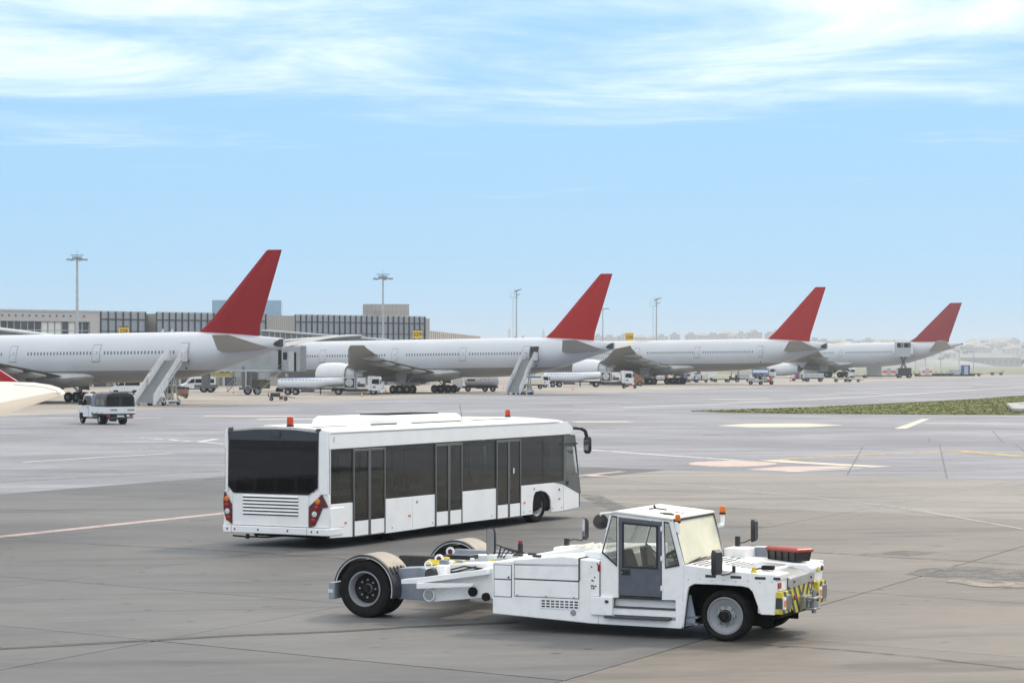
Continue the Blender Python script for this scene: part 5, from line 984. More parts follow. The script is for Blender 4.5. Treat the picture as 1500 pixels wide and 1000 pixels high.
small = dict(name='airliner', k=1.42, loc=(106.39, 767.8, 0), yaw=.9867, pitch=.0149, gear=32.0, len=63.4, hw=2.82, skin=FUS4, rings=A3, wz=5.72, red=mat('fin_red_hazed', (.25, .02, .025), .6, var=.03, vscale=.4, spec=.15),
    wins=[(8, 16.5), (20, 33.0), (36.4, 47.5)], doors=[(6, 4.8, 6.8, 1.1), (18.3, 4.8, 6.8, 1.1), (34.9, 4.8, 6.3, .9), (50.0, 4.9, 6.9, 1.1)],
    fin=[(48.0, 52, 7.92, 7.9, .02), (50.8, 60.4, 7.95, 7.6, .7), (52.3, 60.5, 8.8, 8.4, .6), (60.7, 63.65, 16.35, 16.35, .25), (61.0, 63.65, 16.5, 16.45, .10)],
    stab=[(1.0, 55.8, 61.4, 5.8, 6.4, .6), (2.5, 56.8, 61.8, 5.9, 6.6, .5), (9.6, 61.5, 63.8, 7.8, 7.8, .22)],
    wing=[(2.0, 20.5, 34.0, 3.3, 3.1, 1.5), (2.9, 21.2, 34.2, 3.4, 3.2, 1.4), (9.4, 25.5, 34.8, 4.1, 4.0, .9), (20, 32.5, 38.2, 5.4, 5.4, .55), (29, 38.8, 41.4, 6.8, 6.8, .3)],
    fair=[(8.0, 5), (13, 4.5), (18, 4)], eng=(9.4, 2.05, [(20.0, 1.15), (19.95, 1.25), (20.2, 1.35), (21.5, 1.48), (23.5, 1.5), (26, 1.30), (27.6, 1.0), (27.6, .92)], [(27.0, .85), (28.0, .62), (28.1, .5), (28.6, .1)]), darkcore=True,
    track=5.3, wr=.68, axles=(.95, -.95), belly=[(21.5, 3.2, .5, 1.5), (23.5, 2.9, .95, 2.6), (26, 2.85, 1.15, 3.05), (33, 2.85, 1.15, 3.05), (36, 3.05, .9, 2.8), (38.4, 3.3, .4, 1.8)],
    ng=6.7, apu=('end', 7.2), ant=[(24, 7.95), (38, 7.95)], ports=[(44, 3.3, .15)],
    label='farthest parked white airliner with faded red tail and a high loader at its rear door')
p4 = liner(small); p4['group'] = 'white airliners with red tails'
# ------------------------------------------------------------------ service vehicles around the stands
VW = mat('van_white', (.66, .67, .69), .38, var=.05, vscale=2, dirt=(.25, .24, .22), dscale=1.5, damt=.3, coat=.2)
TANK = mat('tank_silver', (.62, .64, .67), .32, metal=.25, var=.05, vscale=1, dirt=(.4, .39, .37), dscale=1.5, damt=.2)
CHAS = mat('chassis_dark', (.035, .035, .04), .7, var=.3, vscale=2); GLD = glass('vehicle_glass', (.12, .13, .14)); TARPG = mat('grey_tarpaulin', (.12, .14, .18), .6, var=.35, vscale=3, bump=.5, bscale=5); TARPB = mat('black_tarpaulin', (.012, .014, .022), .5, var=.3, vscale=3)
GALV = mat('galvanised_metal', (.42, .44, .45), .5, metal=.4, var=.1, vscale=2); PALE = mat('pale_grey_paint', (.42, .445, .46), .5, var=.06, vscale=1.5, dirt=(.3, .3, .29), dscale=1, damt=.25)
ORANGE = mat('safety_orange', (.70, .14, .03), .5, var=.1); RUST = mat('rusty_brown_paint', (.22, .11, .06), .7, var=.3, vscale=2); BLUE = mat('blue_paint', (.04, .10, .30), .5, var=.1, vscale=2); CREAMP = mat('cream_vehicle_paint', (.62, .58, .46), .5, var=.06, vscale=2)
OLIVE = mat('olive_panel', (.20, .20, .08), .7, var=.3, vscale=1)
def smallwheel(parent, x, y, z, r, w=.22, name='wheel'):
    k = ('s', r, w)
    if k not in WC:
        t = MB(); t.lathe([(r * .5, -w / 2 + .02), (r * .85, -w / 2), (r, -w / 2 + .03), (r, w / 2 - .03), (r * .85, w / 2), (r * .5, w / 2 - .02)], (0, 0, 0), n=22)
        q = MB(); q.lathe([(.001, -w / 2 - .005), (r * .2, -w / 2), (r * .3, -w / 2 + .04), (r * .5, -w / 2 + .015), (r * .5, w / 2 - .015), (r * .3, w / 2 - .04), (.001, w / 2)], (0, 0, 0), n=16)
        WC[k] = (t.mesh('tyre', RUBBER, True), q.mesh('rim', RIMG, True))
    o = inst(name, WC[k][0], parent, (x, y, z)); inst('rim', WC[k][1], o); return o
def pt(parent):
    def f(name, m, *b, bevel=.0, p=None, kind=None): mb = MB(); mb.box(*b); return mb.build(name, m, p or parent, bevel=bevel, kind=kind)
    return f
def pp(parent):
    def f(name, m, poly, lo, hi, ax='y', bevel=.0, p=None): mb = MB(); mb.prism(poly, lo, hi, ax); return mb.build(name, m, p or parent, bevel=bevel)
    return f
# --- pickup with canopy (x forward)
g0 = gp(147.5, 621.3)
pk = thing('pickup_truck', 'white dropside pickup with grey and black canvas canopy driving away on the left', 'pickup truck', g0, R(90 + 27), sc=1.04)
B, Pp = pt(pk), pp(pk)
# local origin: rear axle, left wheel side y=+.85 .. y=-.85
pk.location = gp(164.5, 621.2); pk.scale = (1.15,) * 3; pk.rotation_euler = (0, 0, R(90 + 31))
Pp('cab', VW, [(1.35, .45), (3.95, .45), (4.05, .75), (4.0, 1.05), (3.35, 1.22), (2.75, 1.95), (2.55, 2.02), (1.45, 2.02), (1.35, 1.9)], -.92, .92, bevel=.05)
for s_ in (1, -1):
    y = .925 * s_; o = Pp('window', GLD, [(2.0, 1.25), (3.15, 1.22), (2.66, 1.86), (2.0, 1.88)], min(y, y + .012 * s_), max(y, y + .012 * s_)); o = Pp('window', GLD, [(1.5, 1.25), (1.92, 1.25), (1.92, 1.88), (1.5, 1.88)], min(y, y + .012 * s_), max(y, y + .012 * s_))
    B('door_gap', SEAM, 1.955, 1.97, min(y, y + .008 * s_), max(y, y + .008 * s_), .55, 1.9); B('mirror', BLACK, 3.0, 3.15, min(.95 * s_, 1.22 * s_), max(.95 * s_, 1.22 * s_), 1.25, 1.6, bevel=.03); B('handle', BLACK, 2.05, 2.2, min(y, y + .03 * s_), max(y, y + .03 * s_), 1.08, 1.12)
    B('wheel_housing', DARK, 2.95, 3.75, min(.6 * s_, .935 * s_), max(.6 * s_, .935 * s_), .30, .80, bevel=.1)
mb = MB(); mb.loft([[(3.36, -.85, 1.24), (3.36, .85, 1.24), (3.34, .85, 1.22), (3.34, -.85, 1.22)], [(2.80, -.78, 1.94), (2.80, .78, 1.94), (2.78, .78, 1.92), (2.78, -.78, 1.92)]]); mb.build('windscreen', GLD, pk)
B('rear_glass', GLD, 1.335, 1.348, -.7, .7, 1.3, 1.85)
B('chassis', CHAS, -1.3, 3.8, -.5, .5, .35, .60); B('bed_floor', CHAS, -1.45, 1.25, -1.02, 1.02, .66, .80)
for s_ in (1, -1):
    o = B('dropside', VW, -1.46, 1.26, min(1.0 * s_, 1.05 * s_), max(1.0 * s_, 1.05 * s_), .74, 1.18, bevel=.01)
    for x in (-.9, .1, .9): B('latch', SEAM, x, x + .08, min(1.05 * s_, 1.07 * s_), max(1.05 * s_, 1.07 * s_), .78, .84, p=o)
tg = B('tailgate', VW, -1.50, -1.45, -1.05, 1.05, .74, 1.18, bevel=.01)
for y in (.25, -.95): 
    for k in range(5): B('stencil', SEAM, -1.507, -1.501, y + k * .10, y + k * .10 + .07, .93, 1.02, p=tg)
for y in (-.6, 0, .6): B('hinge', STEEL, -1.53, -1.5, y - .05, y + .05, .72, .78, p=tg)
hoop = [(-1.02, 1.18), (-1.0, 1.75), (-.85, 2.02), (-.5, 2.10), (.5, 2.10), (.85, 2.02), (1.0, 1.75), (1.02, 1.18)]
for x0, x1, m_, nm in ((.55, 1.28, TARPG, 'grey_tarpaulin'), (-1.42, .55, TARPB, 'canopy')):
    mb = MB(); rr = []
    nseg = 7
    for k in range(nseg):
        x = x0 + (x1 - x0) * k / (nseg - 1); sag = .03 * math.sin(k * 2.1); q = [(x + (.03 if z > 2 else 0) * sag, y * (1 + sag * .5), z + (sag if z > 1.9 else 0)) for y, z in hoop]; rr.append(q)
    mb.loft(rr, True); mb.build(nm, m_, pk, smooth=True)
for y0, y1 in ((-.9, -.08), (.08, .9)): B('canopy_window', GLD, -1.435, -1.424, y0, y1, 1.25, 1.85)
for x0, x1 in ((-1.2, -.5), (-.35, .35)): 
    for s_ in (1, -1): B('canopy_window', mat('clouded_plastic', (.10, .11, .09), .3, var=.4, vscale=4), x0, x1, min(1.015 * s_, 1.03 * s_), max(1.015 * s_, 1.03 * s_), 1.28, 1.68)
for y in (-.86, .72): B('tail_lamp', REDL, -1.49, -1.44, y, y + .22, .54, .68, bevel=.01)
B('number_plate', CLEARL, -1.49, -1.46, -.25, .25, .52, .62); B('rear_bar', CHAS, -1.46, -1.38, -.9, .9, .42, .52); B('exhaust_silencer', CHAS, -1.1, -.4, .1, .4, .22, .36, bevel=.05); B('fuel_tank', CHAS, .5, 1.2, -.8, -.45, .35, .6, bevel=.04)
for x, ys in ((0, (.84, .62, -.62, -.84)), (3.35, (.80, -.80))):
    for y in ys: smallwheel(pk, x, y, .34, .34, .2)
mb = MB(); mb.lathe([(.07, 0), (.08, .02), (.07, .13), (.001, .15)], (0, 0, 0), 'z', 14); mb.build('beacon', ORANGE, pk, smooth=True, loc=(1.9, 0, 2.02))
# --- passenger stairs (x runs from the foot towards the aircraft)
def stairs(label, foot, head, hz, w=1.9):
    f, h_ = Vector(foot), Vector(head); d = (h_ - f); run = d.length; rz = math.atan2(d.y, d.x)
    r = thing('passenger_stairs', label, 'stairs', f, rz, 'passenger stairs at the parked airliners'); B, Pp = pt(r), pp(r)
    n = 22; top = hz; x1 = run - 1.3; mb = MB()
    for k in range(n): x = .3 + (x1 - .3) * k / n; z = .3 + (top - .3) * (k + 1) / n; mb.box(x, x + (x1 - .3) / n * 1.1, -w / 2, w / 2, z - .05, z); mb.box(x, x + .03, -w / 2, w / 2, z - (top - .3) / n, z)
    mb.build('step', mat('step_grey', (.30, .32, .33), .5, metal=.3, var=.1), r, kind='stuff')
    for s_ in (1, -1):
        y0, y1 = sorted((w / 2 * s_, (w / 2 + .06) * s_)); mid = x1 * .5; zm_ = .3 + (top - .3) * .5
        Pp('side_panel', VW, [(0, .15), (.3, .05), (mid, zm_ - .35), (mid, zm_ + .95), (.2, 1.3), (0, 1.15)], y0, y1, bevel=.01)
        y0, y1 = sorted(((w / 2 - .12) * s_, (w / 2 - .06) * s_)); Pp('side_panel', VW, [(mid - .5, zm_ - .75), (x1, top - .4), (x1, top + 1.0), (mid - .5, zm_ + .55)], y0 + .12 * s_ * 0, y1, bevel=.01)
        mb = MB(); mb.tube([(0, s_ * (w / 2 + .03), 1.25), (mid, s_ * (w / 2 + .03), zm_ + 1.05), (x1, s_ * (w / 2 - .06), top + 1.1), (run, s_ * (w / 2 - .06), top + 1.1)], .035, 6); mb.build('handrail', GALV, r)
        y0, y1 = sorted(((w / 2 - .1) * s_, (w / 2 + .05) * s_)); B('platform_panel', VW, x1, run - .15, y0, y1, top - .15, top + 1.05, bevel=.03)
    B('platform', PALE, x1, run, -w / 2, w / 2, top - .12, top); B('bumper', BLACK, run, run + .12, -w / 2 - .1, w / 2 + .1, top - .2, top, bevel=.03)
    mb = MB()
    for s_ in (1, -1): mb.beam((x1 * .72, s_ * .7, .5), (x1 * .86, s_ * .7, top * .86), .14, .16, (1, 0, 0)); mb.beam((x1 * .98, s_ * .7, .5), (x1 * .80, s_ * .7, top * .80), .10, .12, (1, 0, 0)); mb.beam((.9, s_ * .75, .45), (x1, s_ * .75, .5), .12, .16)
    mb.build('support_leg', GALV, r)
    B('chassis', VW, x1 * .35, x1 * 1.0, -1.0, 1.0, .38, .62, bevel=.02)
    for x in (x1 * .42, x1 * .93):
        for y in (-.9, .9): smallwheel(r, x, y, .34, .34)
    for x in (.25,): 
        for y in (-.8, .8): smallwheel(r, x, y, .14, .14, .1, 'castor')
    return r
bpy.context.view_layer.update()
def on_plane(pl, a, y, z, g=37.0): return pl.matrix_world @ Vector((g - a, y, z))
h1 = on_plane(p1, 60.4, 3.0, 5.2); f1 = gp(211, 594.4)
stairs('white passenger stairs climbing to the rear door of the nearest airliner', (f1.x, f1.y, 0), (h1.x, h1.y, 0), h1.z, 2.3)
h2 = on_plane(p2, 60.6, 3.0, 5.2); f2 = gp(751, 578.2)
stairs('white passenger stairs reaching the open rear door of the middle airliner', (f2.x, f2.y, 0), (h2.x, h2.y, 0), h2.z, 2.1)
# --- small white flat tugs beside the stairs
def flat_tug(label, loc, rz, sc=1.0):
    r = thing('flat_tug', label, 'tug', loc, rz, 'small flat tugs beside the stairs', sc); B, Pp = pt(r), pp(r)
    B('body', CREAMP, -1.2, 1.25, -.7, .7, .38, .66, bevel=.03); B('cab_base', CREAMP, .55, 1.25, -.7, .7, .66, 1.0, bevel=.02)
    mb = MB()
    for x, y in ((.62, -.65), (.62, .65), (1.12, -.65), (1.12, .65)): mb.beam((x, y, 1.0), (x + (.0 if x < 1 else -.1), y, 1.75), .08, .08, (1, 0, 0))
    mb.box(.5, 1.1, -.7, .7, 1.75, 1.82); mb.build('cab_frame', CREAMP, r, bevel=.01); B('windscreen', GLD, 1.06, 1.08, -.6, .6, 1.0, 1.72); B('seat', BLACK, .65, .85, -.5, .5, 1.0, 1.35)
    B('lamp', AMBER, 1.25, 1.27, -.55, -.4, .5, .6); B('lamp', AMBER, 1.25, 1.27, .4, .55, .5, .6)
    for x in (-.75, .95):
        for y in (-.68, .68): smallwheel(r, x, y, .28, .28)
    return r
flat_tug('small cream flat tug with open cab beside the nearest stairs', gp(239, 590.5), R(-6), 1.18); flat_tug('small pale flat tug parked behind the middle stairs', gp(767, 577.2), R(-8), .95)
# --- panel vans and minibus
def van(label, loc, rz, L=5.6, sc=1.0, windows=True, group='white vans on the service road'):
    r = thing('van', label, 'van', loc, rz, group, sc); B, Pp = pt(r), pp(r); f = L / 2
    Pp('body', VW, [(-f, .35), (f, .35), (f + .05, .8), (f - .15, 1.15), (f - 1.0, 1.45), (f - 1.75, 2.35), (f - 2.1, 2.5), (-f, 2.5)], -.98, .98, bevel=.07); B('lower_trim', CHAS, -f - .02, f - .05, -1.0, 1.0, .33, .5); B('bumper', CHAS, f - .1, f + .12, -.9, .9, .38, .72, bevel=.04)
    for s_ in (1, -1):
        y0, y1 = sorted((.985 * s_, .995 * s_)); Pp('window', GLD, [(f - 2.25, 1.45), (f - 1.2, 1.42), (f - 1.75, 2.12), (f - 2.25, 2.14)], y0, y1)
        if windows: B('window', GLD, -f + .3, f - 2.4, y0, y1, 1.45, 2.12)
        B('door_gap', SEAM, f - 2.33, f - 2.31, y0, y1, .5, 2.3); y0, y1 = sorted((.99 * s_, 1.22 * s_)); B('mirror', BLACK, f - 1.3, f - 1.15, y0, y1, 1.4, 1.75, bevel=.03)
        y0, y1 = sorted((.7 * s_, .97 * s_)); B('headlamp', CLEARL, f - .12, f + .02, y0, y1, .85, 1.08, bevel=.03)
        for x in (-f + 1.1, f - .95): B('wheel_housing', DARK, x - .42, x + .42, *sorted((.7 * s_, .99 * s_)), .3, .80, bevel=.08); smallwheel(r, x, .90 * s_, .35, .35)
    mb = MB(); mb.loft([[(f - 1.0, -.88, 1.48), (f - 1.0, .88, 1.48), (f - 1.03, .88, 1.46), (f - 1.03, -.88, 1.46)], [(f - 1.70, -.82, 2.30), (f - 1.70, .82, 2.30), (f - 1.73, .82, 2.28), (f - 1.73, -.82, 2.28)]]); mb.build('windscreen', GLD, r)
    B('grille', CHAS, f + .0, f + .06, -.55, .55, .78, 1.0); return r
van('white minibus with dark side windows parked beyond the nearest tail', gp(289, 573), R(180 + 22), 6.0, .97)
van('plain white panel van parked behind the third airliner', gp(1030, 558.5), R(176), 5.6, 1.32, windows=False)
van('white van half hidden behind the nearest stairs', gp(186, 578), R(178), 5.0, .95)
# --- fuel tankers
def truck_cab(r, x, m=VW, sc=1.0, cl=2.1):
    B, Pp = pt(r), pp(r); Pp('cab', m, [(x - cl, .75), (x + .02, .6), (x + .1, 1.6), (x - .05, 2.6), (x - .25, 2.85), (x - cl, 2.9)], -1.2, 1.2, bevel=.06)
    for s_ in (1, -1):
        y0, y1 = sorted((1.205 * s_, 1.22 * s_)); Pp('window', GLD, [(x - 1.5, 1.75), (x - .35, 1.65), (x - .35, 2.45), (x - 1.4, 2.45)], y0, y1); B('door_gap', SEAM, x - 1.62, x - 1.60, y0, y1, .9, 2.6); B('decal', BLUE, x - 1.35, x - .9, y0, y1, 1.1, 1.35)
        y0, y1 = sorted((1.2 * s_, 1.55 * s_)); B('mirror', BLACK, x - .15, x - .02, y0, y1, 1.7, 2.35, bevel=.03)
    B('windscreen', GLD, x + .02, x + .06, -1.05, 1.05, 1.65, 2.5); B('bumper', VW, x - .2, x + .18, -1.2, 1.2, .35, .75, bevel=.04)
    mb = MB(); mb.lathe([(.09, 0), (.09, .12), (.001, .16)], (0, 0, 0), 'z', 12); mb.build('beacon', ORANGE, r, smooth=True, loc=(x - 1.6, .5, 2.9))
def tanker(label, loc, rz, sc, Lt=10.4, hose=True):
    r = thing('fuel_tanker', label, 'fuel truck', loc, rz, 'articulated fuel tankers by the airliners', sc); B, Pp = pt(r), pp(r)
    # x=0 at the trailer rear, cab towards +x
    mb = MB(); rr = []
    for x, zt, zb_, hw in ((0, 2.15, 1.45, .7), (.08, 2.45, 1.1, 1.05), (.5, 2.62, .92, 1.22), (Lt * .55, 2.68, .85, 1.25), (Lt * .68, 2.7, 1.15, 1.25), (Lt * .76, 2.72, 1.35, 1.25), (Lt - .4, 2.74, 1.45, 1.2), (Lt - .05, 2.6, 1.6, 1.0), (Lt, 2.3, 1.8, .6)):
        cz, rz_ = (zt + zb_) / 2, (zt - zb_) / 2; rr.append([(x, hw * math.copysign(abs(math.sin(t)) ** .75, math.sin(t)), cz + rz_ * math.copysign(abs(math.cos(t)) ** .75, math.cos(t))) for t in [2 * math.pi * i / 28 for i in range(28)]])
    mb.loft(rr); t_ = mb.build('tank', TANK, r, smooth=True)
    mb = MB()
    for s_ in (1, -1):
        for k in range(18): x = .6 + (Lt - 1.2) * k / 17; mb.box(x, x + .28, *sorted((1.02 * s_, 1.12 * s_)), 2.33, 2.41); 
        for k in range(11): x = .5 + (Lt * .55) * k / 11; mb.box(x, x + .28, *sorted((1.0 * s_, 1.10 * s_)), 1.12, 1.20)
    mb.box(.5, Lt - .5, -.35, .35, 2.66, 2.78); mb.build('rail_bracket', BLUE, t_, kind='stuff')
    B('trailer_frame', CHAS, .3, Lt, -.5, .5, .85, 1.1)
    for x in (1.6, 2.8):
        for y in (-1.05, -.75, .75, 1.05): smallwheel(r, x, y, .5, .5, .28)
    B('underrun_box', CHAS, 3.6, 5.6, -1.1, 1.1, .5, .8, bevel=.03); mb = MB(); mb.beam((6.6, -.8, .95), (6.6, -.8, .1), .1, .1, (1, 0, 0)); mb.beam((6.6, .8, .95), (6.6, .8, .1), .1, .1, (1, 0, 0)); mb.build('landing_leg', CHAS, r)
    x0 = Lt - 1.9; B('tractor_frame', CHAS, x0 - .2, x0 + 7.6, -.5, .5, .55, .95)
    for x in (x0 + .9, x0 + 6.3):
        for y in ((-1.05, -.75, .75, 1.05) if x < x0 + 3 else (-1.0, 1.0)): smallwheel(r, x, y, .52, .52, .28)
    bx = B('pump_cabinet', PALE, x0 + 1.75, x0 + 3.55, -1.2, 1.2, 1.0, 2.75, bevel=.03)
    B('cabinet_opening', CHAS, x0 + 1.85, x0 + 3.4, -1.225, -1.205, 1.15, 2.55, p=bx); B('cabinet_opening', CHAS, x0 + 1.85, x0 + 3.4, 1.205, 1.225, 1.15, 2.55, p=bx)
    mb = MB(); mb.lathe([(.62, 0), (.55, -.08), (.2, -.10), (.001, -.10)], (x0 + 2.6, -1.23, 1.9), 'y', 24); mb.build('hose_reel', PALE, bx, smooth=True)
    bx2 = B('meter_cabinet', VW, x0 + 3.75, x0 + 5.1, -1.2, 1.2, 1.1, 2.65, bevel=.03); B('meter_panel', CHAS, x0 + 3.85, x0 + 5.0, -1.225, -1.205, 1.25, 1.75, p=bx2); B('meter_panel', CHAS, x0 + 3.85, x0 + 4.3, -1.225, -1.205, 1.85, 2.0, p=bx2)
    B('side_tank', CHAS, x0 + 2.2, x0 + 5.3, -1.15, 1.15, .5, .9, bevel=.04)
    truck_cab(r, x0 + 7.55); return r
t1 = tanker('long white articulated fuel tanker in front of the middle airliner engine', gp(407, 578.3), R(0.6), .955)
t2 = dup(t1, 'white articulated fuel tanker in front of the third airliner engine', gp(796, 566.8), R(3), 1.10)
# small silver tanker lorry under the middle airliner
r = thing('tank_lorry', 'small silver tank lorry under the middle airliner belly, left of its stairs', 'fuel truck', gp(668, 573.4), R(2), None, .98); B, Pp = pt(r), pp(r)
mb = MB(); mb.lathe([(.1, 0), (.8, .1), (1.0, .35), (1.0, 5.4), (.8, 5.75), (.1, 5.85)], (1.4, 0, 1.95), 'x', 28); tk = mb.build('tank', TANK, r, smooth=True)
B('frame', CHAS, .2, 7.1, -.45, .45, .6, .95); B('side_plate', CHAS, 1.9, 3.2, -1.03, -.98, 1.8, 2.1, p=tk)
for k, c_ in enumerate((ORANGE, BLUE, ORANGE)): mb = MB(); mb.lathe([(.1, 0), (.09, -.02), (.001, -.02)], (4.3 + k * .6, -1.0, 2.1), 'y', 14); mb.build('placard', c_, tk)
B('cab', VW, -.6, 1.1, -1.1, 1.1, .7, 2.5, bevel=.08); B('cabinet', CHAS, 3.4, 4.4, -.95, .95, .5, .95)
for x in (.2, 2.0, 4.9, 6.2):
    for y in (-.9, .9): smallwheel(r, x, y, .48, .48, .3)
# --- dollies
def dolly(label, loc, rz, sc, load=None, group='empty baggage dollies on the apron'):
    r = thing('dolly', label, 'dolly', loc, rz, group, sc); B, Pp = pt(r), pp(r); B('deck', CHAS, -1.3, 1.3, -.7, .7, .50, .60); mb = MB(); mb.tube([(1.3, 0, .5), (2.1, 0, .35)], .04, 6); mb.build('drawbar', CHAS, r)
    mb = MB(); mb.beam((-1.3, -.7, .6), (-1.3, -.7, 1.0), .05, .05, (1, 0, 0)); mb.beam((-1.3, .7, .6), (-1.3, .7, 1.0), .05, .05, (1, 0, 0)); mb.beam((-1.3, -.7, 1.0), (-1.3, .7, 1.0), .05, .05); mb.build('end_rail', CHAS, r)
    for x in (-.9, .9):
        for y in (-.6, .6): smallwheel(r, x, y, .24, .24, .14)
    if load == 'red': B('locker', ORANGE, .1, .55, -.3, .2, .15, .48, bevel=.02); B('crate', CHAS, -1.0, .2, -.6, .5, .6, 1.0, bevel=.02); B('rack', GALV, -1.2, -.2, -.65, .65, 1.0, 1.04)
    elif load == 'low': B('crate', ORANGE, -.3, .2, -.3, .2, .6, .85, bevel=.02)
    return r
dolly('dark dolly with a red box under it, ahead of the first fuel tanker', gp(408, 586.8), R(3), .98, 'red'); dolly('low dark dolly with orange crate near the second fuel tanker cab', gp(922, 568.7), R(2), 1.15, 'low')
for x, l_ in ((1232, 'left one of two low dollies on the apron before the farthest airliner wheels'), (1251, 'right one of two low dollies on the apron before the farthest airliner wheels')): dolly(l_, gp(x, 559.3), R(3), 1.38 if x < 1240 else 1.2)
dolly('lone dolly with an upright post far right on the taxiway edge', gp(1460, 549.3), R(180), 1.9)
# --- cones
def cone(label, loc, sc=1.0, cols=(ORANGE, VW)):
    r = thing('traffic_cone', label, 'traffic cone', loc, 0, 'traffic cones around the airliners', sc); mb = MB(); mb.box(-.22, .22, -.22, .22, 0, .05); mb.build('base', ORANGE, r)
    for z0, z1, m_ in ((.05, .3, 0), (.3, .5, 1), (.5, .8, 0)): mb = MB(); mb.cyl((0, 0, z0), (0, 0, z1), .17 * (1 - z0 / .95), .17 * (1 - z1 / .95), 14); mb.build('band', cols[m_], r)
    return r
for (x, y, s_), l_ in zip(((342, 576, 1.0), (530, 580.5, .75), (565, 573.5, .85), (738, 570, .8), (839, 571, .9), (1158, 558.6, 1.7), (500, 574, 1.1)), ('traffic cone between the two boarding bridge bogies', 'traffic cone on the apron in front of the first tanker truck', 'traffic cone left of the middle airliner wheels', 'traffic cone left of the middle stairs', 'traffic cone in front of the second tanker trailer', 'dark orange cone under the farthest airliner engine', 'traffic cone under the first fuel tanker')): cone(l_, gp(x, y), s_)
# --- boarding bridge in front of the middle airliner
BR_D = 347.0
def bp(px, py, d=BR_D): return at(px, py, d)
br = thing('boarding_bridge', 'grey boarding bridge with its cabin against the middle airliner behind the nearest tail', 'boarding bridge', (bp(445, 540).x, BR_D, 0), R(6), sc=1.0); B, Pp = pt(br), pp(br); PALE0 = PALE; PALE = mat('bridge_grey_panel', (.30, .325, .34), .5, var=.1, vscale=.5, dirt=(.16, .16, .155), dscale=.6, damt=.4)
# local: x right, origin at the cabin's right end; heights: roof 7.2, floor 3.7
B('cabin', PALE, -3.3, -.55, -1.9, 1.9, 3.45, 7.15, bevel=.04); B('canopy_bellows', mat('bellows_dark', (.17, .18, .18), .8, var=.2, vscale=3), -.55, .35, -1.8, 1.8, 3.5, 7.25, bevel=.04); B('cabin_door', GALV, -2.3, -1.5, -1.96, -1.91, 3.5, 6.4); B('door_slot', DARK, -1.45, -1.15, -1.95, -1.905, 3.5, 6.3); B('cabin_window', GLD, -3.1, -2.5, -1.95, -1.905, 5.2, 6.3)
mb = MB()
for k in range(5): mb.box(-.5 + k * .17, -.44 + k * .17, -1.86, 1.86, 3.48, 7.3)
mb.build('bellows_rib', GALV, br)
tu = B('tunnel', PALE, -14.5, -3.6, -1.5, 1.5, 3.75, 6.5, bevel=.03); B('rotunda_joint', DARK, -3.8, -3.3, -1.6, 1.6, 3.7, 6.6)
for k in range(26): B('rib', PALE, -14.2 + k * .41, -14.1 + k * .41, -1.54, -1.50, 3.9, 6.3, p=tu)
B('tunnel_beam', GALV, -14.5, -3.4, -1.6, 1.6, 3.45, 3.75); B('machine_box', PALE, -6.6, -5.0, -1.7, -.5, 2.35, 3.35, bevel=.03); B('machine_box', PALE, -10.2, -9.3, -1.6, -.5, 2.6, 3.6, bevel=.03)
for x0 in (-8.9,):
    mb = MB()
    for y in (-1.3, 1.3): mb.beam((x0, y, .8), (x0, y, 4.2), .45, .45, (1, 0, 0)); mb.beam((x0 + 1.1, y, .8), (x0 + 1.1, y, 3.6), .3, .3, (1, 0, 0))
    mb.box(x0 - .7, x0 + 1.8, -1.6, 1.6, .75, 1.1); mb.build('lift_column', mat('dark_steel', (.11, .115, .12), .6, var=.2, vscale=2), br)
B('yellow_beam', mat('dull_yellow', (.36, .29, .08), .6, var=.2, vscale=2), -13.5, -9.2, -1.3, -1.0, 2.75, 3.3); B('orange_panel', OLIVE, -7.7, -5.0, 1.3, 1.5, .9, 2.2)
for x in (-8.9, -7.5):
    for y in (-1.15, 1.15): smallwheel(br, x + .6, y, .62, .62, .4)
def service_stair(r, x0, z0, x1, z1, y, w=.9, name='service_stair'):
    mb = MB()
    for yy in (y, y + w): mb.beam((x0, yy, z0), (x1, yy, z1), .05, .14); mb.beam((x0, yy, z0 + 1), (x1, yy, z1 + 1), .05, .05); mb.beam((x0, yy, z0 + .5), (x1, yy, z1 + .5), .03, .03); mb.beam((x0, yy, z0), (x0, yy, z0 + 1), .05, .05, (1, 0, 0)); mb.beam(((x0 + x1) / 2, yy, (z0 + z1) / 2), ((x0 + x1) / 2, yy, (z0 + z1) / 2 + 1), .05, .05, (1, 0, 0))
    for k in range(14): t = k / 13; x = x0 + (x1 - x0) * t; z = z0 + (z1 - z0) * t; mb.box(x - .12, x + .12, y, y + w, z, z + .04)
    return mb.build(name, mat('stair_grey', (.26, .27, .27), .5, metal=.2), r)
service_stair(br, -7.0, 0.1, -3.0, 3.9, -2.9)
PALE = PALE0
# second bogie with plant boxes below the nearest tail
b2 = thing('bridge_wheel_unit', 'dark wheeled support unit with white cabin box below the nearest tail', 'support unit', gp(304, 574.5), R(3)); B, Pp = pt(b2), pp(b2)
B('frame', MATS['dark_steel'], -2.0, 1.6, -1.4, 1.4, .7, 1.25, bevel=.02); B('column', MATS['dark_steel'], -.9, .4, -1.0, 1.0, 1.25, 3.9, bevel=.02)
for x in (-.55, .55):
    for y in (-1.0, 1.0): smallwheel(b2, x, y, .62, .62, .4)
pb = B('plant_box', PALE, 1.0, 3.9, -1.2, 1.2, 2.45, 4.0, bevel=.03); B('louvre_panel', CHAS, 2.0, 2.8, -1.22, -1.205, 2.6, 3.8, p=pb); B('louvre_panel', CHAS, 2.95, 3.7, -1.22, -1.205, 2.6, 3.8, p=pb)
for x in (-.5, .1): mb = MB(); mb.cyl((x, -1.02, 3.3), (x, -1.1, 3.3), .35, n=16); mb.build('fan', BLACK, b2)
service_stair(b2, 3.2, .1, 5.6, 2.6, -1.2, .8)
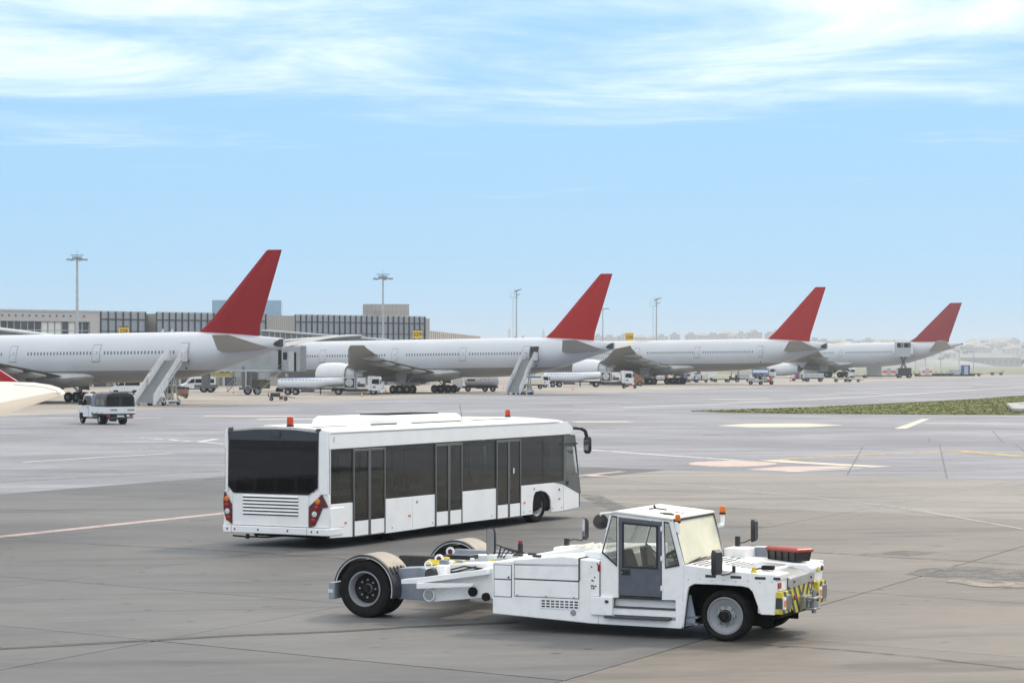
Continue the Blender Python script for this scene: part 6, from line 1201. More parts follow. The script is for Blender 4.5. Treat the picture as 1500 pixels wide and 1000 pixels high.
# roofs of two more bridges rising behind the fuselages
def bridge_roof(label, pts, d0, d1, w, hgt, mroof=None):
    a, b = at(*pts[0], d0), at(*pts[1], d1)
    r = thing('boarding_bridge', label, 'boarding bridge', (a.x, a.y, 0), 0); a0 = Vector((a.x, a.y, 0))
    mb = MB(); mb.beam(a - a0 - Vector((0, 0, hgt / 2 + .15)), b - a0 - Vector((0, 0, hgt / 2 + .15)), w, hgt); tn = mb.build('tunnel', mat('tunnel_dark', (.12, .125, .125), .6, var=.15, vscale=.6), r)
    mb = MB(); mb.beam(a - a0, b - a0, w + .4, .3); mb.build('roof', PALE, r, bevel=.03)
    n_ = 22
    for k in range(1, n_):
        t = k / n_; p = (a - a0).lerp(b - a0, t); mb = MB(); mb.beam(p + Vector((0, -w / 2 - .06, -hgt - .1)), p + Vector((0, -w / 2 - .06, -.3)), .12, .12, (1, 0, 0)); mb.build('post', GALV, tn)
    for t in (.2, .75): p = (a - a0).lerp(b - a0, t); mb = MB(); mb.cyl((p.x, p.y, 0), (p.x, p.y, p.z - hgt), .35); mb.build('column', GALV, r)
    return r
bridge_roof('long sloping boarding bridge behind the nearest tail with pale roof edge', ((388, 484), (566, 497.5)), 404, 398, 3.2, 3.2)
bridge_roof('low boarding bridge roof at the far left edge above the fuselage', ((-40, 477), (78, 491.5)), 352, 346, 3.2, 3.0)
bridge_roof('pale bridge shape standing in for the sunlit far wing of the middle airliner', ((395, 500.5), (520, 491)), 377, 392, 3.0, 2.8)  # bridge shape imitates the lit upper side of the airliner's far wing
# --- rusty machine, carts, trucks behind the third airliner
r = thing('belt_loader', 'rusty brown belt loader at the third airliner main wheels', 'belt loader', gp(925, 565), R(4), None, 1.15); B, Pp = pt(r), pp(r)
Pp('body', RUST, [(-2.2, .4), (2.2, .4), (2.2, 1.3), (.4, 2.4), (-.6, 2.6), (-2.2, 1.0)], -.9, .9, bevel=.05); mb = MB(); mb.beam((-2.6, 0, .9), (2.6, 0, 2.3), 1.0, .25); mb.build('belt', CHAS, r); B('lamp', CLEARL, -2.25, -2.15, -.5, -.3, .9, 1.1)
for x in (-1.4, 1.4):
    for y in (-.85, .85): smallwheel(r, x, y, .4, .4)
def cart(label, px, py, sc, col, kind='box', rz=2, group='baggage carts and small service vehicles'):
    r = thing('baggage_cart', label, 'cart', gp(px, py), R(rz), group, sc); B, Pp = pt(r), pp(r); B('deck', CHAS, -1.4, 1.4, -.75, .75, .42, .56)
    for x in (-1.0, 1.0):
        for y in (-.65, .65): smallwheel(r, x, y, .26, .26, .16)
    if kind == 'box': B('box', col, -1.35, 1.35, -.75, .75, .56, 1.9, bevel=.03); B('curtain', CHAS, -1.0, -.1, -.77, -.755, .7, 1.7); B('curtain', CHAS, .1, 1.0, -.77, -.755, .7, 1.7)
    elif kind == 'bags':
        rg = random.Random(int(px))
        for k in range(9): x = -1.2 + .27 * k; B('bag', rg.choice([VW, ORANGE, PALE, BLUE, CREAMP]), x, x + .25, -.6, .5, .56, .9 + rg.random() * .7, bevel=.04)
        mb = MB(); [mb.beam((x, y, .56), (x, y, 1.9), .05, .05, (1, 0, 0)) for x in (-1.35, 1.35) for y in (-.7, .7)]; mb.box(-1.4, 1.4, -.75, .75, 1.9, 1.96); mb.build('canopy_frame', GALV, r)
    elif kind == 'roof': mb = MB(); [mb.beam((x, y, .56), (x, y, 1.7), .06, .06, (1, 0, 0)) for x in (-1.3, 1.3) for y in (-.7, .7)]; mb.prism([(-1.5, 1.7), (1.5, 1.7), (1.2, 1.95), (-1.2, 1.95)], -.8, .8, 'y'); mb.build('canopy', col, r); B('crate', PALE, -1.1, 1.1, -.5, .5, .56, 1.4, bevel=.03)
    elif kind == 'low': B('box', col, -1.4, 1.4, -.75, .75, .56, 1.25, bevel=.04)
    return r
cart('baggage cart heaped with white and orange bags, left of the pair under the third airliner', 1013, 560.2, 1.3, PALE, 'bags'); cart('baggage cart heaped with bags in front of the panel van', 1027, 560, 1.2, PALE, 'bags')
cart('low cream cart right of the panel van', 1056, 559.5, 1.4, CREAMP, 'low'); cart('cart with pale canopy roof beneath the third airliner rear fuselage', 1088, 559.2, 1.35, PALE, 'roof'); cart('grey box cart beside the third airliner wheels', 1003, 559.5, 1.2, GALV, 'box')
def tractor(label, px, py, sc, col, rz=180):
    r = thing('baggage_tractor', label, 'baggage tractor', gp(px, py), R(rz), None, sc); B, Pp = pt(r), pp(r); B('body', col, -1.3, 1.3, -.65, .65, .35, .85, bevel=.06); B('hood', col, .3, 1.25, -.55, .55, .85, 1.15, bevel=.05)
    mb = MB(); [mb.beam((x, y, .85), (x, y, 1.85), .06, .06, (1, 0, 0)) for x in (-1.1, .2) for y in (-.55, .55)]; mb.box(-1.2, .3, -.6, .6, 1.85, 1.92); mb.build('canopy_frame', CHAS, r); B('seat', BLACK, -.9, -.5, -.4, .4, .85, 1.3)
    for x in (-.85, .85):
        for y in (-.62, .62): smallwheel(r, x, y, .32, .32)
    return r
tractor('dark baggage tractor between the cream cart and the roofed cart', 1073, 559.5, 1.35, CHAS); tractor('white baggage tractor with dark canopy frame in front of the small far trucks', 1107, 563.3, 1.3, VW, 176)
cart('flat cart with red and blue loads behind the white baggage tractor', 1122, 563.2, 1.2, VW, 'bags')
def light_truck(label, px, py, sc, rz=2, box=BLUE):
    r = thing('light_truck', label, 'truck', gp(px, py), R(rz), None, sc); B, Pp = pt(r), pp(r); B('frame', CHAS, -3, 2.6, -.5, .5, .5, .8)
    if box: B('cargo_box', box, -3.0, .9, -1.1, 1.1, .85, 2.6, bevel=.04); B('side_band', VW, -3.0, .9, -1.12, -1.105, 1.5, 2.2)
    truck_cab(r, 2.9, cl=1.7)
    for x in (-1.8, 1.9):
        for y in (-.95, .95): smallwheel(r, x, y, .45, .45, .28)
    return r
light_truck('white and blue truck seen under the third airliner tail', 1119, 554.3, 1.2); light_truck('blue and white truck behind the middle stairs', 786, 567.5, .85, 4)
light_truck('white flat truck behind the farthest airliner', 1258, 553.5, 1.1, 184, None)
cart('pale cart with cream boxes behind the middle stairs', 779, 569.5, 1.5, CREAMP, 'low'); cart('grey box cart under the farthest airliner wing', 1192, 558.8, 1.7, GALV, 'low'); cart('white cart with bags under the farthest airliner engine', 1170, 558, 1.3, VW, 'bags')
cart('red and white load cart at the third airliner wheels', 967, 561.3, 1.5, ORANGE, 'bags')
# --- high loader at the farthest airliner's rear door
hp = on_plane(p4, 49.6, 3.2, 4.6, 32.0); hl = thing('high_loader', 'grey scissor lift high loader raised to the rear door of the farthest airliner', 'high loader', (hp.x + 1.2, hp.y - 2.4, 0), R(2), None, 1.35); hl.scale = (1.2, 1.35, 1.35); B, Pp = pt(hl), pp(hl); zc_ = hp.z / 1.35 - .1
B('chassis', CHAS, -2.0, 1.9, -1.1, 1.1, .5, 1.0); B('engine_box', CHAS, -1.3, 1.8, -1.1, 1.1, 1.0, 2.4, bevel=.04); cb = B('container', GALV, -2.2, 1.6, -1.2, 1.2, zc_, zc_ + 2.2, bevel=.03); mb = MB(); mb.box(-2.2, -2.1, -1.2, 1.2, zc_ + 2.2, zc_ + 3.4); mb.box(1.5, 1.6, -1.2, 1.2, zc_ + 2.2, zc_ + 3.4); mb.box(-2.2, 1.6, -1.2, 1.2, zc_ + 3.3, zc_ + 3.45); mb.box(-.4, -.3, -1.2, 1.2, zc_ + 2.2, zc_ + 3.4); mb.build('frame', GALV, hl)
B('tarpaulin', CHAS, -2.05, -.5, 1.1, 1.2, zc_ + 2.2, zc_ + 3.3); B('tarpaulin', CHAS, .3, 1.45, 1.1, 1.2, zc_ + 2.2, zc_ + 3.3); B('side_door', VW, 1.65, 2.3, -.9, .9, zc_ + .6, zc_ + 3.2, bevel=.03)
for k in range(7): B('rib', PALE, -2.0 + k * .55, -1.95 + k * .55, -1.24, -1.2, zc_ + .1, zc_ + 2.1, p=cb)
for y in (-.8, .8):
    mb = MB(); mb.beam((-.7, y, 2.4), (.5, y, zc_), .2, .2); mb.beam((.5, y, 2.4), (-.7, y, zc_), .2, .2); mb.build('scissor_arm', CHAS, hl)
for x in (-1.3, 1.3):
    for y in (-1, 1): smallwheel(hl, x, y, .5, .5, .3)
# --- containers on dollies beyond the farthest airliner
def container(label, px, py, w, h_, col, sc=1.0, stripe=None):
    p = gp(px, py); r = thing('cargo_container', label, 'container', p, R(2), 'cargo containers and crates beyond the farthest airliner', sc); B, Pp = pt(r), pp(r)
    B('body', col, -w / 2, w / 2, -1.2, 1.2, .5, .5 + h_, bevel=.05); B('deck', CHAS, -w / 2 - .3, w / 2 + .3, -1.2, 1.2, .2, .5)
    if stripe: B('stripe', stripe, -w / 2, w / 2, -1.22, -1.205, .5 + h_ * .3, .5 + h_ * .6)
    B('door', GALV, -.6, .6, -1.23, -1.21, .6, .5 + h_ * .9); return r
container('pale grey cargo container left of the red and white ones', 1280, 552.2, 5, 3.3, PALE, 1.0); container('white cargo container with red stripe beyond the farthest airliner belly', 1301, 551.8, 4.6, 2.8, VW, 1, ORANGE); container('second white and red striped container left of the high loader', 1314, 551.8, 2.5, 2.7, VW, 1, ORANGE); container('short white and red container right of the high loader', 1357, 551.3, 3.6, 2.7, VW, 1, ORANGE)
container('blue container at the right end of the dolly train', 1414, 550.8, 2.6, 3.2, BLUE, 1.1); container('grey sloping container next to the blue one', 1398, 550.8, 3.6, 2.0, GALV, 1)
for k in range(12): dolly('low cargo dolly in the dark train beyond the farthest airliner', gp(1340 + k * 8.0, 551.0 - .03 * k), R(2), 1.7, None, 'train of low cargo dollies')
# ground power and clutter near the terminal
cart('dark equipment cart under the nearest airliner tail', 256, 580, 1.1, CHAS, 'low'); cart('brown trolley beside the cream flat tug', 262, 583, .9, RUST, 'low')
# ------------------------------------------------------------------ terminal building
WALLB = mat('terminal_beige_panel', (.36, .345, .325), .7, var=.05, vscale=.3); WALLG = mat('terminal_grey_panel', (.44, .42, .41), .65, var=.04, vscale=.3); MULL = mat('dark_mullion', (.06, .065, .075), .5); PANE = mat('curtain_glass', (.30, .33, .37), .18, var=.12, vscale=.25); PANE2 = mat('upper_panel_glass', (.34, .36, .38), .3, var=.08, vscale=.3)
DKG = mat('dark_glass', (.06, .065, .07), .15, var=.5, vscale=.2); WPAN = mat('white_blind', (.62, .62, .60), .5, var=.05); CONCW = mat('grey_concrete_wall', (.28, .275, .265), .8, var=.12, vscale=.3)
TA = Vector((-750 / FPX * 450, 450, 0)); TB = Vector((-122 / FPX * 516, 516, 0)); TD = (TB - TA).normalized(); TR = math.atan2(TD.y, TD.x)
def tu_(px):
    k = (px - 750) / FPX; return (k * TA.y - TA.x) / (TD.x - k * TD.y)
tm = thing('terminal_building', 'long airport terminal with grey gridded glass front behind the parked airliners', 'terminal', TA, TR); B, Pp = pt(tm), pp(tm)
H_ = 15.0
B('wall', WALLG, tu_(-60), tu_(146.5), 0, 30, 12.9, H_); B('wall', WALLG, tu_(-60), tu_(146.5), .6, 29, 0, 12.9); B('parapet', GALV, tu_(-60), tu_(146.5), -.15, .0, H_ - .2, H_ + .15)
B('wall', WALLG, tu_(132), tu_(146.5), -.0, .6, 7.5, 12.9)
rg = random.Random(4)
for k in range(13):
    a = tu_(2 + k * 10.0); B('window', DKG if rg.random() < .5 else WPAN, a + .15, a + tu_(12) - tu_(2) - .15, .45, .58, 9.4, 12.8); B('window_frame', GALV, a - .08, a + .08, .40, .60, 8.9, 12.9)
    B('roof_lamp', CHAS, a, a + .25, -.35, 0, 13.9, 14.1)
B('window_rail', GALV, tu_(0), tu_(130), .38, .44, 11.1, 11.25); B('ledge', WALLG, tu_(-60), tu_(146.5), -.4, .6, 7.2, 7.6)
def curtain(px0, px1, n, z1=H_):
    a, b = tu_(px0), tu_(px1); B('wall', CONCW, a, b, .15, 30, 0, z1 - .25); st_ = (b - a) / n
    rows = [(5.2, 11.0, PANE), (11.15, 13.35, PANE), (13.6, z1 - .15, PANE2)]; me = {}
    for r_, (za, zb2, m_) in enumerate(rows):
        q = MB(); q.box(.09, st_ - .09, .06, .12, 0, zb2 - za); me[r_] = q.mesh('pane', m_)
        for i in range(n): inst('window_pane', me[r_], tm, (a + i * st_, rg.uniform(-.01, .02), za))
    q = MB(); q.box(-.09, .09, -.28, .10, 5.0, z1 + .05); mm = q.mesh('mullion', MULL)
    for i in range(n + 1): inst('mullion', mm, tm, (a + i * st_, 0, 0))
    B('transom', MULL, a, b, -.12, .02, 13.34, 13.60); B('transom', MULL, a, b, -.05, .03, 11.0, 11.14); B('parapet', GALV, a, b, -.1, .1, z1 - .12, z1 + .12)
curtain(147.5, 213, 6); curtain(229, 313, 9); curtain(313, 389, 8, 15.0); curtain(432, 622, 24, 14.95)
B('wall', mat('recess_dark', (.13, .13, .13), .8), tu_(213), tu_(229), 3.5, 20, 0, 14.6); B('wall', WALLB, tu_(389.5), tu_(431.5), -.1, 25, 0, 14.75); B('wall', WALLB, tu_(622.5), tu_(629), -.1, 25, 0, 14.6)
for k in range(14): a = tu_(390) + (tu_(431) - tu_(390)) * k / 14; B('panel_joint', mat('joint_beige', (.25, .235, .21), .8), a, a + .06, -.13, -.1, 5, 14.7)
# ground floor: service bays seen under the nearest airliner
for k in range(16):
    a = tu_(100 + k * 32); B('column', WALLG, a, a + .5, -.6, -.1, 0, 5.0)
    B('service_door', mat('service_door_dark', (.05, .06, .075), .5, var=.3, vscale=.5) if k % 3 else mat('shutter_grey', (.30, .31, .31), .6), a + 1.0, a + 3.6, .0, .14, 0, 3.6)
B('apron_canopy', CONCW, tu_(60), tu_(622), -1.5, .1, 4.7, 5.1)
def block(name, label, px0, px1, ytop, d, m_, lab_cat='building', depth=14, z0=0):
    a, b = at(px0, ytop, d), at(px1, ytop, d); r = thing(name, label, lab_cat, (a.x, d, 0), R(4)); q = pt(r); w = b.x - a.x; q('wall', m_, 0, w, 0, depth, z0, a.z); return r, q, w, a.z
r, q, w, zt = block('roof_house', 'blue glazed box rising above the terminal behind the nearest red tail', 311, 411, 439.5, 530, mat('blue_glass_box', (.30, .42, .52), .2, var=.1, vscale=.2)); 
for k in range(9): q('joint', mat('blue_joint', (.22, .31, .38), .4), k * w / 8 - .03, k * w / 8 + .03, -.05, 0, 13, zt)
r, q, w, zt = block('roof_house', 'beige panelled penthouse above the right part of the terminal', 532, 599, 445.3, 545, WALLB, depth=16)
for k in range(12): q('joint', MATS['joint_beige'], k * w / 11 - .03, k * w / 11 + .03, -.05, 0, 13, zt)
q('grille', CONCW, 2.4, 4.6, -.06, .0, 15.3, 17); q('joint', MATS['joint_beige'], 0, w, -.05, 0, 16.6, 16.66)
# low ribbed wing receding to the right
a, b = at(628, 484, 530), at(704, 492.5, 640); r = thing('terminal_wing', 'low pale ribbed terminal wing stepping away to the right of the glass front', 'building', (a.x, a.y, 0), math.atan2(b.y - a.y, b.x - a.x)); q = pt(r); L_ = (b - a).length
m_ = MB(); m_.hexa([(0, 0, 0), (L_, 0, 0), (L_, 12, 0), (0, 12, 0), (0, 0, a.z), (L_, 0, b.z), (L_, 12, b.z), (0, 12, a.z)]); m_.build('wall', mat('pale_beige_panel', (.42, .385, .34), .7, var=.05, vscale=.2), r)
for k in range(1, 28): t = k / 28; q('rib', MATS['joint_beige'], L_ * t, L_ * t + .12, -.12, 0, 3, a.z + (b.z - a.z) * t - .1)
m_ = MB(); m_.tube([(0, 0, 0), (0, 0, 4)], .05, 5); 
# numbered stand signs
SIGN = mat('stand_sign_yellow', (.78, .50, .02), .5, var=.05); SBLK = mat('sign_black', (.02, .02, .02), .6)
def sign(txt, label, px, py, d, w, h_, post=False, rz=0.0):
    p = at(px, py, d); r = thing('stand_sign', label, 'sign', (p.x, p.y, 0), rz, 'yellow aircraft stand number signs'); q = pt(r)
    q('board', SIGN, -w / 2, w / 2, -.15, .0, p.z - h_ / 2, p.z + h_ / 2, bevel=.02); q('hood', SIGN if post else CHAS, -w / 2 - .05, w / 2 + .05, -.35, .0, p.z + h_ / 2, p.z + h_ / 2 + .15)
    text('number', txt, h_ * .62, SBLK, r, (0, -.17, p.z - h_ * .05), (R(90), 0, 0), .01, 1.15)
    if post: q('post', GALV, -w / 2 + .1, -w / 2 + .35, .0, .25, 0, p.z + h_ / 2); q('post', GALV, w / 2 - .35, w / 2 - .1, .0, .25, 0, p.z + h_ / 2)
    return r
sign('228', 'yellow stand sign 228 on the terminal above the nearest fuselage', 181.3, 484.3, 460, 1.95, 1.5); sign('229', 'yellow stand sign 229 near the right end of the terminal glass', 611.5, 489.3, 505, 1.95, 1.75); sign('230', 'free standing yellow stand sign 230 above the third airliner wing', 922, 493.6, 620, 2.2, 1.9, True)
# ------------------------------------------------------------------ floodlight masts
def mast(label, px, ytop, d, kind, r0=.28):
    p = at(px, ytop, d); r = thing('floodlight_mast', label, 'light mast', (p.x, d, 0), 0, 'floodlight masts'); q = pt(r); m_ = MB(); m_.cyl((0, 0, 0), (0, 0, p.z - .4), r0, r0 * .6, 12); m_.build('pole', GALV, r, smooth=True); s_ = d / 400
    if kind == 'ring':
        q('crown', GREYP, -.75 * s_, .75 * s_, -.6 * s_, .6 * s_, p.z - .85 * s_, p.z - .55 * s_); q('crown_cap', GREYP, -1.1 * s_, 1.1 * s_, -.1, .1, p.z - .35 * s_, p.z - .2 * s_); m_ = MB(); m_.tube([(0, 0, p.z - .4), (0, 0, p.z + .5)], .04, 6); m_.build('finial', GALV, r)
        for a in range(6):
            t = 2 * math.pi * a / 6 + .3; x, y = 1.5 * s_ * math.cos(t), 1.5 * s_ * math.sin(t); m_ = MB(); m_.beam((0, 0, p.z - .9 * s_), (x, y, p.z - .95 * s_), .08, .08); m_.build('bracket', GALV, r); m_ = MB(); m_.hexa([(x - .3 * s_, y - .25, p.z - 1.2 * s_), (x + .3 * s_, y - .25, p.z - 1.15 * s_), (x + .3 * s_, y + .25, p.z - 1.15 * s_), (x - .3 * s_, y + .25, p.z - 1.2 * s_), (x - .25 * s_, y - .2, p.z - .9 * s_), (x + .25 * s_, y - .2, p.z - .85 * s_), (x + .25 * s_, y + .2, p.z - .85 * s_), (x - .25 * s_, y + .2, p.z - .9 * s_)]); m_.build('floodlight', GREYP, r)
    elif kind == 'ladder':
        q('platform', GALV, -1.0 * s_, .35 * s_, -.5, .5, p.z - 1.35 * s_, p.z - 1.28 * s_); m_ = MB(); m_.tube([(-1.0 * s_, -.5, p.z - 1.3 * s_), (-1.0 * s_, -.5, p.z - .5 * s_), (.3 * s_, -.5, p.z - .5 * s_)], .05, 5); m_.tube([(-.3 * s_, 0, p.z - 1.3 * s_), (-.3 * s_, 0, p.z + .3 * s_)], .05, 5); m_.build('platform_rail', GALV, r)
        for x, z in ((.25, 0), (.55, .1), (.3, -.75), (.0, -.1)): m_ = MB(); m_.hexa([((x - .4) * s_, -.4, p.z + (z - .28) * s_), ((x + .35) * s_, -.4, p.z + (z - .05) * s_), ((x + .35) * s_, .4, p.z + (z - .05) * s_), ((x - .4) * s_, .4, p.z + (z - .28) * s_), ((x - .4) * s_, -.4, p.z + (z - .12) * s_), ((x + .35) * s_, -.4, p.z + (z + .08) * s_), ((x + .35) * s_, .4, p.z + (z + .08) * s_), ((x - .4) * s_, .4, p.z + (z - .12) * s_)]); m_.build('floodlight', GREYP, r)
        m_ = MB()
        for x in (-.65 * s_, -.45 * s_): m_.beam((x, -.2, 0), (x, -.2, p.z - 1.3 * s_), .05, .05, (1, 0, 0))
        for k in range(int((p.z - 2) / .8)): m_.box(-.65 * s_, -.45 * s_, -.22, -.16, .8 * k + .5, .8 * k + .6)
        m_.build('ladder', GALV, r, kind='stuff')
    else: q('lamp_head', GALV, -.2, 1.6, -.2, .2, p.z - .5, p.z - .2)
    return r
mast('tall floodlight mast with ringed lamp crown at the left', 113, 371.5, 345, 'ring'); mast('tall floodlight mast with ringed lamp crown above the middle airliner', 561, 399.5, 420, 'ring', .25)
mast('floodlight mast with ladder left of the second red tail', 756.5, 424.5, 600, 'ladder', .27); mast('floodlight mast with ladder right of the second red tail', 961.5, 437, 660, 'ladder', .27); mast('thin plain mast just behind the second red tail', 883, 450, 560, 'thin', .2)
for k, (x, yt, d) in enumerate(((1426, 510, 960), (1405, 515, 1020), (1378, 516, 1100), (1356, 520, 1150), (1341, 523, 1150))):
    p = at(x, yt, d); r = thing('street_lamp', 'thin street lamp in the row at right, number counted by height' if False else ('tallest thin street lamp with curved arm at the right end of the row', 'second thin street lamp from the right end of the row', 'middle thin street lamp of the far right row', 'fourth thin street lamp from the right end', 'shortest thin street lamp left in the far right row')[k], 'street lamp', (p.x, d, 0), 0, 'street lamps beyond the farthest airliner')
    m_ = MB(); m_.tube([(0, 0, 0), (0, 0, p.z - .6), (-.6, 0, p.z - .1), (-4.2 if k == 0 else -2, 0, p.z + .6)], .16, 6); m_.build('pole', GALV, r); m_ = MB(); m_.box(-5.2 if k == 0 else -2.8, -4.0 if k == 0 else -1.9, -.2, .2, p.z + .5, p.z + .75); m_.build('lamp_head', GALV, r)
# ------------------------------------------------------------------ fields, hills and the far town
fl = flat([(-3500, 1000), (150, 960), (3500, 935), (9000, 10500), (-9000, 10500)], .03); fo = fl.build('dry_field', grass_mat('dry_field_grass', (.14, .15, .085), (.19, .185, .12)), fix=False); fo['kind'] = 'structure'
def nz_(x, y): return math.sin(x * .0031 + 1.3) * math.cos(y * .0027) + .5 * math.sin(x * .0083 + y * .004) + .28 * math.sin(x * .019 - y * .011 + 2) 
TS = 1.9
def hz(x, y):
    return CAM_H + (hz0(x / TS, y / TS) - CAM_H) * TS
def hz0(x, y):
    t = max(0, min(1, (y - 2300) / 900)); t = t * t * (3 - 2 * t); base = 33 + 5 * nz_(x, y) - 5 * max(0, min(1, (x - 330) / 250)); return -1 + t * base + (9 * max(0, min(1, (y - 3300) / 900)) if x > 300 else 0) * .6
hm = MB(); nx_, ny_ = 90, 34
for j in range(ny_ + 1):
    for i in range(nx_ + 1): x = TS * (-1300 + 3000 * i / nx_); y = TS * (2200 + 2500 * j / ny_); hm.v.append((x, y, hz(x, y)))
for j in range(ny_):
    for i in range(nx_): a = j * (nx_ + 1) + i; hm.f.append((a, a + 1, a + nx_ + 2, a + nx_ + 1))
ho = hm.build('hills', grass_mat('hill_scrub', (.13, .14, .12), (.20, .20, .17)), smooth=True, fix=False); ho['kind'] = 'structure'
mw = [mat('town_wall_beige', (.38, .35, .32), .8, var=.1, vscale=.05), mat('town_wall_pink', (.38, .32, .30), .8, var=.1, vscale=.05), mat('town_wall_pale', (.52, .47, .40), .8, var=.1, vscale=.05)]
mr = mat('town_roof', (.40, .32, .27), .8, var=.15, vscale=.1); mwin = mat('town_window', (.14, .13, .13), .5)
rg = random.Random(11)
def town_block(label, px, d, w, h_, dep, storeys, group, m_=None, hip=False, cat='building', name='apartment_block'):
    d *= TS; x = (px - 750) / FPX * d; z = hz(x, d); r = thing(name, label, cat, (x, d, z), R(rg.uniform(-14, 14)), group, TS)
    q = MB(); q.box(-w / 2, w / 2, 0, dep, -9, h_); q.build('wall', m_ or rg.choice(mw), r)
    q = MB()
    if hip: q.loft([[(-w / 2 - .5, -.5, h_), (w / 2 + .5, -.5, h_), (w / 2 + .5, dep + .5, h_), (-w / 2 - .5, dep + .5, h_)], [(-w / 4, dep * .45, h_ + 3), (w / 4, dep * .45, h_ + 3), (w / 4, dep * .55, h_ + 3), (-w / 4, dep * .55, h_ + 3)]])
    else: q.box(-w / 2 - .3, w / 2 + .3, -.3, dep + .3, h_, h_ + .6); q.box(-w / 4, w / 6, dep * .3, dep * .7, h_ + .6, h_ + 3.2)
    q.build('roof', mr, r)
    q = MB(); n = max(2, int(w / 4))
    for s_ in range(storeys):
        for k in range(n): xx = -w / 2 + (k + .5) * w / n; zz = h_ - 1.0 - s_ * 3.0; q.box(xx - .8, xx + .8, -.12, .0, zz - 1.5, zz)
    q.build('window', mwin, r, kind='stuff'); return r
LB = 'pale beige apartment block in the hazy town on the ridge between the red tails'
for (x0, x1, y0, h_) in ((640, 705, 3050, 8), (700, 800, 2950, 10), (866, 908, 2900, 15), (925, 994, 2900, 15.5), (1000, 1062, 2850, 16), (1062, 1150, 2850, 16), (1180, 1252, 2800, 13)):
    x = x0 + 4
    while x < x1:
        w = rg.uniform(11, 19); px_w = w / y0 * FPX; town_block(LB, x + px_w / 2, y0 + rg.uniform(-60, 60), w, h_ + rg.uniform(-2.0, 2.4), 12, 3, 'apartment blocks on the ridge', hip=rg.random() < .35); x += px_w * rg.uniform(.85, 1.15)
LH = 'small hazy house on the far right hillside beyond the farthest airliner'
for k in range(90):
    d = rg.uniform(2650, 3900); town_block(LH, rg.uniform(1240, 1560), d, rg.uniform(9, 18), rg.uniform(5, 9), 10, 2, 'houses on the far right hillside', hip=rg.random() < .6, cat='house', name='house')
for px, h_ in ((746, 24), (796, 22)):
    x = (px - 750) / FPX * 2900 * TS; z = hz(x, 2900 * TS); r = thing('minaret', 'thin hazy tower of the ridge town %s the left mast' % ('left of' if px < 750 else 'right of'), 'tower', (x, 2900 * TS, z), 0, 'thin towers on the ridge', TS); q = MB(); q.cyl((0, 0, 0), (0, 0, h_ - 4), 1.8, 1.5, 10); q.build('shaft', mw[2], r); q = MB(); q.cyl((0, 0, h_ - 4), (0, 0, h_ - 3), 2.4, n=10); q.build('gallery', mw[2], r); q = MB(); q.cyl((0, 0, h_ - 3), (0, 0, h_ + 3), 1.5, .1, 10); q.build('spire', mr, r)
r = thing('factory_hall', 'large hazy hall with hipped roof at the foot of the right hills', 'building', at(1415, 540, 3600).xy.to_3d() + Vector((0, 0, 0)), 0, None, TS); q = MB(); q.box(0, 45, 0, 25, 0, 7); q.build('wall', mw[0], r); q = MB(); q.loft([[(-1, -1, 7), (46, -1, 7), (46, 26, 7), (-1, 26, 7)], [(10, 12, 11), (35, 12, 11), (35, 13, 11), (10, 13, 11)]]); q.build('roof', mat('grey_hall_roof', (.26, .25, .24), .8), r); 
for k in range(9): q = MB(); q.box(2 + k * 4.8, 5 + k * 4.8, -.2, 0, 2, 5); q.build('window', mat('hall_window', (.26, .26, .26), .5), r)
mo = MB(); rr = []
for t, w, h_ in ((0, 1, 0), (.3, .8, 5), (.6, .55, 9), (1, .3, 11)): rr.append([(55 * w * math.cos(a), 40 * w * math.sin(a) * .6, h_) for a in [2 * math.pi * i / 24 for i in range(24)]])
mo.loft(rr); m_ = mo.build('earth_mound', mat('pale_earth', (.28, .275, .25), .9, var=.25, vscale=.05), smooth=True, loc=(at(1352, 540, 3300).x, 3300, 0)); m_.scale = (1.9, 1.9, .9); m_['kind'] = 'structure'
# scattered far trees and shrubs along the field edge as one far-off mass
tr_ = MB(); rg = random.Random(21)
for k in range(420):
    d = rg.uniform(1900, 3300) * TS; px = rg.uniform(1230, 1540) if k % 2 else rg.uniform(630, 1260); x = (px - 750) / FPX * d; z = max(0, hz(x, d)) if d > 4200 else 0; s_ = rg.uniform(3, 8)
    for q in range(9):
        c = Vector((x + rg.gauss(0, s_ * .5), d + rg.gauss(0, s_ * .5), z + s_ * (.4 + rg.random() * .8))); a = rg.random() * 6; u = Vector((math.cos(a), math.sin(a) * .3, rg.uniform(-.4, .4))) * s_ * .55; v_ = Vector((0, .2, 1)) * s_ * .5; n_ = len(tr_.v); tr_.v += [tuple(c - u), tuple(c + u), tuple(c + v_), tuple(c - v_ * .6)]; tr_.f += [(n_, n_ + 1, n_ + 2), (n_, n_ + 3, n_ + 1)]
to = tr_.build('far_shrubs', mat('far_foliage', (.055, .065, .035), .9, var=.3, vscale=.05), fix=False, kind='stuff'); tag(to, 'far-off dark shrubs scattered over the hazy hillsides', 'shrubs')
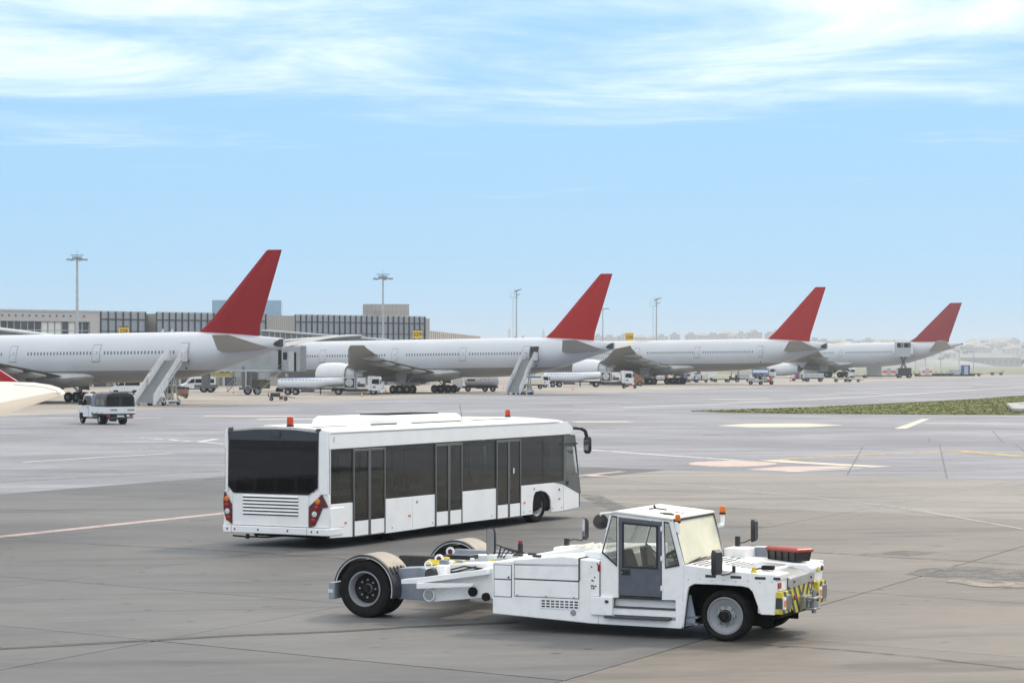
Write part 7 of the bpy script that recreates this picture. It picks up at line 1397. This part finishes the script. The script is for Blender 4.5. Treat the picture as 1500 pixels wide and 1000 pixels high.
# ------------------------------------------------------------------ aircraft tail entering at the left edge
tl = thing('tail_section', 'white tailplane tip and red fin edge of an aircraft cut off by the left edge', 'aircraft tail', (at(60, 575, 61).x, 61, 0), 0)
o_ = Vector((tl.location.x, 61, 0)); L3 = lambda px, py, d: at(px, py, d) - o_
TPW = mat('tailplane_white', (.60, .565, .50), .45, var=.03, vscale=.8, dirt=(.5, .45, .38), dscale=1.2, damt=.2, coat=.2)
secs = []
for le, te, th in (((-330, 694, 55.3), (-330, 553, 64.9), .26), ((-120, 650, 57.4), (-120, 555.5, 63.6), .20), ((0, 609, 59.2), (0, 558.5, 62.6), .15), ((50, 592, 60), (50, 560.0, 62.2), .12), ((78, 583.0, 60.5), (74, 563.5, 61.9), .095), ((90, 579.0, 60.8), (88, 568, 61.5), .07), ((95, 576.5, 61.1), (94.5, 573, 61.3), .03)):
    a, b = L3(*le), L3(*te); up = Vector((.0, -.26, 1)).normalized(); secs.append(airfoil(a, b, th / max(.001, 1) * 1.0 * .9, up, 12))
mb = MB(); mb.loft(secs); tp = mb.build('tailplane', TPW, tl, smooth=True)
le_ = MB(); le_.loft([[c + (sec[0] - c) * 1.012 + Vector((0, -.004, 0)) for c in [sum((q for q in sec), Vector((0, 0, 0))) / len(sec)] for _ in (0,)] and [sec[i] + (sec[i] - sum(sec, Vector((0, 0, 0))) / len(sec)).normalized() * .016 for i in (4, 3, 2, 1, 0, -1, -2, -3, -4)] for sec in secs[:6]], False, False); le_.build('leading_edge_shade', mat('leading_edge_shade_beige', (.40, .335, .25), .35, var=.08, vscale=1), tp, smooth=True)  # beige strip paints the shading on the rounded leading edge
mb = MB(); pts_ = [L3(88, 570.5, 61.3) + Vector((0, 0, .03)), L3(74, 573.0, 60.9) + Vector((0, 0, .09)), L3(83, 580, 60.65) + Vector((0, -.02, .06))]
mb.tube([L3(20, 568.5, 61.6) + Vector((0, 0, .095)), L3(60, 571, 61.2) + Vector((0, 0, .085)), L3(82, 575, 60.95) + Vector((0, 0, .06)), L3(86, 579, 60.75) + Vector((0, -.01, .035))], .006, 5); mb.build('tip_seam', SEAM, tp)
mb = MB(); P_ = [L3(25, 558.5, 63.2), L3(-20, 558.5, 63.2), L3(-330, 558, 63.2), L3(-330, 380, 63.2), L3(-140, 440, 63.2), L3(0, 542.5, 63.2)]
mb.prism([(p.x, p.z) for p in P_], P_[0].y, P_[0].y + .22, 'y'); mb.build('tail_fin', mat('near_fin_red', (.42, .012, .014), .35, coat=.3), tl, bevel=.01)
mb = MB(); c_ = L3(-330, 600, 62.0); mb.loft([[(c_.x - 14 + u * 14, c_.y + r_ * math.cos(a), c_.z + r_ * math.sin(a)) for a in [2 * math.pi * i / 20 for i in range(20)]] for u, r_ in ((0, 1.9), (.4, 1.6), (.8, 1.0), (1, .55))]); mb.build('tail_cone', TPW, tl, smooth=True)
mb = MB()
for k in range(3): x = c_.x - 12 + k * 5; mb.cyl((x, c_.y, -c_.z * 0), (x, c_.y, c_.z - .9), .14)
mb.build('jack', STEEL, tl)
# ------------------------------------------------------------------ haze
hb = MB(); hb.box(-6500, 6500, -300, 9800, -1.6, 130); hzo = hb.build('haze', None) if False else None
me = bpy.data.meshes.new('haze'); me.from_pydata(hb.v, [], hb.f); hm_ = bpy.data.materials.new('haze_air'); hm_.use_nodes = True; n, l = hm_.node_tree.nodes, hm_.node_tree.links; n.clear()
ho_ = n.new('ShaderNodeOutputMaterial'); hv = n.new('ShaderNodeVolumePrincipled'); hv.inputs['Color'].default_value = (.86, .93, .99, 1); hv.inputs['Density'].default_value = .00015; hv.inputs['Anisotropy'].default_value = .3; l.new(hv.outputs[0], ho_.inputs['Volume'])
me.materials.append(hm_); ho2 = bpy.data.objects.new('haze', me); COL.objects.link(ho2); ho2['kind'] = 'stuff'; tag(ho2, 'thin pale haze lying over the whole airfield and far hills', 'haze')
